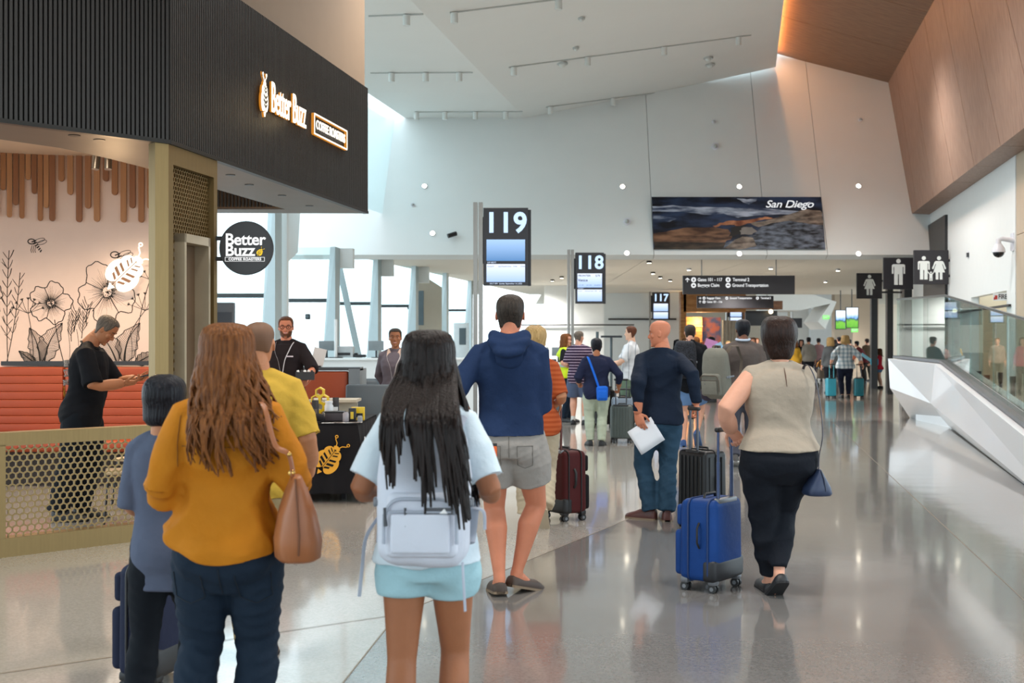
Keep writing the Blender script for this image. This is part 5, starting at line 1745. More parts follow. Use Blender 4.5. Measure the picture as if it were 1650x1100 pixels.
# ------------------------------------------------------------------ people
def on_surface(o, x, z, y0=-1.0, dy=1.0):
    """point of a garment under (x, z) seen from behind, in the person's space"""
    ok, p, n, i = o.ray_cast(Vector((x, y0, z)), Vector((0, dy, 0)))
    return (p + n * .002) if ok else None


def part_of(P, stem):
    return [c for c in P['root'].children if c.name.split('.')[0] == stem][0]


def seam(P, stem, pts, name, mat, r_=.002, n=6):
    """stitched line on a garment through (x, z) points"""
    o = part_of(P, stem)
    bpy.context.view_layer.update()
    out = []
    for a, b in zip(pts, pts[1:]):
        for k in range(n):
            q = on_surface(o, a[0] + (b[0] - a[0]) * k / n, a[1] + (b[1] - a[1]) * k / n)
            if q is not None:
                out.append(q)
    q = on_surface(o, *pts[-1])
    if q is not None:
        out.append(q)
    if len(out) > 1:
        m = MB(); m.tube(out, r_, 5); return m.build(name, mat, P['root'])


HZ = [0.0, .05, .12, .2, .28, .36, .45, .52, .6, .68, .76, .84, .91, .96, .99, 1.0]
HW = [.13, .19, .245, .275, .29, .303, .318, .325, .333, .338, .334, .312, .26, .185, .095, .03]
HF = [.27, .325, .34, .345, .35, .345, .34, .335, .355, .355, .342, .312, .255, .175, .09, .03]
HB = [.02, .08, .15, .20, .25, .31, .37, .41, .435, .45, .445, .41, .345, .25, .13, .03]


def head_surf(az, z, grow=0.):
    """point of the head's surface, unit head height; az 0 = face, positive towards +x"""
    w_ = np.interp(z, HZ, HW) + grow
    f_ = np.interp(z, HZ, HF) + grow
    b_ = np.interp(z, HZ, HB) + grow
    s_, c_ = math.sin(az), math.cos(az)
    e = 2 / 2.25
    x = w_ * math.copysign(abs(s_) ** e, s_)
    y = (f_ if c_ > 0 else b_) * math.copysign(abs(c_) ** e, c_)
    if z < .4 and y > 0:                       # the jaw narrows towards the chin
        x *= 1 - .38 * (1 - z / .4) * (y / max(f_, 1e-3))
    return x, y, z


def gauss(co, c, s):
    d = (co - np.array(c)) / np.array(s)
    return np.exp(-.5 * (d * d).sum(1))


def head_mesh(hh, vox, face=True, ears=True, fem=False):
    mb = MB()
    zs = [0, .03, .07, .12, .2, .28, .36, .45, .52, .6, .68, .76, .84, .9, .94, .97, .99, 1]
    mb.loft([[head_surf(2 * PI * j / 28, z) for j in range(28)] for z in zs])
    nw = .8 if fem else 1.
    mb.tube([(0, .30, .60), (0, .355, .50), (0, .405, .41), (0, .415, .375), (0, .35, .345)], [.03, .035 * nw, .046 * nw, .05 * nw, .035], 10, rnd=True)
    for sx in (-1, 1):
        mb.ell((sx * .043, .365, .368), (.032, .04, .03))
        mb.ell((sx * .17, .24, .42), (.12, .09, .10))
    if not fem:
        mb.tube([(-.2, .28, .595), (-.1, .335, .605), (0, .34, .595), (.1, .335, .605), (.2, .28, .595)], .035, 8, rnd=True)
    mb.ell((0, .30, .055), (.09, .06, .06))
    for k, y in ((.285, .31), (.21, .305)):
        mb.tube([(-.1, y - .035, k - .02), (-.05, y + .015, k), (0, y + .028, k + .004), (.05, y + .015, k), (.1, y - .035, k - .02)], .026, 8, rnd=True)
    if ears:
        for sx in (-1, 1):
            ro = Matrix.Rotation(sx * .35, 3, 'Z') @ Matrix.Rotation(-.15, 3, 'X')
            mb.ell((sx * .345, -.03, .475), (.022, .075, .135), ro)
            mb.ell((sx * .352, -.02, .40), (.018, .035, .05), ro)
    mb.tube([(0, -.1, .35), (0, -.14, -.05), (0, -.15, -.35)], [.2, .235 if not fem else .2, .25 if not fem else .21], 18)
    me = remesh(mb, vox / hh, 2)
    co, no = coords(me)
    d = np.zeros(len(co))
    if face:
        for sx in (-1, 1):
            d -= .035 * gauss(co, (sx * .145, .34, .52), (.075, .08, .045))
            d -= .012 * gauss(co, (sx * .355, .0, .475), (.02, .03, .06))
        d -= .018 * gauss(co, (0, .35, .247), (.11, .06, .012))
    co = (co + no * d[:, None]) * hh
    setco(me, co)
    return me


def hair_cap(mb, hh, hf, hs, hb, th, hang=None, N=36, rows=12, top=.0, roll=0., lump=.0, seed=0, mi=0, rnd=False):
    rs = random.Random(seed)
    ph = [rs.uniform(0, 6) for _ in range(6)]
    rings = []
    azs = [2 * PI * j / N for j in range(N)]

    def hl(az):
        a = abs((az + PI) % (2 * PI) - PI) / PI
        return float(np.interp(a, [0, .25, .40, .56, .68, 1], [hf, hf, hs, hs, hb, hb]))
    ts = [-.04, 0, .06] + [(i + 1) / rows for i in range(rows)]
    for q, t in enumerate(ts):
        ring = []
        for az in azs:
            h0 = hl(az)
            tt = max(t, 0)
            z = h0 + (1 - h0) * (1 - (1 - tt) ** 1.35)
            zz = max(z, hang) if hang is not None else max(z, .3)
            g = th * (.25 if t <= 0 else (.8 if t < .07 else 1)) * (1 if not rnd else .45 + .55 * smooth01(0, .42, tt)) + top * tt
            g += lump * (math.sin(az * 5 + ph[0] + z * 6) + math.sin(az * 9 + ph[1] - z * 9)) * (.5 if t > 0 else 0)
            if t < 0:
                g = -.05
                z = z - roll
            x, y, _ = head_surf(az, min(zz, .999), g)
            zo = z if z < .6 else z + g * (z - .6) / .4
            ring.append((x * hh, y * hh, zo * hh))
        rings.append(ring)
    mb.loft(rings, True, mi)


def hair_locks(mb, hh, n, length, clear, az0=115, wave=.03, spread=1., rad=.055, seed=1, part=0., hang=.60, back=.05, taper=.25, zvar=.25, pull=0., lenf=None):
    rs = random.Random(seed)
    for i in range(n):
        az = PI + R(az0) * (2 * (i + .5) / n - 1) + rs.uniform(-.08, .08)
        sx = math.sin(az)
        pts, rad_ = [], []
        L = length * (1 - zvar * rs.random() ** 1.5) * (1 - .12 * abs(sx)) * (lenf(sx) if lenf else 1)
        pl_ = pull * (1.8 if sx > .3 else .5)
        a1, a2 = rs.uniform(0, 6), rs.uniform(0, 6)
        g = .085 + .05 * rs.random()
        for kr, z in ((.10, 1.0), (.38, .995), (.66, .965), (.88, .91), (1, .82), (1, .71), (1, hang)):
            x, y, _ = head_surf(az, min(z, .84), g * .75)
            pts.append((x * kr * hh, (y + .05 * (1 - kr)) * kr * hh - .03 * hh * (1 - kr), (z + g * .55 * (1 if kr < .9 else (.5 if z > .8 else 0))) * hh))
            rad_.append(rad * (.55 + .45 * kr))
        x0, y0, z0 = pts[-1]
        K = 9
        for k in range(1, K + 1):
            t = k / K
            z = hang * hh - t * L
            sp = 1 + (spread - 1) * math.sin(min(1, t * 1.2) * PI / 2)
            wv = wave * hh * min(1, t * 2.5)
            x = x0 * sp + wv * math.sin(a1 + t * 9 + i) + pl_ * t * t * hh
            y = y0 - back * hh * math.sin(min(t * 1.6, 1) * PI / 2) + wv * .7 * math.cos(a2 + t * 8)
            if y0 > -.1 * hh:
                y = y0 - .10 * hh * t
            y = min(y, clear(x, z) - rad * hh * .5 - .012 * (i % 3)) if y0 < -.1 * hh else y
            pts.append((x, y, z))
            rad_.append(rad * (1 - (1 - taper) * t ** 1.6))
        mb.tube(pts, [r * hh for r in rad_], 6, flat=.6, side=(math.cos(az), -math.sin(az), 0))


def hand_part(mb, wrist, d, n, ts, s, curl=.5, spread=.12, thumb=.5):
    """wrist position, finger direction d, palm normal n (fingers curl towards n), ts = side of the thumb along d x n"""
    W0 = Vector(wrist); d = Vector(d).normalized(); n = Vector(n); n = (n - d * n.dot(d)).normalized(); l = d.cross(n) * ts
    rings = []
    for t, hw_, ht in ((-.12, .155, .125), (0, .165, .12), (.12, .20, .125), (.28, .235, .12), (.45, .235, .105), (.54, .215, .08)):
        c = W0 + d * t * s
        rings.append([c + l * (hw_ * s * math.copysign(abs(math.cos(a)) ** .75, math.cos(a))) + n * (ht * s * math.sin(a)) for a in [2 * PI * j / 14 for j in range(14)]])
    mb.loft(rings)
    for k, (off, L) in enumerate(((.165, .42), (.055, .475), (-.055, .44), (-.16, .35))):
        p = W0 + d * (.5 - .03 * abs(k - 1.2)) * s + l * off * s
        ang = 0
        dd = (d + l * (off * spread * 5)).normalized()
        pts, rr = [p - dd * .06 * s], [.052 * s]
        pts.append(p); rr.append(.054 * s)
        for seg, f in ((.45, .75), (.3, 1.), (.25, .7)):
            ang += curl * f * 1.25
            q = dd * math.cos(ang) + n * math.sin(ang)
            p = p + q * seg * L * s
            pts.append(p); rr.append((.05 if seg > .4 else .045 if seg > .28 else .036) * s)
        mb.tube(pts, rr, 8, rnd=True)
    p = W0 + d * .08 * s + l * .15 * s
    q1 = (d * .62 + l * .72 + n * (.15 + thumb * .5)).normalized()
    q2 = (d * .85 + l * (.3 - thumb * .5) + n * (.15 + thumb * .8)).normalized()
    a = p + q1 * .26 * s
    b = a + q2 * .17 * s
    c = b + (q2 + d * .1).normalized() * .13 * s
    mb.tube([p, a, b, c], [.075 * s, .062 * s, .054 * s, .043 * s], 8, rnd=True)


TZ = [.44, .47, .50, .53, .57, .61, .64, .68, .72, .76, .79, .81, .825, .84]
T_M = dict(w=[.080, .090, .096, .096, .090, .084, .084, .089, .096, .099, .090, .070, .052, .039],
           f=[.05, .058, .062, .064, .064, .062, .062, .064, .066, .064, .056, .048, .040, .036],
           b=[.055, .074, .080, .074, .060, .050, .050, .055, .062, .066, .062, .056, .048, .042])
T_F = dict(w=[.086, .100, .105, .102, .090, .076, .075, .081, .086, .088, .080, .062, .046, .034],
           f=[.05, .058, .06, .062, .060, .056, .058, .066, .076, .070, .056, .046, .036, .030],
           b=[.06, .080, .086, .078, .058, .046, .045, .050, .056, .060, .057, .052, .044, .036])


def smooth01(a, b, x):
    t = min(1, max(0, (x - a) / (b - a)))
    return t * t * (3 - 2 * t)


def ik(a, b, l1, l2, pole):
    a = Vector(a); b = Vector(b); d = b - a
    L = d.length
    if L > (l1 + l2) * .999:
        b = a + d.normalized() * (l1 + l2) * .999
        d = b - a; L = d.length
    x = (l1 * l1 - l2 * l2 + L * L) / (2 * L)
    h = math.sqrt(max(l1 * l1 - x * x, 0))
    u = d.normalized()
    p = Vector(pole); p = (p - u * p.dot(u))
    p = p.normalized() if p.length > 1e-6 else u.orthogonal()
    return a + u * x + p * h, b


SKIN = dict(tan=skin_mat('skin_tan', '#b57a56'), fair=skin_mat('skin_fair', '#d29a80'), red=skin_mat('skin_ruddy', '#c27a5c'), brown=skin_mat('skin_brown', '#9a6242'), deep=skin_mat('skin_deep', '#6d4431'), pale=skin_mat('skin_pale', '#d8ab92'))
EYE_W = M('eye_white', '#e8e2da', .3, var=0)
EYE_D = M('eye_iris', '#2a1c14', .2, var=0)
LIP = M('lips', '#a8574c', .5, var=.05)
TEETH = M('teeth', '#f4f1ea', .3, var=0)


def person(label, X, Y, H, yaw=0., fem=False, g=1., skin='tan', vox=.011, group=None, hair=None, top=None, bottom=None, shoe=None,
           feet=None, wrists=None, hands=None, lean=0., twist=0., head=(0, 0, 0), face=False, belly=0., poles=None, sock=None, smile=False, hs=1.0, roll=0., brow='#3a2a20'):
    root = thing('person', label, 'person', (X, Y, 0), R(yaw), group)
    T = T_F if fem else T_M
    hh = .131 * H * hs
    fine = vox < .0125
    lz, tz = R(lean), R(twist)
    piv = Vector((0, 0, .54 * H))

    def up(p, wgt=None):
        p = Vector(p)
        k = smooth01(.50, .74, p.z / H) if wgt is None else wgt
        m = Matrix.Rotation(tz * k, 3, 'Z') @ Matrix.Rotation(-lz * k, 3, 'X') @ Matrix.Rotation(R(roll) * k, 3, 'Y')
        return piv + m @ (p - piv)

    def dims(z, off=0.):
        f = z / H
        wv = np.interp(f, TZ, T['w']) * g * H
        fv = np.interp(f, TZ, T['f']) * (1 + (g - 1) * .8) * H
        bv = np.interp(f, TZ, T['b']) * (1 + (g - 1) * .8) * H
        if belly:
            fv += belly * H * math.exp(-((f - .61) / .07) ** 2)
        return wv + off, fv + off, bv + off

    def ring(z, off=0., n=32, e=2.35, sink=0.):
        wv, fv, bv = dims(z, off)
        out = []
        for j in range(n):
            a = 2 * PI * j / n
            c_, s_ = math.cos(a), math.sin(a)
            x = wv * math.copysign(abs(c_) ** (2 / e), c_)
            y = (fv if s_ > 0 else bv) * math.copysign(abs(s_) ** (2 / e), s_)
            out.append(up((x, y, z)))
        return out
    sw = (.081 if fem else .093) * H * (1 + (g - 1) * .6)
    SH = [up((s_ * sw, 0, .797 * H), 1) for s_ in (-1, 1)]
    hipx = (.053 if fem else .050) * H * g
    HIP = [Vector((s_ * hipx, 0, .515 * H)) for s_ in (-1, 1)]
    # feet: (x of the ball, y of the ball, yaw, heel raise, lift) as fractions of H and degrees
    feet = feet or [(-.055, .07, 4, 0, 0), (.055, .07, -4, 0, 0)]
    ANK, KNEE, FR = [], [], []
    for i, (fx, fy, fyaw, fp, fl) in enumerate(feet):
        m = Matrix.Rotation(R(fyaw), 3, 'Z') @ Matrix.Rotation(-R(fp), 3, 'X')
        ball = Vector((fx * H, fy * H, .012 * H + fl * H))
        an = ball + m @ Vector((0, -.082 * H, .030 * H))
        kn, an2 = ik(HIP[i], an, .243 * H, .24 * H, m @ Vector((0, 1, .15)) if fp < 60 else Vector((0, 1, -.2)))
        ball += an2 - an
        ANK.append(an2); KNEE.append(kn); FR.append((m, ball))
    # arms
    wrists = wrists or [(-.15, .02, .485), (.15, .02, .485)]
    hands = hands or [{}, {}]
    poles = poles or [(-.35, -1, -.3), (.35, -1, -.3)]
    WR, EL = [], []
    for i in (0, 1):
        e_, w_ = ik(SH[i], Vector(wrists[i]) * H, .172 * H, .150 * H, poles[i])
        EL.append(e_); WR.append(w_)
    ga = 1 + (g - 1) * .9
    # head frame
    nb = up((0, -.010 * H, .84 * H), 1)
    hm = Matrix.Rotation(R(head[0]) + tz, 4, 'Z') @ Matrix.Rotation(R(head[1]) - lz * .35, 4, 'X') @ Matrix.Rotation(R(head[2]), 4, 'Y')
    hp = nb + Vector((0, .012 * H + max(0, -R(head[1])) * .02 * H, .022 * H)) + Matrix.Rotation(tz, 3, 'Z') @ Vector((0, math.sin(lz) * .03 * H, 0))
    HM = Matrix.Translation(hp) @ hm          # origin at the chin level under the skull
    # ---------------- body (one continuous skin)
    mb = MB()
    mb.loft([ring(z * H, -.010 * H) for z in (.46, .49, .52, .56, .60, .64, .68, .72, .76, .79, .81)])
    wv = .03 * H
    for i in (0, 1):
        r_ = [.031 * ga * H, .030 * ga * H, .0265 * ga * H, .0235 * ga * H, .0255 * ga * H, .0215 * ga * H, .0155 * H, .0155 * H]
        S, E, W_ = SH[i], EL[i], WR[i]
        inn = S + (up((0, 0, .79 * H), 1) - S) * .35
        mb.tube([inn, S, S.lerp(E, .4), E - (E - S) * .05, E.lerp(W_, .22), E.lerp(W_, .6), E.lerp(W_, .95), W_], [.034 * H] + r_[:7], 14, rnd=True)
        hip, kn, an = HIP[i], KNEE[i], ANK[i]
        back = (FR[i][0] @ Vector((0, -1, 0)))
        calf = kn.lerp(an, .28) + back * .010 * H
        cv = .84 if bottom and bottom.get('hem', .05) < 1 else 1.
        mb.tube([hip, hip.lerp(kn, .35), hip.lerp(kn, .75), kn, calf, kn.lerp(an, .6) + back * .003 * H, kn.lerp(an, .9), an], [q * cv for q in [.054 * ga * H, .051 * ga * H, .040 * ga * H, .0345 * ga * H, .0365 * ga * H, .027 * ga * H]] + [.0205 * H, .021 * H], 16, rnd=True)
        m, ball = FR[i]
        mb.tube([an + m @ Vector((0, -.004 * H, -.012 * H)), an + m @ Vector((0, .02 * H, -.008 * H)), ball + m @ Vector((0, -.01 * H, .004 * H)), ball + m @ Vector((0, .04 * H, -.001 * H))], [.018 * H, .022 * H, .018 * H, .011 * H], 12, rnd=True)
    nt_ = HM @ Vector((0, -.12 * hh, .12 * hh))
    mb.tube([up((0, -.012 * H, .79 * H), 1), nb, nt_], [.055 * H, (.033 if fem else .037) * H * (1 + (g - 1) * .4), (.028 if fem else .033) * H], 16)
    pieces = [remesh(mb, vox * 1.1, 3)]
    hme = head_mesh(hh, max(vox * .42, .0042), face, fem=fem)
    co, _ = coords(hme)
    setco(hme, co @ np.array(HM.to_3x3()).T + np.array(HM.translation))
    pieces.append(hme)
    for i in (0, 1):
        hd = dict(hands[i])
        fo = (WR[i] - EL[i]).normalized()
        d = Vector(hd.get('d', fo)); n_ = Vector(hd.get('n', (-1 if i == 1 else 1, .15, 0)))
        hmb = MB()
        ts = hd.get('ts', None)
        if ts is None:                       # thumb forward by default
            l = d.cross(n_ - d * n_.dot(d))
            ts = 1 if l.dot(Vector(hd.get('thumb_to', (0, 1, .4)))) > 0 else -1
        mb_s = .104 * H
        hand_part(hmb, WR[i], d, n_, ts, mb_s, hd.get('curl', .35), hd.get('spread', .1), hd.get('thumb', .4))
        pieces.append(remesh(hmb, max(vox * .38, .0036), 1))
    join_meshes('body', pieces, SKIN[skin], root)
    # ---------------- face details
    if face:
        e = MB()
        for sx in (-1, 1):
            e.ell((sx * .145 * hh, .250 * hh, .512 * hh), .045 * hh, None, 12, 8, 0)
            e.ell((sx * .145 * hh, .281 * hh, .512 * hh), (.030 * hh, .020 * hh, .030 * hh), None, 10, 6, 1)
        o = e.build('eyes', [EYE_W, EYE_D], root); o.matrix_local = HM
        e = MB()
        for sx in (-1, 1):
            e.ell((sx * .145 * hh, .250 * hh, .541 * hh), (.054 * hh, .052 * hh, .030 * hh), Matrix.Rotation(-.25, 3, 'X'), 12, 8)
            e.ell((sx * .145 * hh, .248 * hh, .480 * hh), (.052 * hh, .048 * hh, .020 * hh), None, 12, 8)
        o = e.build('eyelids', SKIN[skin], root); o.matrix_local = HM
        b = MB()
        for sx in (-1, 1):
            b.tube([(sx * .07 * hh, .36 * hh, .605 * hh), (sx * .15 * hh, .35 * hh, .63 * hh), (sx * .225 * hh, .29 * hh, .605 * hh)], [.013 * hh, .016 * hh, .009 * hh], 6)
        o = b.build('eyebrows', M('brow' + brow, brow, .8), root); o.matrix_local = HM
        l = MB()
        zz = .25
        up_ = .03 if smile else 0
        l.tube([(-.115 * hh, .285 * hh, (zz + up_) * hh), (-.05 * hh, .337 * hh, (zz + .012) * hh), (0, .348 * hh, (zz + .012) * hh), (.05 * hh, .337 * hh, (zz + .012) * hh), (.115 * hh, .285 * hh, (zz + up_) * hh)], [.008 * hh, .02 * hh, .02 * hh, .02 * hh, .008 * hh], 8)
        l.tube([(-.11 * hh, .285 * hh, (zz + up_ - .006) * hh), (-.05 * hh, .33 * hh, (zz - .035) * hh), (0, .34 * hh, (zz - .04) * hh), (.05 * hh, .33 * hh, (zz - .035) * hh), (.11 * hh, .285 * hh, (zz + up_ - .006) * hh)], [.008 * hh, .022 * hh, .024 * hh, .022 * hh, .008 * hh], 8)
        o = l.build('lips', LIP, root); o.matrix_local = HM
        if smile:
            t = MB(); t.ell((0, .318 * hh, (zz - .006) * hh), (.085 * hh, .036 * hh, .026 * hh))
            o = t.build('teeth', TEETH, root); o.matrix_local = HM
    # ---------------- hair
    if hair:
        hb_ = MB()
        st = hair['style']
        if st == 'short':
            hair_cap(hb_, hh, hair.get('hf', .86), hair.get('hs', .60), hair.get('hb', .22), hair.get('th', .035), lump=.004, seed=len(label))
        elif st == 'cap':
            hair_cap(hb_, hh, hair['hf'], hair['hs'], hair['hb'], hair['th'], hair.get('hang'), top=hair.get('top', 0), roll=hair.get('roll', .04), lump=hair.get('lump', .006), seed=len(label), N=48, rnd=hair.get('rnd', False))
        elif st == 'long':
            hair_cap(hb_, hh, hair.get('hf', .84), .52, .50, .03, .5, lump=.008, seed=len(label), N=48)
            ex_ = hair.get('extra')

            def clear(x, z):
                pz_, px_ = z + HM.translation.z, x
                wv_, fv_, bv_ = dims(min(pz_, .80 * H), (top or {}).get('loose', .01) * H + .012)
                q_ = min(abs(px_) / (wv_ * 1.02), 1)
                yb = -bv_ * (1 - q_ ** 2.35) ** (1 / 2.35)
                if pz_ > .80 * H:
                    k_ = min(1, (pz_ - .80 * H) / (.05 * H))
                    yb = yb * (1 - k_) + -.02 * H * k_
                if ex_:
                    yb = min(yb, ex_(px_, pz_))
                return yb - HM.translation.y
            hair_locks(hb_, hh, hair['n'], hair['length'], clear, hair.get('az', 115), hair.get('wave', .03), hair.get('spread', 1.), hair.get('rad', .06), len(label), back=hair.get('back', .05), taper=hair.get('taper', .25), zvar=hair.get('zvar', .25), pull=hair.get('pull', 0), lenf=hair.get('lenf'))
        if hair.get('bun'):
            hb_.ell((0, -.50 * hh, .62 * hh), (.13 * hh, .12 * hh, .13 * hh))
        if hair.get('beard'):
            rows = []
            for z in (.0, .03, .1, .18, .25, .32):
                rows.append([tuple(hh * c for c in head_surf(R(-100 + 200 * j / 24), z, ((.018 if z > .1 else .038) if not (abs(j - 12) < 4 and z > .2) else -.02))) for j in range(25)])
            hb_.loft(rows, False, closed=False)
        o = hb_.build('hair', hair['mat'], root, angle=80)
        o.matrix_local = HM
    # ---------------- trousers
    if bottom:
        mb = MB()
        lo = bottom.get('loose', .006) * H
        wz = bottom.get('waist', min(.60, (top or {}).get('hem', .5) + .045))
        zz = [z for z in (.455, .47, .50, .53, .57) if z < wz] + [wz]
        low_ = []
        for z, k in ((.405, .50), (.43, .74), (.45, .90)) if bottom.get('hem', .05) < 1.3 else ((.455, .93),):
            cz_ = [p - Vector((0, 0, (.47 - z) * H)) for p in ring(.47 * H, lo * .8)]
            low_.append([Vector((p.x * k, p.y * k, p.z)) for p in cz_])
        mb.loft(low_ + [ring(z * H, lo * .8) for z in zz if z > .455])
        for i in (0, 1):
            hip, kn, an = HIP[i], KNEE[i], ANK[i]
            back = (FR[i][0] @ Vector((0, -1, 0)))
            mb.ell(Vector((hip.x * .92, -.034 * H * (1 + (g - 1) * .5), .485 * H)), (.052 * H * ga, .046 * H * ga, .055 * H))
            hem = bottom.get('hem', .05)          # length along the leg: 0 = ankle, 1 = knee, 2 = hip
            rk, rh = bottom.get('rk', .040) * H * ga, bottom.get('rh', .036) * H * (1 + (g - 1) * .5)
            top_r = .058 * H * ga + lo
            if hem < 1:
                P_ = [hip + Vector((0, 0, .03 * H)), hip.lerp(kn, .3), hip.lerp(kn, .7), kn, kn.lerp(an, .35) + back * .006 * H, kn.lerp(an, .7), kn.lerp(an, 1 - hem)]
                R_ = [top_r * .86, top_r * .98, rk * 1.14, rk, rk * (1.0), (rk + rh * 1.2) / 2.2, rh]
            else:
                q = 2 - hem
                P_ = [hip + Vector((0, 0, .03 * H)), hip.lerp(kn, q * .5), hip.lerp(kn, q)]
                R_ = [top_r * .84, top_r * 1.03 + lo * .3, max(rk, top_r * .92)]
            mb.tube(P_, R_, 20)
        me = remesh(mb, vox, 9 if fine else 4)
        folds(me, 1.6 * bottom.get('fold', .0045), bottom.get('fk', (10, 10, 26)), len(label) + 3, lambda c: .35 + .65 * np.clip(1.15 - c[:, 2] / (.5 * H), 0, 1))
        join_meshes(bottom.get('name', 'trousers'), [me], bottom['mat'], root)
    # ---------------- top
    if top:
        mb = MB()
        lo = top.get('loose', .010) * H
        hz = top['hem'] * H
        zt_ = [hz] + [z * H for z in (.44, .47, .50, .53, .57, .61, .64, .68, .72, .76, .79, .808, .82) if z * H > hz + .008]
        fl = top.get('flare', .006) * H
        rings_ = []
        for z in zt_:
            k = 1 if z < .7 * H else max(.55, 1 - (z / H - .7) * 3.5)
            rings_.append(ring(z, lo * k + fl * max(0, (.62 * H - z) / (.2 * H))))
        mb.loft(rings_)
        for s_ in (-1, 1):                       # trapezius slope from neck to shoulder
            a_ = up((s_ * .03 * H, -.012 * H, .832 * H), 1); b_ = SH[0 if s_ < 0 else 1]
            mb.tube([a_, a_.lerp(b_, .55), b_], [.022 * H + lo * .4, .027 * H + lo * .3, .030 * H * ga + lo * .3], 12, rnd=True)
        sl = top.get('sleeve', 2.)               # 0 none, .5 half upper arm, 1 elbow, 2 wrist
        for i in (0, 1):
            S, E, W_ = SH[i], EL[i], WR[i]
            s0, s1, s2 = .0315 * ga * H + lo * .45, .0275 * ga * H + lo * .7, top.get('cuff', .0205) * H + lo * .2
            inn = S + (up((0, 0, .785 * H), 1) - S) * .4
            if sl <= 0:
                mb.tube([inn, S - (S - inn) * .22], [.044 * H, .033 * ga * H], 16)
            elif sl <= 1:
                end = S.lerp(E, sl)
                mb.tube([inn, S, S.lerp(end, .5), end], [.04 * H, s0, s0 * 1.0 + lo * .15, s0 * .98 + lo * .3], 16)
            else:
                end = E.lerp(W_, sl - 1)
                mb.tube([inn, S, S.lerp(E, .5), E, E.lerp(end, .5), end], [.04 * H, s0, (s0 + s1) / 2, s1, (s1 + s2) / 2 + .002, s2], 16)
        cz = top.get('collar', .842)
        mb.tube([up((0, -.010 * H, .80 * H), 1), up((0, -.012 * H, .83 * H), 1), up((0, -.010 * H, cz * H), 1)], [.062 * H, .045 * H, top.get('cr', .040) * H * (1 + (g - 1) * .3)], 20)
        me = remesh(mb, vox, 2)
        folds(me, 1.7 * top.get('fold', .005), top.get('fk', (9, 9, 13)), len(label) + 11, lambda c: np.clip((.80 * H - c[:, 2]) / (.2 * H) + .25, .15, 1))
        if top.get('warp') is not None:
            co, no = coords(me); setco(me, top['warp'](co, H))
        join_meshes(top.get('name', 'shirt'), [me], top['mat'], root)
    # ---------------- socks and shoes
    if sock:
        for i in (0, 1):
            s = MB(); an = ANK[i]; kn = KNEE[i]
            s.tube([an + (kn - an) * .2, an + (kn - an) * .08, an], [.0235 * H, .0235 * H, .0245 * H], 14)
            s.build('sock', sock, root)
    if shoe:
        for i in (0, 1):
            m, ball = FR[i]
            ank = ANK[i]
            low = shoe.get('low', False)
            prof = [(-.108, .014, .030), (-.104, .022, .052 if not low else .034), (-.085, .0255, .058 if not low else .036), (-.055, .026, .056 if not low else .032), (-.02, .028, .046 if not low else .030), (.01, .031, .034), (.035, .029, .027), (.055, .021, .02), (.064, .010, .012)]
            rings_ = []
            for yy, hw_, ht in prof:
                rg = []
                for j in range(18):
                    a = 2 * PI * j / 18
                    x = hw_ * math.copysign(abs(math.cos(a)) ** .75, math.cos(a))
                    z = -.008 + (ht if math.sin(a) > 0 else .004) * math.copysign(abs(math.sin(a)) ** .75, math.sin(a))
                    rg.append(ball + m @ (Vector((x, yy, z)) * H))
                rings_.append(rg)
            s = MB(); s.loft(rings_)
            o = s.build('shoe', shoe['mat'], root, angle=60)
            s = MB()
            out = [(hw_ * 1.06, yy) for yy, hw_, _ in prof] + [(-hw_ * 1.06, yy) for yy, hw_, _ in reversed(prof)]
            s.prism(out, lambda u, v, w_: ball + m @ (Vector((u, v, -.012 + w_)) * H), .008)
            s.build('sole', shoe.get('sole', M('rubber_black', '#17171a', .8)), o, smooth=False)
    Mw = Matrix.Translation((X, Y, 0)) @ Matrix.Rotation(R(yaw), 4, 'Z')
    return dict(root=root, W=[Mw @ p for p in WR], S=[Mw @ p for p in SH], E=[Mw @ p for p in EL], K=[Mw @ p for p in KNEE], A=[Mw @ p for p in ANK], HM=HM, hh=hh, Mw=Mw, ring=ring, H=H, up=up, dims=dims)
# ------------------------------------------------------------------ luggage
POLE = M('handle_pole_grey', '#4b4d53', .3, .8)
POLEB = M('handle_pole_black', '#1c1c20', .35, .5)
WHL = M('wheel_black', '#151517', .5)
WHG = M('wheel_grey', '#6e7074', .4, .4)


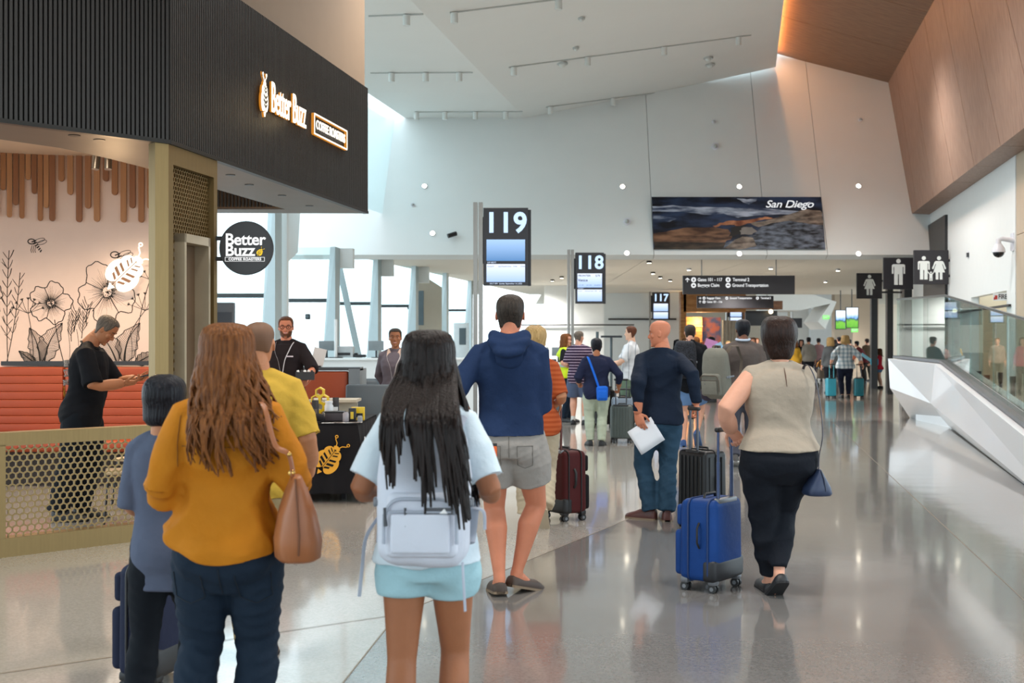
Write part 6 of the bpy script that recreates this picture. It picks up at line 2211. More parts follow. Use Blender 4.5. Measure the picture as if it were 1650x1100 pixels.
def suitcase(label, px, Y, rotz, w_, d_, h_, mat, style, htop, group=None, front=None, base=None, pole=POLE, zip_=None, wheel=WHL, tilt=0., x=None, polex=.085):
    """origin on the floor; back with the handle at -y, front pockets at +y"""
    t = thing('suitcase', label, 'suitcase', (at(px, Y) if x is None else x, Y, 0), R(rotz), group)
    z0 = .065
    hb = h_ - z0
    c = MB()

    def shape(v):
        q = 1 - .05 * max(0, v.z / (hb / 2)) ** 3
        return (v.x * q, v.y * q, v.z)
    c.rbox((0, 0, z0 + hb / 2), (w_, d_, hb), .045 if style == 'soft' else .035, 4, fn=shape)
    body = c.build('shell', mat, t)
    zm_ = zip_ or WHL
    for y in ((-.30 * d_, .22 * d_) if style == 'soft' else (0.,)):
        c = MB(); r_ = .05
        pts = []
        for cx, cz, a0 in ((w_ / 2 - r_, z0 + hb - r_, 0), (-w_ / 2 + r_, z0 + hb - r_, 90), (-w_ / 2 + r_, z0 + r_, 180), (w_ / 2 - r_, z0 + r_, 270)):
            for k in range(5):
                a = R(a0 + 90 * k / 4)
                pts.append((cx + (r_ + .003) * math.cos(a), y, cz + (r_ + .003) * math.sin(a)))
        pts.append(pts[0])
        c.tube(pts, .006, 6, cap=False); c.build('zipper', zm_, t)
    if style == 'soft':
        fm = front or mat
        c = MB(); c.rbox((0, d_ / 2 + .012, z0 + hb * .33), (w_ * .86, .06, hb * .56), .025, 3); c.build('front_pocket', fm, t)
        c = MB(); c.rbox((0, d_ / 2 + .008, z0 + hb * .79), (w_ * .84, .045, hb * .26), .02, 3); c.build('front_pocket', fm, t)
        c = MB(); c.rbox((0, -.30 * d_ - .005, z0 + .07), (w_ + .012, d_ * .38, .14), .03, 3); c.build('corner_guard', base or WHL, t)
        for sx in (-1, 1):
            c = MB(); c.tube([(sx * (w_ / 2 + .004), -.02, z0 + hb * .42), (sx * (w_ / 2 + .028), -.02, z0 + hb * .48), (sx * (w_ / 2 + .028), -.02, z0 + hb * .66), (sx * (w_ / 2 + .004), -.02, z0 + hb * .72)], .011, 8, flat=.6); c.build('side_handle', WHL, t)
    else:
        n = 6
        for k in range(n):
            x_ = (k - (n - 1) / 2) * w_ * .8 / n
            for s_ in (-1, 1):
                c = MB(); c.rbox((x_, s_ * d_ / 2, z0 + hb * .5), (w_ * .045, .014, hb * .86), .006, 2); c.build('rib', front or mat, t)
        for s_ in (-1, 1):
            for k in (-1, 0, 1):
                c = MB(); c.rbox((s_ * w_ / 2, k * d_ * .26, z0 + hb * .5), (.012, d_ * .10, hb * .84), .005, 2); c.build('rib', front or mat, t)
        c = MB(); c.tube([(w_ / 2 + .004, 0, z0 + hb * .45), (w_ / 2 + .026, 0, z0 + hb * .49), (w_ / 2 + .026, 0, z0 + hb * .63), (w_ / 2 + .004, 0, z0 + hb * .67)], .010, 8, flat=.6); c.build('side_handle', WHL, t)
    c = MB(); c.tube([(-.075, .01, h_ - .004), (-.06, .01, h_ + .022), (.06, .01, h_ + .022), (.075, .01, h_ - .004)], .011, 8, flat=.7); c.build('carry_handle', WHL, t)
    for sx in (-1, 1):
        for sy in (-1, 1):
            p = Vector((sx * (w_ / 2 - .04), sy * (d_ / 2 - .035), 0))
            c = MB(); c.rbox(p + Vector((0, 0, .068)), (.06, .055, .045), .014, 2); hs_ = c.build('caster', wheel, t)
            for q in (-1, 1):
                c = MB(); c.cyl(p + Vector((q * .017 - .009, 0, .027)), p + Vector((q * .017 + .009, 0, .027)), .0265, 16); c.build('wheel', WHL, hs_)
                c = MB(); c.cyl(p + Vector((q * .017 - .0095, 0, .027)), p + Vector((q * .017 + .0095, 0, .027)), .013, 10); c.build('hub', WHG, hs_)
    c = MB(); c.rbox((0, -d_ / 2 + .035, h_ - .012), (polex * 2 + .07, .05, .035), .01, 2); c.build('handle_socket', WHG if style == 'soft' else WHL, t)
    for sx in (-1, 1):
        c = MB(); zq = h_ + (htop - h_) * .52
        c.cyl((sx * polex, -d_ / 2 + .035, h_ - .02), (sx * polex, -d_ / 2 + .035, zq), .0115, 10); c.cyl((sx * polex, -d_ / 2 + .035, zq - .01), (sx * polex, -d_ / 2 + .035, htop - .02), .0085, 10)
        c.build('handle_pole', pole, t)
    c = MB(); c.rbox((0, -d_ / 2 + .035, htop - .014), (polex * 2 + .05, .034, .030), .012, 3); c.build('handle_grip', WHL, t)
    return t


def backpack(label, loc, rotz, w_, d_, h_, mat, trim, lean=0., pocket=True, logo=False, style='day'):
    """origin at the bottom middle of the back panel; the panel lies against the wearer at +y"""
    t = thing('backpack', label, 'backpack', loc, R(rotz))
    LM = Matrix.Rotation(R(lean), 4, 'X')

    def fin(o):
        o.matrix_local = LM
        return o

    def fn(v):
        z = v.z / h_ + .5
        k = 1 - .20 * max(0, (z - .55) / .45) ** 2 - .06 * max(0, (.2 - z) / .2) ** 2
        dd = (1 - .30 * max(0, (z - .35) / .65) ** 1.6) * (1 if v.y < 0 else .55)
        bulge = 1 + .10 * math.cos(min(1, abs(v.x) / (w_ / 2)) * PI / 2)
        return (v.x * k, v.y * dd * bulge, v.z)
    bm = bmesh.new(); bmesh.ops.create_cube(bm, size=1)
    for v in bm.verts:
        v.co = Vector((v.co.x * w_, v.co.y * d_, v.co.z * h_))
    bmesh.ops.bevel(bm, geom=list(bm.edges), offset=min(w_, d_, h_) * .40, segments=6, profile=.5, affect='EDGES')
    bmesh.ops.subdivide_edges(bm, edges=list(bm.edges), cuts=2, use_grid_fill=True)
    bm.verts.index_update()
    c = MB(); c.add([Vector(fn(v.co)) + Vector((0, -d_ * .36, h_ / 2)) for v in bm.verts], [[v.index for v in f.verts] for f in bm.faces]); bm.free()
    me_o = c.build('main_compartment', mat, t)
    folds(me_o.data, .006, (10, 6, 14), len(label))
    me_o.data.polygons.foreach_set('use_smooth', [True] * len(me_o.data.polygons))
    fin(me_o)
    yf = -d_ * .36 - d_ * .55
    if pocket:
        c = MB()
        pw_, ph_ = w_ * .76, h_ * .44

        def pf(v):
            z = v.z / ph_ + .5
            return (v.x * (1 - .10 * max(0, (z - .5) * 2) ** 2), v.y * (1 if v.y < 0 else 1.6), v.z)
        c.rbox((0, yf + .01, h_ * .30), (pw_, d_ * .30, ph_), .045, 5, fn=pf)
        po_ = fin(c.build('front_pocket', mat, t))
        c = MB(); r_ = .05
        z1 = h_ * .30 + ph_ / 2 - .02
        pts = [(-pw_ / 2 * .99, yf - d_ * .12, h_ * .18), (-pw_ / 2 * .98, yf - d_ * .12, z1 - .05)] + [(-pw_ / 2 * .93 + r_ - r_ * math.cos(a), yf - d_ * .125, z1 - r_ + r_ * math.sin(a)) for a in [PI / 2 * k / 5 for k in range(6)]]
        pts = pts + [(-x, y, z) for x, y, z in reversed(pts)]
        c.tube(pts, .006, 6); fin(c.build('zipper', trim, t))
        c = MB(); c.rbox((0, yf - d_ * .155, h_ * .25), (pw_ * .80, .02, ph_ * .60), .02, 3); fin(c.build('flat_pocket', mat, t))
        c = MB(); c.tube([(-pw_ * .42, yf - d_ * .165, h_ * .395), (pw_ * .42, yf - d_ * .165, h_ * .395)], .0045, 6); fin(c.build('zipper', trim, t))
        for x_, z_ in ((-pw_ * .48, h_ * .36), (-pw_ * .20, h_ * .36)):
            c = MB(); c.tube([(x_, yf - d_ * .17, z_ + .03), (x_ + .004, yf - d_ * .18, z_ - .03)], [.005, .008], 8, flat=.5); fin(c.build('zip_pull', M('zip_pull_dark', '#3d4046', .5), t))
    if logo:
        c = MB(); c.box((w_ * .20, yf - d_ * .172, h_ * .40), (.085, .004, .022)); fin(c.build('logo_patch', M('logo_dark', '#4a4c52', .5, var=0), t, smooth=False))
        c = MB(); c.prism([(-.012, -.007), (.014, -.007), (.004, .009)], lambda u, v, w__: (w_ * .20 + .012 + u, yf - d_ * .172 - .003 - w__, h_ * .40 + v), .001); fin(c.build('logo_mark', M('logo_white', '#f2f2f2', .5, var=0), t, smooth=False))
    c = MB(); c.tube([(-.04, -.04, h_ * .97), (-.03, -.05, h_ * 1.035), (.03, -.05, h_ * 1.035), (.04, -.04, h_ * .97)], .010, 8, flat=.6); fin(c.build('top_loop', trim, t))
    c = MB(); c.tube([(w_ / 2 * .80 * math.cos(a) , -d_ * .30 - d_ * .16 * math.sin(a) ** 2, h_ * .62 + h_ * .33 * math.sin(a)) for a in [PI * k / 16 for k in range(17)]], .006, 6); fin(c.build('zipper', trim, t))
    for sx in (-1, 1):
        c = MB(); c.tube([(sx * w_ * .27, .0, h_ * .90), (sx * w_ * .34, .05, h_ * 1.02), (sx * w_ * .38, .15, h_ * 1.0), (sx * w_ * .42, .20, h_ * .72), (sx * w_ * .46, .12, h_ * .36), (sx * w_ * .44, .0, h_ * .14)], .030, 8, flat=.25, side=(1, 0, 0)); fin(c.build('shoulder_strap', trim, t))
        c = MB(); c.rbox((sx * w_ * .49, -d_ * .3, h_ * .44), (.014, d_ * .6, .022), .005, 2); c.rbox((sx * w_ * .505, -d_ * .42, h_ * .44), (.014, .035, .032), .005, 2); fin(c.build('side_buckle', M('buckle_grey', '#71757c', .5), t))
    return t


def strap(parent, pts, wd, mat, name='strap', thick=.25, n=40):
    """ribbon strap through control points (Catmull-Rom), in the parent's space"""
    P = [Vector(p) for p in pts]
    P = [P[0] * 2 - P[1]] + P + [P[-1] * 2 - P[-2]]
    out = []
    for i in range(1, len(P) - 2):
        for k in range(8):
            t_ = k / 8
            a, b, c_, d = P[i - 1], P[i], P[i + 1], P[i + 2]
            out.append(.5 * ((2 * b) + (c_ - a) * t_ + (2 * a - 5 * b + 4 * c_ - d) * t_ ** 2 + (3 * b - a - 3 * c_ + d) * t_ ** 3))
    out.append(P[-2])
    m = MB(); m.tube(out, wd / 2, 8, flat=thick)
    return m.build(name, mat, parent)
# ------------------------------------------------------------------ the people, front to back
BLK_SHOE = dict(mat=M('shoe_black', '#1b1b1e', .5))
HAIRS = dict(brown=hair_mat('hair_brown', '#35190a', '#9a5f30'), black=hair_mat('hair_black', '#07070a', '#22222a', .35), blackb=hair_mat('hair_black_soft', '#0b0807', '#2b1f1b', .36),
             dark=hair_mat('hair_dark_brown', '#140c0a', '#38241c', .35), blond=hair_mat('hair_blond', '#8a6a3c', '#cfae78'), grey=hair_mat('hair_grey', '#3c352f', '#86796c', .5), buzz=M('hair_buzz', '#6e4d37', .7, var=.1), ginger=hair_mat('hair_ginger', '#3b2318', '#74482c'),
             salt=hair_mat('hair_salt', '#1d1815', '#4a4038', .5), red=hair_mat('hair_auburn', '#40231a', '#70432e'))


def bag_at(info, p):                     # person's local point (fractions of height) to the world
    return info['Mw'] @ (Vector(p) * info['H'])


# 1 mustard shirt ------------------------------------------------------------
MUST = fabric('mustard_cotton', '#b8731b', .75, .3, .06)


def tail(co, H):
    z, x = co[:, 2], co[:, 0]
    k = np.clip((.58 * H - z) / (.12 * H), 0, 1)
    co = co.copy()
    co[:, 2] += k * (.055 * H * np.clip(np.abs(x) / (.14 * H), 0, 1) ** 2 - .10 * x)
    return co


P1 = person('person in a mustard shirt with long wavy brown hair and dark jeans, seen from behind', at(366, 4.4), 4.4, 1.585, 0, True, 1.12, 'fair', .0095,
            hair=dict(style='long', mat=HAIRS['brown'], n=190, length=.435, az=128, wave=.085, spread=1.25, rad=.062, th=.09, hb=.1, hs=.3, back=.12, zvar=.42, pull=.22),
            top=dict(mat=MUST, loose=.019, hem=.475, flare=.002, sleeve=1.72, cuff=.030, fold=.012, fk=(10, 10, 7), collar=.848, warp=tail),
            bottom=dict(mat=fabric('denim_dark', '#1c2836', .8, .3), loose=.004, rk=.045, rh=.034, hem=.06, fold=.006),
            shoe=BLK_SHOE, feet=[(-.075, -.02, 2, 25, 0), (.055, .10, -2, 0, 0)], wrists=[(-.125, .085, .60), (.135, .13, .645)],
            hands=[dict(curl=.8), dict(curl=.8)], poles=[(-.30, -1, -.4), (.45, -1, -.6)])
o = MB(); o.box((0, 0, 0), (.001, .001, .001)) if False else None
MSM = M('mustard_seam', '#7d4c12', .8)
H1 = P1['H']
seam(P1, 'shirt', [(-.135, .735 * H1), (-.06, .733 * H1), (.06, .733 * H1), (.135, .735 * H1)], 'yoke_seam', MSM, .0018, 10)
for sx in (-1, 1):
    seam(P1, 'shirt', [(sx * .145, .80 * H1), (sx * .15, .74 * H1), (sx * .148, .69 * H1)], 'armhole_seam', MSM, .0015, 8)
seam(P1, 'trousers', [(0, .47 * H1), (.004, .40 * H1)], 'centre_seam', M('denim_seam', '#101a24', .8), .002)
for sx in (-1, 1):
    cx = sx * .072 * H1
    seam(P1, 'trousers', [(cx - .06, .455 * H1), (cx - .055, .40 * H1), (cx, .385 * H1), (cx + .05, .40 * H1), (cx + .05, .455 * H1)], 'pocket_seam', M('denim_seam', '#101a24'), .0018)
TAN = M('tan_leather', '#9c5f38', .42, 0, .5, .06, 5, .05, 50)
tote = thing('tote_bag', 'tan leather tote bag hanging from the right shoulder of the person in mustard', 'bag', (at(479, 4.32), 4.32, zt(897, 4.32)), R(12))
c = MB()
rings = []
for z, a, b in ((0, .066, .14), (.012, .080, .158), (.07, .084, .165), (.16, .066, .158), (.24, .038, .145), (.285, .018, .135), (.29, .012, .132)):
    rings.append([(a * math.copysign(abs(math.cos(t)) ** .7, math.cos(t)) + .02 * (0 if z < .1 else -(z - .1)), b * math.copysign(abs(math.sin(t)) ** .6, math.sin(t)), z) for t in [2 * PI * j / 32 for j in range(32)]])
c.loft(rings); tb_ = c.build('body', TAN, tote, angle=60)
folds(tb_.data, .004, (10, 10, 8), 4)
c = MB(); c.tube([(-.002, -.162, .03), (.0, -.168, .10), (-.006, -.160, .2), (-.012, -.135, .285)], .0035, 6); c.build('seam', M('tan_seam', '#6f4226', .6), tote)
lo_ = Matrix.Translation(tote.location) @ Matrix.Rotation(R(12), 4, 'Z')
sh = lo_.inverted() @ (P1['S'][1] + Vector((-.015, -.01, .052)))
BRASS = M('brass', '#c9a05a', .25, .9)
for y in (-.075, .075):
    strap(tote, [(-.012, y, .25), (-.03, y * 1.0, .36), (sh.x + .045, y * .95 - .01, sh.z - .14), (sh.x + .012, y * .6, sh.z - .02), (sh.x, 0, sh.z)], .022, TAN, 'strap', .22)
    c = MB(); c.ell((-.022, y, .30), (.012, .006, .012)); c.ell((-.03, y - .008, .365), (.008, .006, .008)); c.build('rivet', BRASS, tote)
# 2 boy --------------------------------------------------------------------------
P2 = person('child with a black bowl cut, slate blue T-shirt and black trousers, seen from behind', at(265, 4.95), 4.95, 1.375, -4, False, .86, 'tan', .010,
            hair=dict(style='cap', mat=HAIRS['black'], hf=.55, hs=.16, hb=.06, th=.105, hang=.45, roll=.03, lump=.008), hs=1.06,
            top=dict(mat=fabric('slate_tee', '#565d70', .85, .25), loose=.011, hem=.395, flare=.010, sleeve=1.0, fold=.004, fk=(8, 8, 10), collar=.845),
            bottom=dict(mat=fabric('black_trousers', '#14181e', .8, .2), loose=.012, rk=.052, rh=.05, hem=.04), shoe=BLK_SHOE,
            feet=[(-.06, .0, 5, 0, 0), (.07, .10, -5, 15, 0)], wrists=[(-.10, .14, .60), (.11, .10, .53)], hands=[dict(curl=.9), dict(curl=.6)], poles=[(-.1, -1, -.6), (.1, -1, -.2)])
suitcase('dark navy soft suitcase pushed by the child, seen edge on', 238, 5.55, 74, .36, .21, .555, fabric('navy_suitcase', '#23283c', .7, .15), 'soft', .86, x=at(256, 5.55))
# 3 man in yellow --------------------------------------------------------------
P3 = person('bald man in a yellow short sleeved shirt, half hidden behind the long brown hair', at(417, 6.05), 6.05, 1.635, 3, False, 1.02, 'tan', .0105,
            hair=dict(style='short', mat=HAIRS['buzz'], th=.006, hf=.9, hs=.62, hb=.3),
            top=dict(mat=fabric('yellow_cotton', '#bb963a', .8, .3), loose=.020, hem=.47, flare=.012, sleeve=.92, fold=.008, collar=.85),
            bottom=dict(mat=fabric('khaki_shorts', '#a8946f', .85, .25), loose=.006, rk=.042, rh=.04, hem=.03), shoe=dict(mat=M('shoe_tan', '#7b5a3c', .6)),
            wrists=[(-.14, .08, .56), (.145, .10, .56)], feet=[(-.035, .04, 4, 0, 0), (.025, .0, -4, 0, 0)])
# 4 girl with backpack -------------------------------------------------------------
P4 = person('girl with very long straight black hair, pale tee and light denim shorts, from behind', at(690, 4.3), 4.3, 1.56, -2, True, .95, 'brown', .0095,
            hair=dict(style='long', mat=HAIRS['blackb'], n=210, length=.60, az=122, wave=.02, spread=1.5, rad=.058, lenf=lambda s_: float(np.interp(s_, [-1, -.8, -.62, -.45, -.28, -.12, .1, .25, .4, .7, 1], [.62, .80, .72, .48, .42, .72, .92, .78, .80, 1, 1.02])), th=.075, hb=.1, hs=.3, back=.1, taper=.3, zvar=.45, pull=.12, extra=lambda x, z: -.305 * smooth01(1.45, 1.26, z) * smooth01(.21, .165, abs(x))),
            top=dict(mat=fabric('pale_tee', '#cfdcE4', .85, .25), loose=.020, hem=.490, flare=.004, sleeve=.80, fold=.006, collar=.842),
            bottom=dict(mat=fabric('denim_light', '#9dc0c8', .85, .3), loose=.010, hem=1.59, name='shorts', fold=.003), shoe=dict(mat=M('shoe_white', '#d8d8d8', .5)),
            feet=[(-.065, .0, 4, 0, 0), (.060, .09, -4, 0, 0)], wrists=[(-.125, .11, .635), (.125, .11, .635)], hands=[dict(curl=.9), dict(curl=.9)], poles=[(-.4, -1, -.5), (.35, -1, -.5)])
WBP = fabric('backpack_white', '#cdd1dc', .6, .2, .03)
BPW = backpack('white backpack with a front pocket and dark logo patch on the girl', (P4['Mw'].translation.x - .0, 4.3 - .125, zt(910, 4.15)), -2, .315, .17, .485, WBP, M('backpack_trim', '#a4abb8', .6), -2, True, True)
for pts, w_ in ((((-.14, -.06, .18), (-.19, -.07, .10), (-.205, -.06, .0), (-.215, -.06, -.10)), .014), (((.16, -.08, .20), (.20, -.10, .19), (.205, -.10, .13)), .012), (((.13, -.08, .02), (.135, -.09, -.06), (.14, -.09, -.14)), .012)):
    strap(BPW, pts, w_, M('backpack_trim', '#a4abb8'), 'loose_strap', .2)
# 5 man in navy hoodie --------------------------------------------------------------
P5 = person('man in a navy blue hoodie, pale grey shorts and brown boat shoes, seen from behind', at(822, 7.5), 7.5, 1.825, -3, False, 1.03, 'red', .0095,
            hair=dict(style='short', mat=HAIRS['salt'], th=.022, hf=.84, hs=.5, hb=.17),
            top=dict(mat=fabric('navy_jersey', '#1f2f4d', .85, .3, .1), loose=.018, hem=.530, flare=.004, sleeve=1.97, cuff=.021, fold=.007, fk=(7, 7, 11), collar=.853),
            bottom=dict(mat=fabric('pale_grey_chino', '#97918b', .85, .25), loose=.012, hem=1.36, name='shorts', fold=.004), shoe=dict(mat=M('shoe_boat', '#41332b', .6), sole=M('sole_tan', '#7d6a55', .7), low=True),
            feet=[(-.050, .06, 12, 6, 0), (.062, .09, -38, 14, 0)], wrists=[(-.150, .045, .590), (.09, .15, .65)], hands=[dict(d=(.12, .45, -.85), n=(.8, -.5, .2), curl=.7), dict(curl=.8)], poles=[(-.5, -1, .0), (.1, -1, -.7)])
c = MB()
H5 = P5['H']
for k, (r_, z, yb) in enumerate(((.052, .845, -.030), (.060, .825, -.055), (.050, .80, -.072))):
    c.tube([(r_ * H5 * math.cos(a) * (1 - .1 * k), (yb - .018 + .034 * -math.sin(a)) * H5, (z + .012 * math.cos(a) ** 2) * H5) for a in [PI * j / 14 for j in range(15)]], (.022 - .002 * k) * H5, 10, rnd=True)
c.ell((0, -.078 * H5, .79 * H5), (.050 * H5, .022 * H5, .045 * H5))
hm_ = remesh(c, .010, 4); folds(hm_, .006, (9, 9, 9), 5); join_meshes('hood', [hm_], MATS['navy_jersey'], P5['root'])
SM5 = M('seam_grey', '#6f6a64', .85)
for sx in (-1, 1):
    cx = sx * .052 * H5
    seam(P5, 'shorts', [(cx - .045, .50 * H5), (cx - .045, .435 * H5), (cx, .425 * H5), (cx + .045, .435 * H5), (cx + .045, .50 * H5), (cx - .045, .50 * H5)], 'pocket_seam', SM5)
seam(P5, 'shorts', [(0, .53 * H5), (.002, .46 * H5)], 'centre_seam', SM5)
q = on_surface(part_of(P5, 'shorts'), -.056 * H5, .49 * H5)
q = P5['Mw'] @ (q if q is not None else Vector((-.1, -.2, .9)))
t = thing('phone', 'orange and black phone tucked in the back pocket of the pale grey shorts', 'phone', (q.x, q.y - .006, q.z - .03), R(-3))
c = MB(); c.rbox((0, 0, .02), (.066, .012, .08), .005, 3); c.build('case', M('phone_orange', '#e0601c', .5), t)
c = MB(); c.rbox((0, .0, .056), (.067, .014, .018), .004, 2); c.build('camera_strip', BLACKP, t)
# 6 woman in orange top --------------------------------------------------------------
P6 = person('woman with short blond hair, orange striped top and khaki trousers behind the hoodie man', at(862, 10.3), 10.3, 1.66, -4, True, 1.08, 'tan', .011,
            hair=dict(style='cap', mat=HAIRS['blond'], hf=.78, hs=.32, hb=.12, th=.10, hang=.4, lump=.02),
            top=dict(mat=stripe_mat('orange_stripes', '#94401c', '#a5502a', 26, 2, .5), loose=.016, hem=.46, flare=.012, sleeve=.9, fold=.007),
            bottom=dict(mat=fabric('khaki_trousers', '#b3a48c', .85, .25), loose=.012, rk=.052, rh=.052, hem=.04, fold=.006), shoe=dict(mat=M('shoe_beige', '#9b8a72', .6), sole=M('sole_beige', '#a3937c', .8)),
            feet=[(-.045, .16, 2, 0, 0), (.045, -.06, -2, 62, .0)], wrists=[(-.12, .12, .63), (.115, .10, .625)], hands=[dict(curl=.8), dict(d=(-.6, .3, -.6), n=(-.3, -.2, -1), curl=1.0)], poles=[(-.4, -1, -.5), (.35, -1, -.6)])
suitcase('maroon and black soft suitcase pulled by the woman in the orange top', 908, 10.75, -58, .36, .25, .60, fabric('maroon_nylon', '#4a1f20', .6, .1), 'soft', 1.03, front=fabric('black_nylon', '#191719', .6, .1), pole=M('pole_maroon', '#5e3a36', .35, .6), x=at(909, 10.75))
# 7 bald man in navy shirt -------------------------------------------------------------
P7 = person('bald man in a dark navy shirt and jeans, head turned left, holding a paper', at(1064, 10.7), 10.7, 1.73, 6, False, 1.02, 'red', .0105, face=True,
            head=(72, -4, 0),
            top=dict(mat=fabric('dark_navy_shirt', '#172131', .8, .3), loose=.015, hem=.475, flare=.008, sleeve=1.93, cuff=.022, fold=.008, fk=(7, 7, 10), collar=.857, cr=.042),
            bottom=dict(mat=fabric('denim_blue', '#2b4356', .85, .3), loose=.010, rk=.046, rh=.045, hem=.02, fold=.006), shoe=dict(mat=M('shoe_oxblood', '#53302b', .45), sole=M('sole_tan', '#7d6a55')),
            feet=[(-.105, .06, 50, 0, 0), (.030, .03, -6, 0, 0)], wrists=[(-.135, -.095, .535), (.150, -.13, .580)], hands=[dict(d=(.30, -.02, -1), n=(.5, 1, .2), curl=.30, thumb_to=(1, 0, 0)), dict(curl=.9)], poles=[(-.3, -1, 0), (.05, -1, .3)])
c = MB(); c.tube([P7['A'][0] * 0 + Vector(p) for p in [(Vector((-.135, -.093, .552)) * P7['H']) + Vector((.026 * math.cos(a), .026 * math.sin(a), 0)) for a in [2 * PI * k / 14 for k in range(15)]]], .007, 6); c.build('watch', BLACKP, P7['root'])
q = P7['W'][0]
t = thing('paper_sheet', 'white folded paper held low in the left hand of the bald man', 'paper', (q.x + .075, q.y + .022, q.z - .19), R(2))
c = MB()
rings = []
ca, sa = math.cos(R(32)), math.sin(R(32))
c.loft([[((u * ca - v * sa), .012 * math.sin(u * 14) - .02 * v, (u * sa + v * ca)) for v in (-.115, -.05, 0, .05, .115)] for u in [-.12 + .24 * k / 8 for k in range(9)]], False, closed=False)
o = c.build('sheet', M('paper_white', '#d9dade', .7, var=.02), t)
o.modifiers.new('thickness', 'SOLIDIFY').thickness = .002
c = MB(); c.loft([[((u * ca - v * sa), .012 * math.sin(u * 14) - .02 * v + .006, (u * sa + v * ca)) for v in (-.11, 0, .10)] for u in [-.11 + .22 * k / 6 for k in range(7)]], False, closed=False); c.build('second_sheet', MATS['paper_white'], t)
suitcase('black hard suitcase pulled by the bald man in navy', 1131, 10.2, -58, .36, .24, .645, M('black_shell', '#0f1012', .42, 0, .35), 'hard', 1.0, pole=POLE, x=at(1131, 10.2), polex=.045)
# 8 cream top -----------------------------------------------------------------------------
P8 = person('woman with a dark bob, cream sleeveless top and black trousers, seen from behind', at(1255, 7.45), 7.45, 1.66, 2, True, 1.33, 'fair', .0095,
            hair=dict(style='cap', mat=HAIRS['dark'], hf=.72, hs=.12, hb=-.02, th=.16, hang=.42, roll=.03, lump=.012, top=.0, rnd=True),
            top=dict(mat=fabric('cream_crepe', '#a19484', .75, .25, .04), loose=.014, hem=.530, flare=.004, sleeve=0, fold=.006, fk=(8, 8, 9), collar=.846, name='top'),
            bottom=dict(mat=fabric('black_joggers', '#171a21', .8, .25), loose=.006, rk=.042, rh=.027, hem=.10, fold=.007), shoe=dict(mat=M('shoe_black', '#1b1b1e'), low=True),
            feet=[(-.015, .16, 0, 0, 0), (-.010, .03, 6, 34, 0)], wrists=[(-.158, .075, .600), (.03, .19, .66)], hands=[dict(d=(.5, .3, -.6), n=(.2, -.2, -1), curl=1.), dict(curl=.8)], poles=[(-.8, -.8, -.3), (-.3, -.2, -1)])
H8 = P8['H']
hz8 = P8['HM'].translation.z
sl_ = MB(); sl_.tube([(.004, -.066 * H8, .828 * H8), (.008, -.077 * H8, .80 * H8), (.012, -.088 * H8, .762 * H8)], [.003, .006, .002], 6, flat=.5); sl_.build('keyhole_slit', M('slit_brown', '#5c4032', .8), P8['root'])
c = MB(); c.cyl(P8['HM'] @ Vector((-.15, -.12, 1.04)) * 0 + P8['HM'] @ Vector((-.5 * P8['hh'] * .3, -.05 * P8['hh'], 1.13 * P8['hh'])), P8['HM'] @ Vector((.2 * P8['hh'], .12 * P8['hh'], 1.12 * P8['hh'])), .008, 8); c.build('hair_clip', M('clip_brown', '#5b4038', .3), P8['root'])
c = MB(); w8 = Vector((-.150, .085, .595)) * H8
NAVYL = M('navy_leather', '#28344f', .45, 0, .5, .05)
hb8 = thing('handbag', 'small navy leather handbag hanging at the right hip of the woman in cream', 'bag', (at(1316, 7.38), 7.38, zt(797, 7.38)), R(8))
c = MB()
c.loft([[(a * math.copysign(abs(math.cos(t_)) ** .6, math.cos(t_)), b * math.copysign(abs(math.sin(t_)) ** .6, math.sin(t_)), z) for t_ in [2 * PI * j / 24 for j in range(24)]] for z, a, b in ((0, .070, .085), (.012, .078, .095), (.05, .070, .092), (.10, .042, .08), (.135, .020, .07), (.155, .008, .06))]); c.build('body', NAVYL, hb8, angle=50)
c = MB(); c.tube([(.02, -.094, .03), (.012, -.085, .10), (0, -.066, .15)], .004, 6); c.build('seam', M('navy_seam', '#182238', .5), hb8)
m8 = (Matrix.Translation(hb8.location) @ Matrix.Rotation(R(8), 4, 'Z')).inverted()
s8 = m8 @ (P8['S'][1] + Vector((-.035, -.01, .065)))
strap(hb8, [(.0, -.03, .15), (-.004, -.05, .24), (s8.x * .45 + .03, -.10, s8.z * .5), (s8.x + .035, -.11, s8.z - .13), (s8.x + .012, -.055, s8.z - .012), (s8.x, .0, s8.z), (s8.x + .01, .07, s8.z - .05)], .016, M('strap_dark', '#2a2530', .5), 'strap', .3)
suitcase('royal blue soft suitcase with spinner wheels pushed by the woman in cream', 1147, 7.72, 52, .37, .26, .565, fabric('royal_blue_nylon', '#183c78', .55, .12), 'soft', 1.005, front=fabric('royal_blue_nylon', '#1d4585'), base=M('base_black', '#15161b', .5), pole=M('pole_blue_grey', '#3f4a66', .3, .7), zip_=M('zip_blue', '#14305e', .5), wheel=WHG, x=at(1146, 7.72))
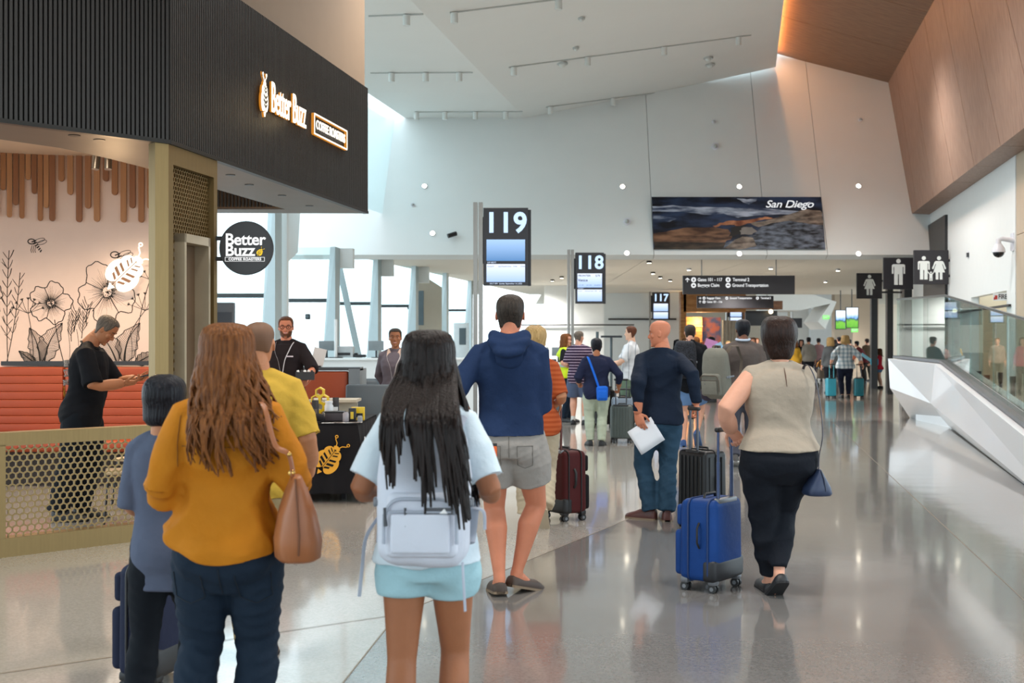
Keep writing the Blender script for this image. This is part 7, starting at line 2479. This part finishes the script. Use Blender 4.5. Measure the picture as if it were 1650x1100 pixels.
# 9 grey jacket man with grey backpack ---------------------------------------------------------
P9 = person('man in a grey brown jacket with short black hair, walking beyond the woman in cream', at(1197, 15.4), 15.4, 1.82, -8, False, 1.10, 'deep', .014,
            hair=dict(style='short', mat=HAIRS['black'], th=.05, hf=.82, hs=.5, hb=.16), head=(12, 0, 0),
            top=dict(mat=fabric('taupe_jacket', '#574e4a', .85, .25), loose=.022, hem=.47, sleeve=1.95, fold=.007, collar=.852, name='jacket'),
            bottom=dict(mat=fabric('grey_jeans', '#4d4c55', .85, .25), loose=.008, hem=.03), shoe=dict(mat=M('shoe_grey', '#4b4746', .6), sole=M('sole_white', '#c8c6c2', .7)),
            feet=[(-.06, -.02, 4, 20, 0), (.06, .12, -4, 0, 0)], wrists=[(-.14, .10, .58), (.15, .03, .5)])
c = MB(); c.tube([(.045 * 1.8 * math.cos(a), .045 * 1.8 * math.sin(a) - .02, 1.82 * .862 + .01 * math.sin(a)) for a in [2 * PI * k / 20 for k in range(21)]], .014, 8); c.build('shirt_collar', M('collar_blue', '#b9c4d4', .8), P9['root'])
BG = backpack('grey green backpack slung on the left shoulder of the man in the jacket', (at(1166, 15.1), 15.12, zt(641, 15.1)), -48, .38, .24, .62, fabric('backpack_grey', '#6f6d64', .75, .2), fabric('backpack_taupe', '#5b5148', .75, .2), 6, True)
c = MB(); c.ell((-.14, -.14, .05), (.10, .09, .10)); o = c.build('rolled_jacket', fabric('purple_roll', '#3b3440', .8, .4), BG); folds(o.data, .012, (18, 18, 18), 3)
# 10 backpack man in black tee --------------------------------------------------------------------
P10 = person('man in a black T-shirt and blue shorts wearing a speckled black backpack', at(1112, 18.4), 18.4, 1.81, -6, False, 1.12, 'fair', .015,
             hair=dict(style='short', mat=HAIRS['salt'], th=.015, hf=.86, hs=.55, hb=.2),
             top=dict(mat=fabric('black_tee', '#16171b', .85, .2), loose=.018, hem=.43, sleeve=.85, fold=.006),
             bottom=dict(mat=fabric('blue_shorts', '#5a769c', .85, .25), loose=.014, hem=1.25, name='shorts'), shoe=dict(mat=M('shoe_blue', '#2a4a7c', .6), sole=M('sole_blue', '#43618c', .6)),
             feet=[(-.065, .02, 6, 0, 0), (.065, .02, -14, 48, .02)], wrists=[(-.13, .10, .58), (.165, .03, .50)])
backpack('black backpack with white speckles worn by the man in the black T-shirt', (at(1104, 18.2), 18.4 - .17, zt(610, 18.2)), -6, .34, .19, .56, M('speckled_black', '#0b0c10', .7, 0, .3, 0, 60, 0, 1, None, '#2b2d36'), MATS['black_tee'], 0, True)
# 11-14 group at the gate ---------------------------------------------------------------------------------
P11 = person('woman with long brown hair in a yellow safety vest, facing right', at(913, 24.0), 24.0, 1.70, -118, True, 1.0, 'fair', .015, face=True,
             hair=dict(style='long', mat=HAIRS['brown'], n=70, length=.26, az=120, wave=.03, spread=1.15, rad=.08, th=.08, hb=.1, hs=.35, back=.08),
             top=dict(mat=MATS['black_tee'], loose=.010, hem=.56, sleeve=.8, fold=.004), bottom=dict(mat=MATS['denim_dark'], loose=.006, rk=.043, rh=.043, hem=.02), shoe=BLK_SHOE,
             wrists=[(-.10, .16, .63), (.10, .16, .63)], hands=[dict(curl=.6), dict(curl=.6)], poles=[(-1, -.6, -.6), (1, -.6, -.6)])
VEST = M('hi_vis_yellow', '#c8e01a', .6, 0, .4, .04)
VEST.node_tree.nodes['Principled BSDF'].inputs['Emission Strength'].default_value = 0
c = MB(); H_ = P11['H']
c.loft([P11['ring'](z * H_, (.020 + .004 * (z < .6)) * H_) for z in (.50, .55, .60, .65, .70, .74, .78, .80)])
for s_ in (-1, 1):
    c.tube([P11['up']((s_ * .06 * H_, y * H_, z * H_)) for y, z in ((-.08, .77), (-.04, .83), (.0, .842), (.04, .82), (.085, .76))], .030 * H_, 10, flat=.5, rnd=True)
join_meshes('safety_vest', [remesh(c, .014, 2)], VEST, P11['root'])
c = MB(); c.loft([P11['ring'](z * H_, .0265 * H_) for z in (.625, .655)]); c.build('reflective_band', M('reflective_grey', '#9aa5a0', .35, .3), P11['root'])
P12 = person('man in a purple and white striped polo and grey blue shorts beside the safety vest', at(933, 23.2), 23.2, 1.76, -16, False, 1.1, 'fair', .015,
             hair=dict(style='short', mat=HAIRS['grey'], th=.02, hf=.86, hs=.5, hb=.2), head=(-28, 0, 0),
             top=dict(mat=stripe_mat('purple_stripes', '#33243a', '#b9a3b5', 19, 2, .22), loose=.018, hem=.44, sleeve=.85, fold=.003),
             bottom=dict(mat=fabric('grey_blue_shorts', '#4f5a72', .85, .2), loose=.014, hem=1.08, name='shorts'), shoe=BLK_SHOE, sock=M('sock_white', '#c9c9c6', .9),
             feet=[(-.075, .06, 10, 0, 0), (.075, .06, -10, 0, 0)], wrists=[(-.11, .13, .62), (.11, .13, .62)], poles=[(-.3, -1, -.5), (.3, -1, -.5)])
P13 = person('man in a navy shirt and sage trousers with a blue sling bag across his back', at(961, 18.5), 18.5, 1.585, 0, False, 1.16, 'brown', .014,
             hair=dict(style='short', mat=HAIRS['black'], th=.045, hf=.8, hs=.45, hb=.14), hs=1.08,
             top=dict(mat=fabric('navy_shirt_small', '#20253c', .85, .25), loose=.018, hem=.435, sleeve=1.92, fold=.007),
             bottom=dict(mat=fabric('sage_trousers', '#a3ab98', .85, .25), loose=.008, rk=.043, rh=.036, hem=.03), shoe=BLK_SHOE,
             feet=[(-.075, .03, 10, 0, 0), (.06, .0, -14, 0, 0)], wrists=[(-.16, .10, .58), (.215, .06, .545)], hands=[dict(curl=.7), dict(curl=.8)], poles=[(-.4, -1, -.3), (.8, -1, .2)])
H_ = P13['H']
q = bag_at(P13, (.045, -.10, .43))
SBL = fabric('sling_blue', '#1c5fc4', .6, .2)
sg = thing('sling_bag', 'bright blue sling bag hanging on the back of the man in navy and sage', 'bag', tuple(q))
c = MB(); c.rbox((0, -.05, .10), (.17, .09, .22), .035, 4); o = c.build('pouch', SBL, sg); folds(o.data, .006, (14, 14, 14), 6)
c = MB(); c.rbox((0, -.10, .085), (.13, .03, .12), .014, 3); c.build('front_pocket', SBL, sg)
strap(sg, [(-.05, -.02, .19), (-.10, -.035, .34), (-.165, -.035, .52), (-.205, .0, .63), (-.20, .09, .63)], .045, SBL, 'strap', .15)
P14 = person('man in a white striped shirt and green shorts facing left at the gate', at(1016, 21.8), 21.8, 1.83, 78, False, 1.06, 'pale', .015, face=True,
             hair=dict(style='short', mat=HAIRS['red'], th=.03, hf=.85, hs=.5, hb=.18),
             top=dict(mat=stripe_mat('white_stripes', '#c9ccd0', '#8d949c', 9, 1, .12), loose=.020, hem=.45, sleeve=.9, fold=.006), bottom=dict(mat=fabric('green_shorts', '#5d6e5c', .85, .2), loose=.014, hem=1.2, name='shorts'),
             shoe=BLK_SHOE, wrists=[(-.10, .19, .62), (.09, .19, .62)], hands=[dict(curl=.7), dict(curl=.7)], poles=[(-1, -.5, -.6), (1, -.5, -.6)])
q = P14['W'][0]
t = thing('document', 'curled white document in the hand of the man in the striped white shirt', 'paper', (q.x - .10, q.y - .05, q.z - .02))
c = MB(); c.loft([[(x, .02 * math.sin(k), -k * .055 - .02) for x in (-.03, 0, .03)] for k in range(6)], False, closed=False); o = c.build('sheet', MATS['paper_white'], t); o.modifiers.new('thickness', 'SOLIDIFY').thickness = .003
suitcase('grey green hard suitcase standing behind the man in navy and sage', 1003, 19.05, -20, .34, .24, .575, M('grey_green_shell', '#4e5653', .45), 'hard', .98, pole=POLE, x=at(1003, 19.05))
suitcase('pale blue grey suitcase beside the legs of the man in green shorts', 1004, 21.3, 10, .36, .24, .60, M('slate_shell', '#7d8a99', .45), 'hard', .75, pole=POLEB, x=at(1004, 21.3))
suitcase('black suitcase standing right of the sage trousers', 974, 22.4, 12, .36, .24, .68, M('black_shell', '#17181b'), 'hard', .75, pole=POLEB, x=at(974, 22.4))
# 15 staff behind the table, man with phone -------------------------------------------------------------------
P15 = person('bearded man with glasses in a black polo holding a tray behind the sample table', at(461, 14.35), 14.35, 1.84, 172, False, 1.08, 'red', .011, face=True, smile=True,
             hair=dict(style='short', mat=HAIRS['ginger'], th=.028, hf=.84, hs=.52, hb=.2, beard=True), head=(14, -3, 0), brow='#5a3422',
             top=dict(mat=fabric('black_polo', '#221c1e', .85, .25), loose=.016, hem=.47, sleeve=1.05, fold=.005, collar=.850), bottom=dict(mat=MATS['black_trousers'], loose=.01, hem=.03), shoe=BLK_SHOE,
             wrists=[(-.165, .17, .575), (.17, .10, .55)], hands=[dict(d=(-.3, .8, .5), n=(.1, -.5, .9), curl=.55, thumb_to=(-1, 0, .3)), dict(curl=.6)], poles=[(-1, -.6, -.4), (1, -.6, -.4)])
c = MB(); hh_ = P15['hh']
for sx in (-1, 1):
    c.tube([(sx * .15 * hh_ + .105 * hh_ * math.cos(a), .385 * hh_, .51 * hh_ + .08 * hh_ * math.sin(a)) for a in [2 * PI * k / 16 for k in range(17)]], .012 * hh_, 6)
    c.tube([(sx * .255 * hh_, .38 * hh_, .53 * hh_), (sx * .35 * hh_, .2 * hh_, .53 * hh_), (sx * .36 * hh_, -.05 * hh_, .50 * hh_)], .012 * hh_, 6)
c.tube([(-.045 * hh_, .40 * hh_, .53 * hh_), (.045 * hh_, .40 * hh_, .53 * hh_)], .012 * hh_, 6)
o = c.build('glasses', MATS['gap_black'], P15['root']); o.matrix_local = P15['HM']
def lanyard(P, mat, badge, drop, wd=.010, spread=.055):
    H_ = P['H']
    pts = [(-spread * 1.1, -.02, .842), (-spread, .035, .825), (-spread * .8, .078, .775), (-spread * .4, .088, .72), (0, .088, drop)]
    pts = pts + [(-x, y, z) for x, y, z in reversed(pts[:-1])]
    fy = lambda z: 0
    out = []
    for x, y, z in pts:
        wv, fv, bv = P['dims'](z * H_, .022 * H_)
        out.append(P['up']((x * H_, (max(y * H_, fv) if y > .05 else y * H_), z * H_)))
    strap(P['root'], out, wd, mat, 'lanyard', .25)
    wv, fv, bv = P['dims'](drop * H_, .026 * H_)
    c = MB(); p = P['up']((0, fv, drop * H_ - .07)); c.rbox(p, (.07, .008, .10), .003, 1); c.build('badge', badge, P['root'])
    c = MB(); p = P['up']((0, fv + .006, drop * H_ - .06)); c.box(p, (.03, .003, .035)); c.build('badge_photo', M('badge_photo', '#5c4a40', .5, var=.2), P['root'], smooth=False)
lanyard(P15, M('lanyard_white', '#c9c5c8', .7), M('badge_blue', '#8fb3bd', .4), .63)
c = MB(); c.box(P15['up']((-.055 * P15['H'], P15['dims'](.74 * P15['H'], .022 * P15['H'])[1] + .002, .745 * P15['H'])), (.075, .004, .014)); c.build('chest_print', M('print_lilac', '#cfc8d4', .6, var=.2), P15['root'], smooth=False)
q = P15['W'][0]
t = thing('sample_box', 'open black box of packets held up by the bearded man', 'box', (q.x + .05, q.y - .17, q.z + .055), .1)
c = MB(); c.box((0, 0, .004), (.20, .14, .008)); 
for x, y, a, b in ((-.098, 0, .006, .14), (.098, 0, .006, .14), (0, -.068, .2, .006), (0, .068, .2, .006)):
    c.box((x, y, .045), (a, b, .09))
c.build('box', BAGK, t, smooth=False)
for k in range(5):
    c = MB(); c.rbox((-.07 + .035 * k, (-.02, .02)[k % 2], .075), (.026, .05, .07), .006, 2, Matrix.Rotation(.15 * (k - 2), 3, 'Y')); c.build('packet', (PWH, BAGK, M('packet_brown', '#5b4640', .5))[k % 3] if k != 2 else PWH, t)
P16 = person('smiling woman in a mauve grey shirt with a badge, hands behind her back', at(637, 15.4), 15.4, 1.715, 176, True, 1.08, 'brown', .012, face=True, smile=True,
             hair=dict(style='short', mat=HAIRS['salt'], th=.03, hf=.83, hs=.5, hb=.2, bun=True), head=(6, -2, 0),
             top=dict(mat=fabric('mauve_shirt', '#675d63', .8, .25), loose=.012, hem=.47, sleeve=1.9, fold=.005, collar=.85, cr=.043), bottom=dict(mat=MATS['black_trousers'], loose=.008, hem=.03), shoe=BLK_SHOE,
             wrists=[(-.05, -.10, .53), (.05, -.10, .53)], hands=[dict(curl=.6), dict(curl=.6)], poles=[(-1, -.4, 0), (1, -.4, 0)])
for sx in (-1, 1):
    c = MB(); c.slab(P16['up']((sx * .012 * 1.7, .052 * 1.7, .80 * 1.7)), P16['up']((sx * .055 * 1.7, .058 * 1.7, .80 * 1.7)), P16['up']((sx * .05 * 1.7, .02 * 1.7, .862 * 1.7)), P16['up']((sx * .036 * 1.7, .036 * 1.7, .85 * 1.7)), .006); c.build('collar', M('collar_peach', '#d8b7a2', .8), P16['root'], smooth=False)
lanyard(P16, M('lanyard_lilac', '#c3b9b4', .7), M('badge_yellow', '#b8c23a', .5), .60, .012)
P17 = person('man in a black T-shirt looking down at a phone inside the coffee shop, in profile', at(133, 10.7), 10.7, 1.80, -86, False, 1.12, 'tan', .0105, face=True,
             hair=dict(style='short', mat=HAIRS['grey'], th=.022, hf=.86, hs=.5, hb=.2), head=(-2, -38, 0), lean=9, belly=.02,
             top=dict(mat=MATS['black_tee'], loose=.018, hem=.43, sleeve=.95, fold=.006), bottom=dict(mat=MATS['black_trousers'], loose=.014, rk=.05, rh=.05, hem=.03), shoe=BLK_SHOE,
             feet=[(-.06, .05, 4, 0, 0), (.06, -.02, -4, 0, 0)], wrists=[(-.045, .235, .672), (.06, .205, .655)], hands=[dict(d=(.3, .9, .1), n=(.2, -.1, 1), curl=.35), dict(d=(-.25, .9, .05), n=(-.25, -.1, 1), curl=.55)], poles=[(-1, -.5, -.9), (1, -.5, -.9)])
q = (P17['W'][0] + P17['W'][1]) / 2
t = thing('phone', 'dark phone held by the man inside the coffee shop', 'phone', (q.x + .14, q.y, q.z + .045), R(-86))
c = MB(); c.rbox((0, 0, 0), (.074, .15, .010), .004, 2, Matrix.Rotation(.25, 3, 'X')); c.build('case', MON, t)
c = MB(); c.box((0, -.001, .006), (.066, .14, .002), Matrix.Rotation(.25, 3, 'X')); c.build('screen', M('phone_glass', '#20232b', .1, var=0), t, smooth=False)
H_ = P17['H']
c = MB(); c.tube([P17['up']((.062 * H_ * math.cos(a) * .8, (-.012 + .045 * math.sin(a)) * H_, (.838 - .012 * math.sin(a)) * H_)) for a in [2 * PI * k / 20 for k in range(21)]], .006, 6); c.build('lanyard', MATS['gap_black'], P17['root'])
bkm = P17['root']
def backfr(x, z):
    p = P17['up']((x * H_, -P17['dims'](z * H_, .026 * H_)[2] - .006, z * H_)); return frame(p, (1, 0, 0), (0, -.1, 1))
for bd, z, sz in (('BETTER', .735, .075), ('BUZZ', .69, .085), ('COFFEE', .648, .06)):
    text(bd, sz, M('print_white', '#dedede'), bkm, backfr(0, z), 'shirt_print', .001, .003, 'CENTER')
bee(bkm, backfr(0, .60), .045, M('print_orange', '#e8a427'), MATS['black_tee'], .002)

# far walkers and crowd ---------------------------------------------------------------------------------------
PLAID = stripe_mat('plaid_blue_white', '#dde1e4', '#b4c3cb', 9, 2, .45, '#c3ced6', 0)
P18 = person('woman with blond hair in a blue and white plaid shirt pulling two turquoise cases', at(1362, 34.5), 34.5, 1.74, 0, True, 1.2, 'fair', .02,
             hair=dict(style='long', mat=HAIRS['blond'], n=50, length=.16, az=120, wave=.03, spread=1.2, rad=.09, th=.09, hb=.1, hs=.3), top=dict(mat=PLAID, loose=.024, hem=.47, sleeve=1.8, flare=.02, fold=.006),
             bottom=dict(mat=fabric('navy_leggings', '#1d2233', .85, .1), loose=.003, rk=.04, rh=.03, hem=.06), shoe=BLK_SHOE, wrists=[(-.235, -.03, .56), (.26, -.04, .545)], poles=[(-.6, -1, .2), (.6, -1, .2)])
TUR = M('turquoise_shell', '#3fb4cc', .35, coat=.2)
suitcase('light turquoise suitcase on the left of the woman in plaid', 1340, 34.3, 4, .26, .22, .56, TUR, 'hard', .95, x=at(1340, 34.2), polex=.06, pole=M('pole_turquoise', '#5fc4d4', .3, .3))
suitcase('darker turquoise suitcase with a black stripe on the right of the woman in plaid', 1385, 34.3, -4, .26, .22, .56, M('teal_shell', '#15808f', .35, coat=.2), 'hard', .95, x=at(1385, 34.2), polex=.06, front=M('teal_dark', '#0e4d58', .4))
strap(P18['root'], [(.07, -.1, 1.42), (.12, -.15, 1.2), (.18, -.14, .95)], .02, MATS['gap_black'], 'bag_strap')
def crowd(label, px, Y, H, yaw, fem, topc, botc, hairk='black', hairstyle='short', skin='fair', sleeve=1.9, **kw):
    hd = dict(style='short', mat=HAIRS[hairk], th=.04, hf=.82, hs=.48, hb=.15) if hairstyle == 'short' else dict(style='long', mat=HAIRS[hairk], n=26, length=.2, az=120, wave=.02, spread=1.15, rad=.12, th=.08, hb=.1, hs=.3)
    if hairstyle == 'none':
        hd = None
    f0_ = rng.uniform(.0, .09)
    return person(label, at(px, Y), Y, H, yaw, fem, rng.uniform(.98, 1.12), skin, .024, 'distant walkers at the far end of the hall' if False else None, hd,
                  dict(mat=fabric('cloth' + topc, topc, .85, .1), loose=.016, hem=.47, sleeve=sleeve, fold=.004), dict(mat=fabric('cloth' + botc, botc, .85, .1), loose=.006, hem=.04 if kw.get('hem') is None else kw['hem']), BLK_SHOE,
                  feet=[(-.06, .07 - f0_, 4, 0, 0), (.06, f0_, -4, 0, 0)], wrists=kw.get('wrists'), lean=kw.get('lean', 0))
K1 = crowd('child in a red top and blue shorts holding a turquoise toy by the restroom entrance', 1417, 42, 1.34, 60, True, '#c92a3c', '#5a7a9c', 'ginger', 'long', 'fair', .8, wrists=[(-.1, .2, .6), (.1, .2, .6)], hem=1.5)
t = thing('toy', 'light blue winged toy held by the child in red', 'toy', (at(1409, 41.8), 41.8, zt(583, 41.8)))
c = MB(); c.rbox((0, 0, 0), (.26, .08, .22), .03); c.build('body', M('toy_blue', '#38b3d6', .5), t)
c = MB(); c.box((-.25, 0, .14), (.45, .03, .10), Matrix.Rotation(.6, 3, 'Y')); c.build('wing', M('toy_pale', '#8fd0e6', .5), t, smooth=False)
crowd('woman with blond hair in a grey sweater beside the woman in plaid', 1338, 38, 1.70, 0, True, '#5b5f63', '#23252c', 'blond', 'long')
crowd('distant person in a light grey shirt with straps, dark trousers', 1303, 47, 1.76, 0, False, '#8f8d88', '#24262d', 'black')
crowd('distant woman in black walking toward the camera, left of the grey shirt', 1291, 48, 1.66, 175, True, '#1d1d22', '#262a35', 'black', 'long')
crowd('distant person in a yellow top at the edge of the dark bob', 1281, 46, 1.64, 5, True, '#c79a35', '#5f4a3a', 'brown', 'long')
crowd('distant person in a dusty pink shirt', 1319, 50, 1.74, 0, False, '#8d6e70', '#4a4650', 'black')
crowd('distant man in black with arms out beyond the woman in plaid', 1352, 52, 1.80, 10, False, '#202124', '#26262b', 'black', wrists=[(-.25, .05, .62), (.15, .02, .5)])
crowd('distant person in a rust shirt right of the plaid shirt', 1369, 54, 1.70, 0, False, '#8a4a34', '#33302f', 'black')
crowd('distant woman in maroon leaning forward with dark hair', 1391, 47, 1.66, 50, True, '#6a2a2c', '#2b2423', 'black', 'short', lean=26)
crowd('distant man in a dark jacket right of the maroon top', 1397, 50, 1.72, 20, False, '#4a3b2c', '#2c2a26', 'dark')
crowd('distant woman in dark clothes between the grey sweater and the plaid shirt', 1345, 56, 1.68, 0, True, '#33272a', '#2a2a30', 'dark', 'long')
crowd('distant person in red and white left of the dark bob', 1213, 40, 1.70, 170, True, '#c05f6a', '#4c3a35', 'ginger', 'long')
crowd('second distant person behind the one in red and white', 1220, 46, 1.72, 178, False, '#8f7a6c', '#4a4038', 'brown')
crowd('distant person with pale hair in front of the grey curtain', 1173, 38, 1.60, 170, True, '#a88a86', '#4d4a4c', 'blond')
crowd('distant man in teal grey by the orange shop wall, carrying a pink board', 1146, 32, 1.70, 60, False, '#4f6a6c', '#3c4650', 'black', wrists=[(-.1, .2, .68), (.1, .2, .68)])
crowd('person with brown hair just behind the speckled backpack man', 1121, 25, 1.66, 10, True, '#2c2a30', '#33343c', 'brown')
t = thing('board', 'pink and light blue board carried in the crowd before the shop front', 'board', (at(1150, 30.5), 30.5, zt(557, 30.5)))
c = MB(); c.box((-.08, 0, 0), (.30, .03, .30), Matrix.Rotation(.3, 3, 'Y')); c.build('pink_sheet', M('pink_card', '#c98ac0', .5), t, smooth=False)
c = MB(); c.box((.16, -.04, -.08), (.18, .03, .32), Matrix.Rotation(-.5, 3, 'Y')); c.build('blue_sheet', M('pale_blue_card', '#9cc8ea', .5), t, smooth=False)
t = thing('stroller', 'pushchair with a yellow hood among the distant walkers', 'stroller', (at(1327, 42), 42, 0))
c = MB()
for k in range(7):
    pass
c.loft([[(.24 * math.cos(a), .26 * math.sin(a) * math.cos(b) - .0, .72 + .26 * math.sin(a) * math.sin(b)) for a in [PI * j / 10 for j in range(11)]] for b in [PI * k / 16 for k in range(0, 11)]], False, closed=False); o = c.build('hood', M('hood_yellow', '#d9962a', .7), t); o.modifiers.new('thickness', 'SOLIDIFY').thickness = .012
c = MB(); c.rbox((0, .05, .50), (.38, .45, .34), .06); c.build('seat', M('stroller_taupe', '#6d6154', .8), t)
c = MB()
for sx in (-1, 1):
    c.tube([(sx * .24, -.45, 1.0), (sx * .24, -.1, .6), (sx * .25, .35, .1)], .014, 6); c.tube([(sx * .24, .1, .5), (sx * .26, -.3, .1)], .014, 6)
c.tube([(-.24, -.45, 1.0), (.24, -.45, 1.0)], .016, 6); c.build('frame', MON, t)
for sx in (-1, 1):
    for y in (-.3, .35):
        c = MB(); c.cyl((sx * .26 - .02, y, .1), (sx * .26 + .02, y, .1), .10, 18); c.build('wheel', WHL, t)
t = thing('wheeled_cart', 'black wheel of a pushchair standing behind the glass balustrade', 'stroller', (at(1640, 17.5), 17.5, 0))
for dx in (0, .16):
    c = MB(); c.cyl((dx - .02, 0, .14), (dx + .02, 0, .14), .14, 20); c.build('wheel', WHL, t)
c = MB(); c.tube([(0, 0, .14), (.16, 0, .14), (.3, .2, .6), (.3, .3, 1.0)], .02, 8); c.build('frame', MON, t)
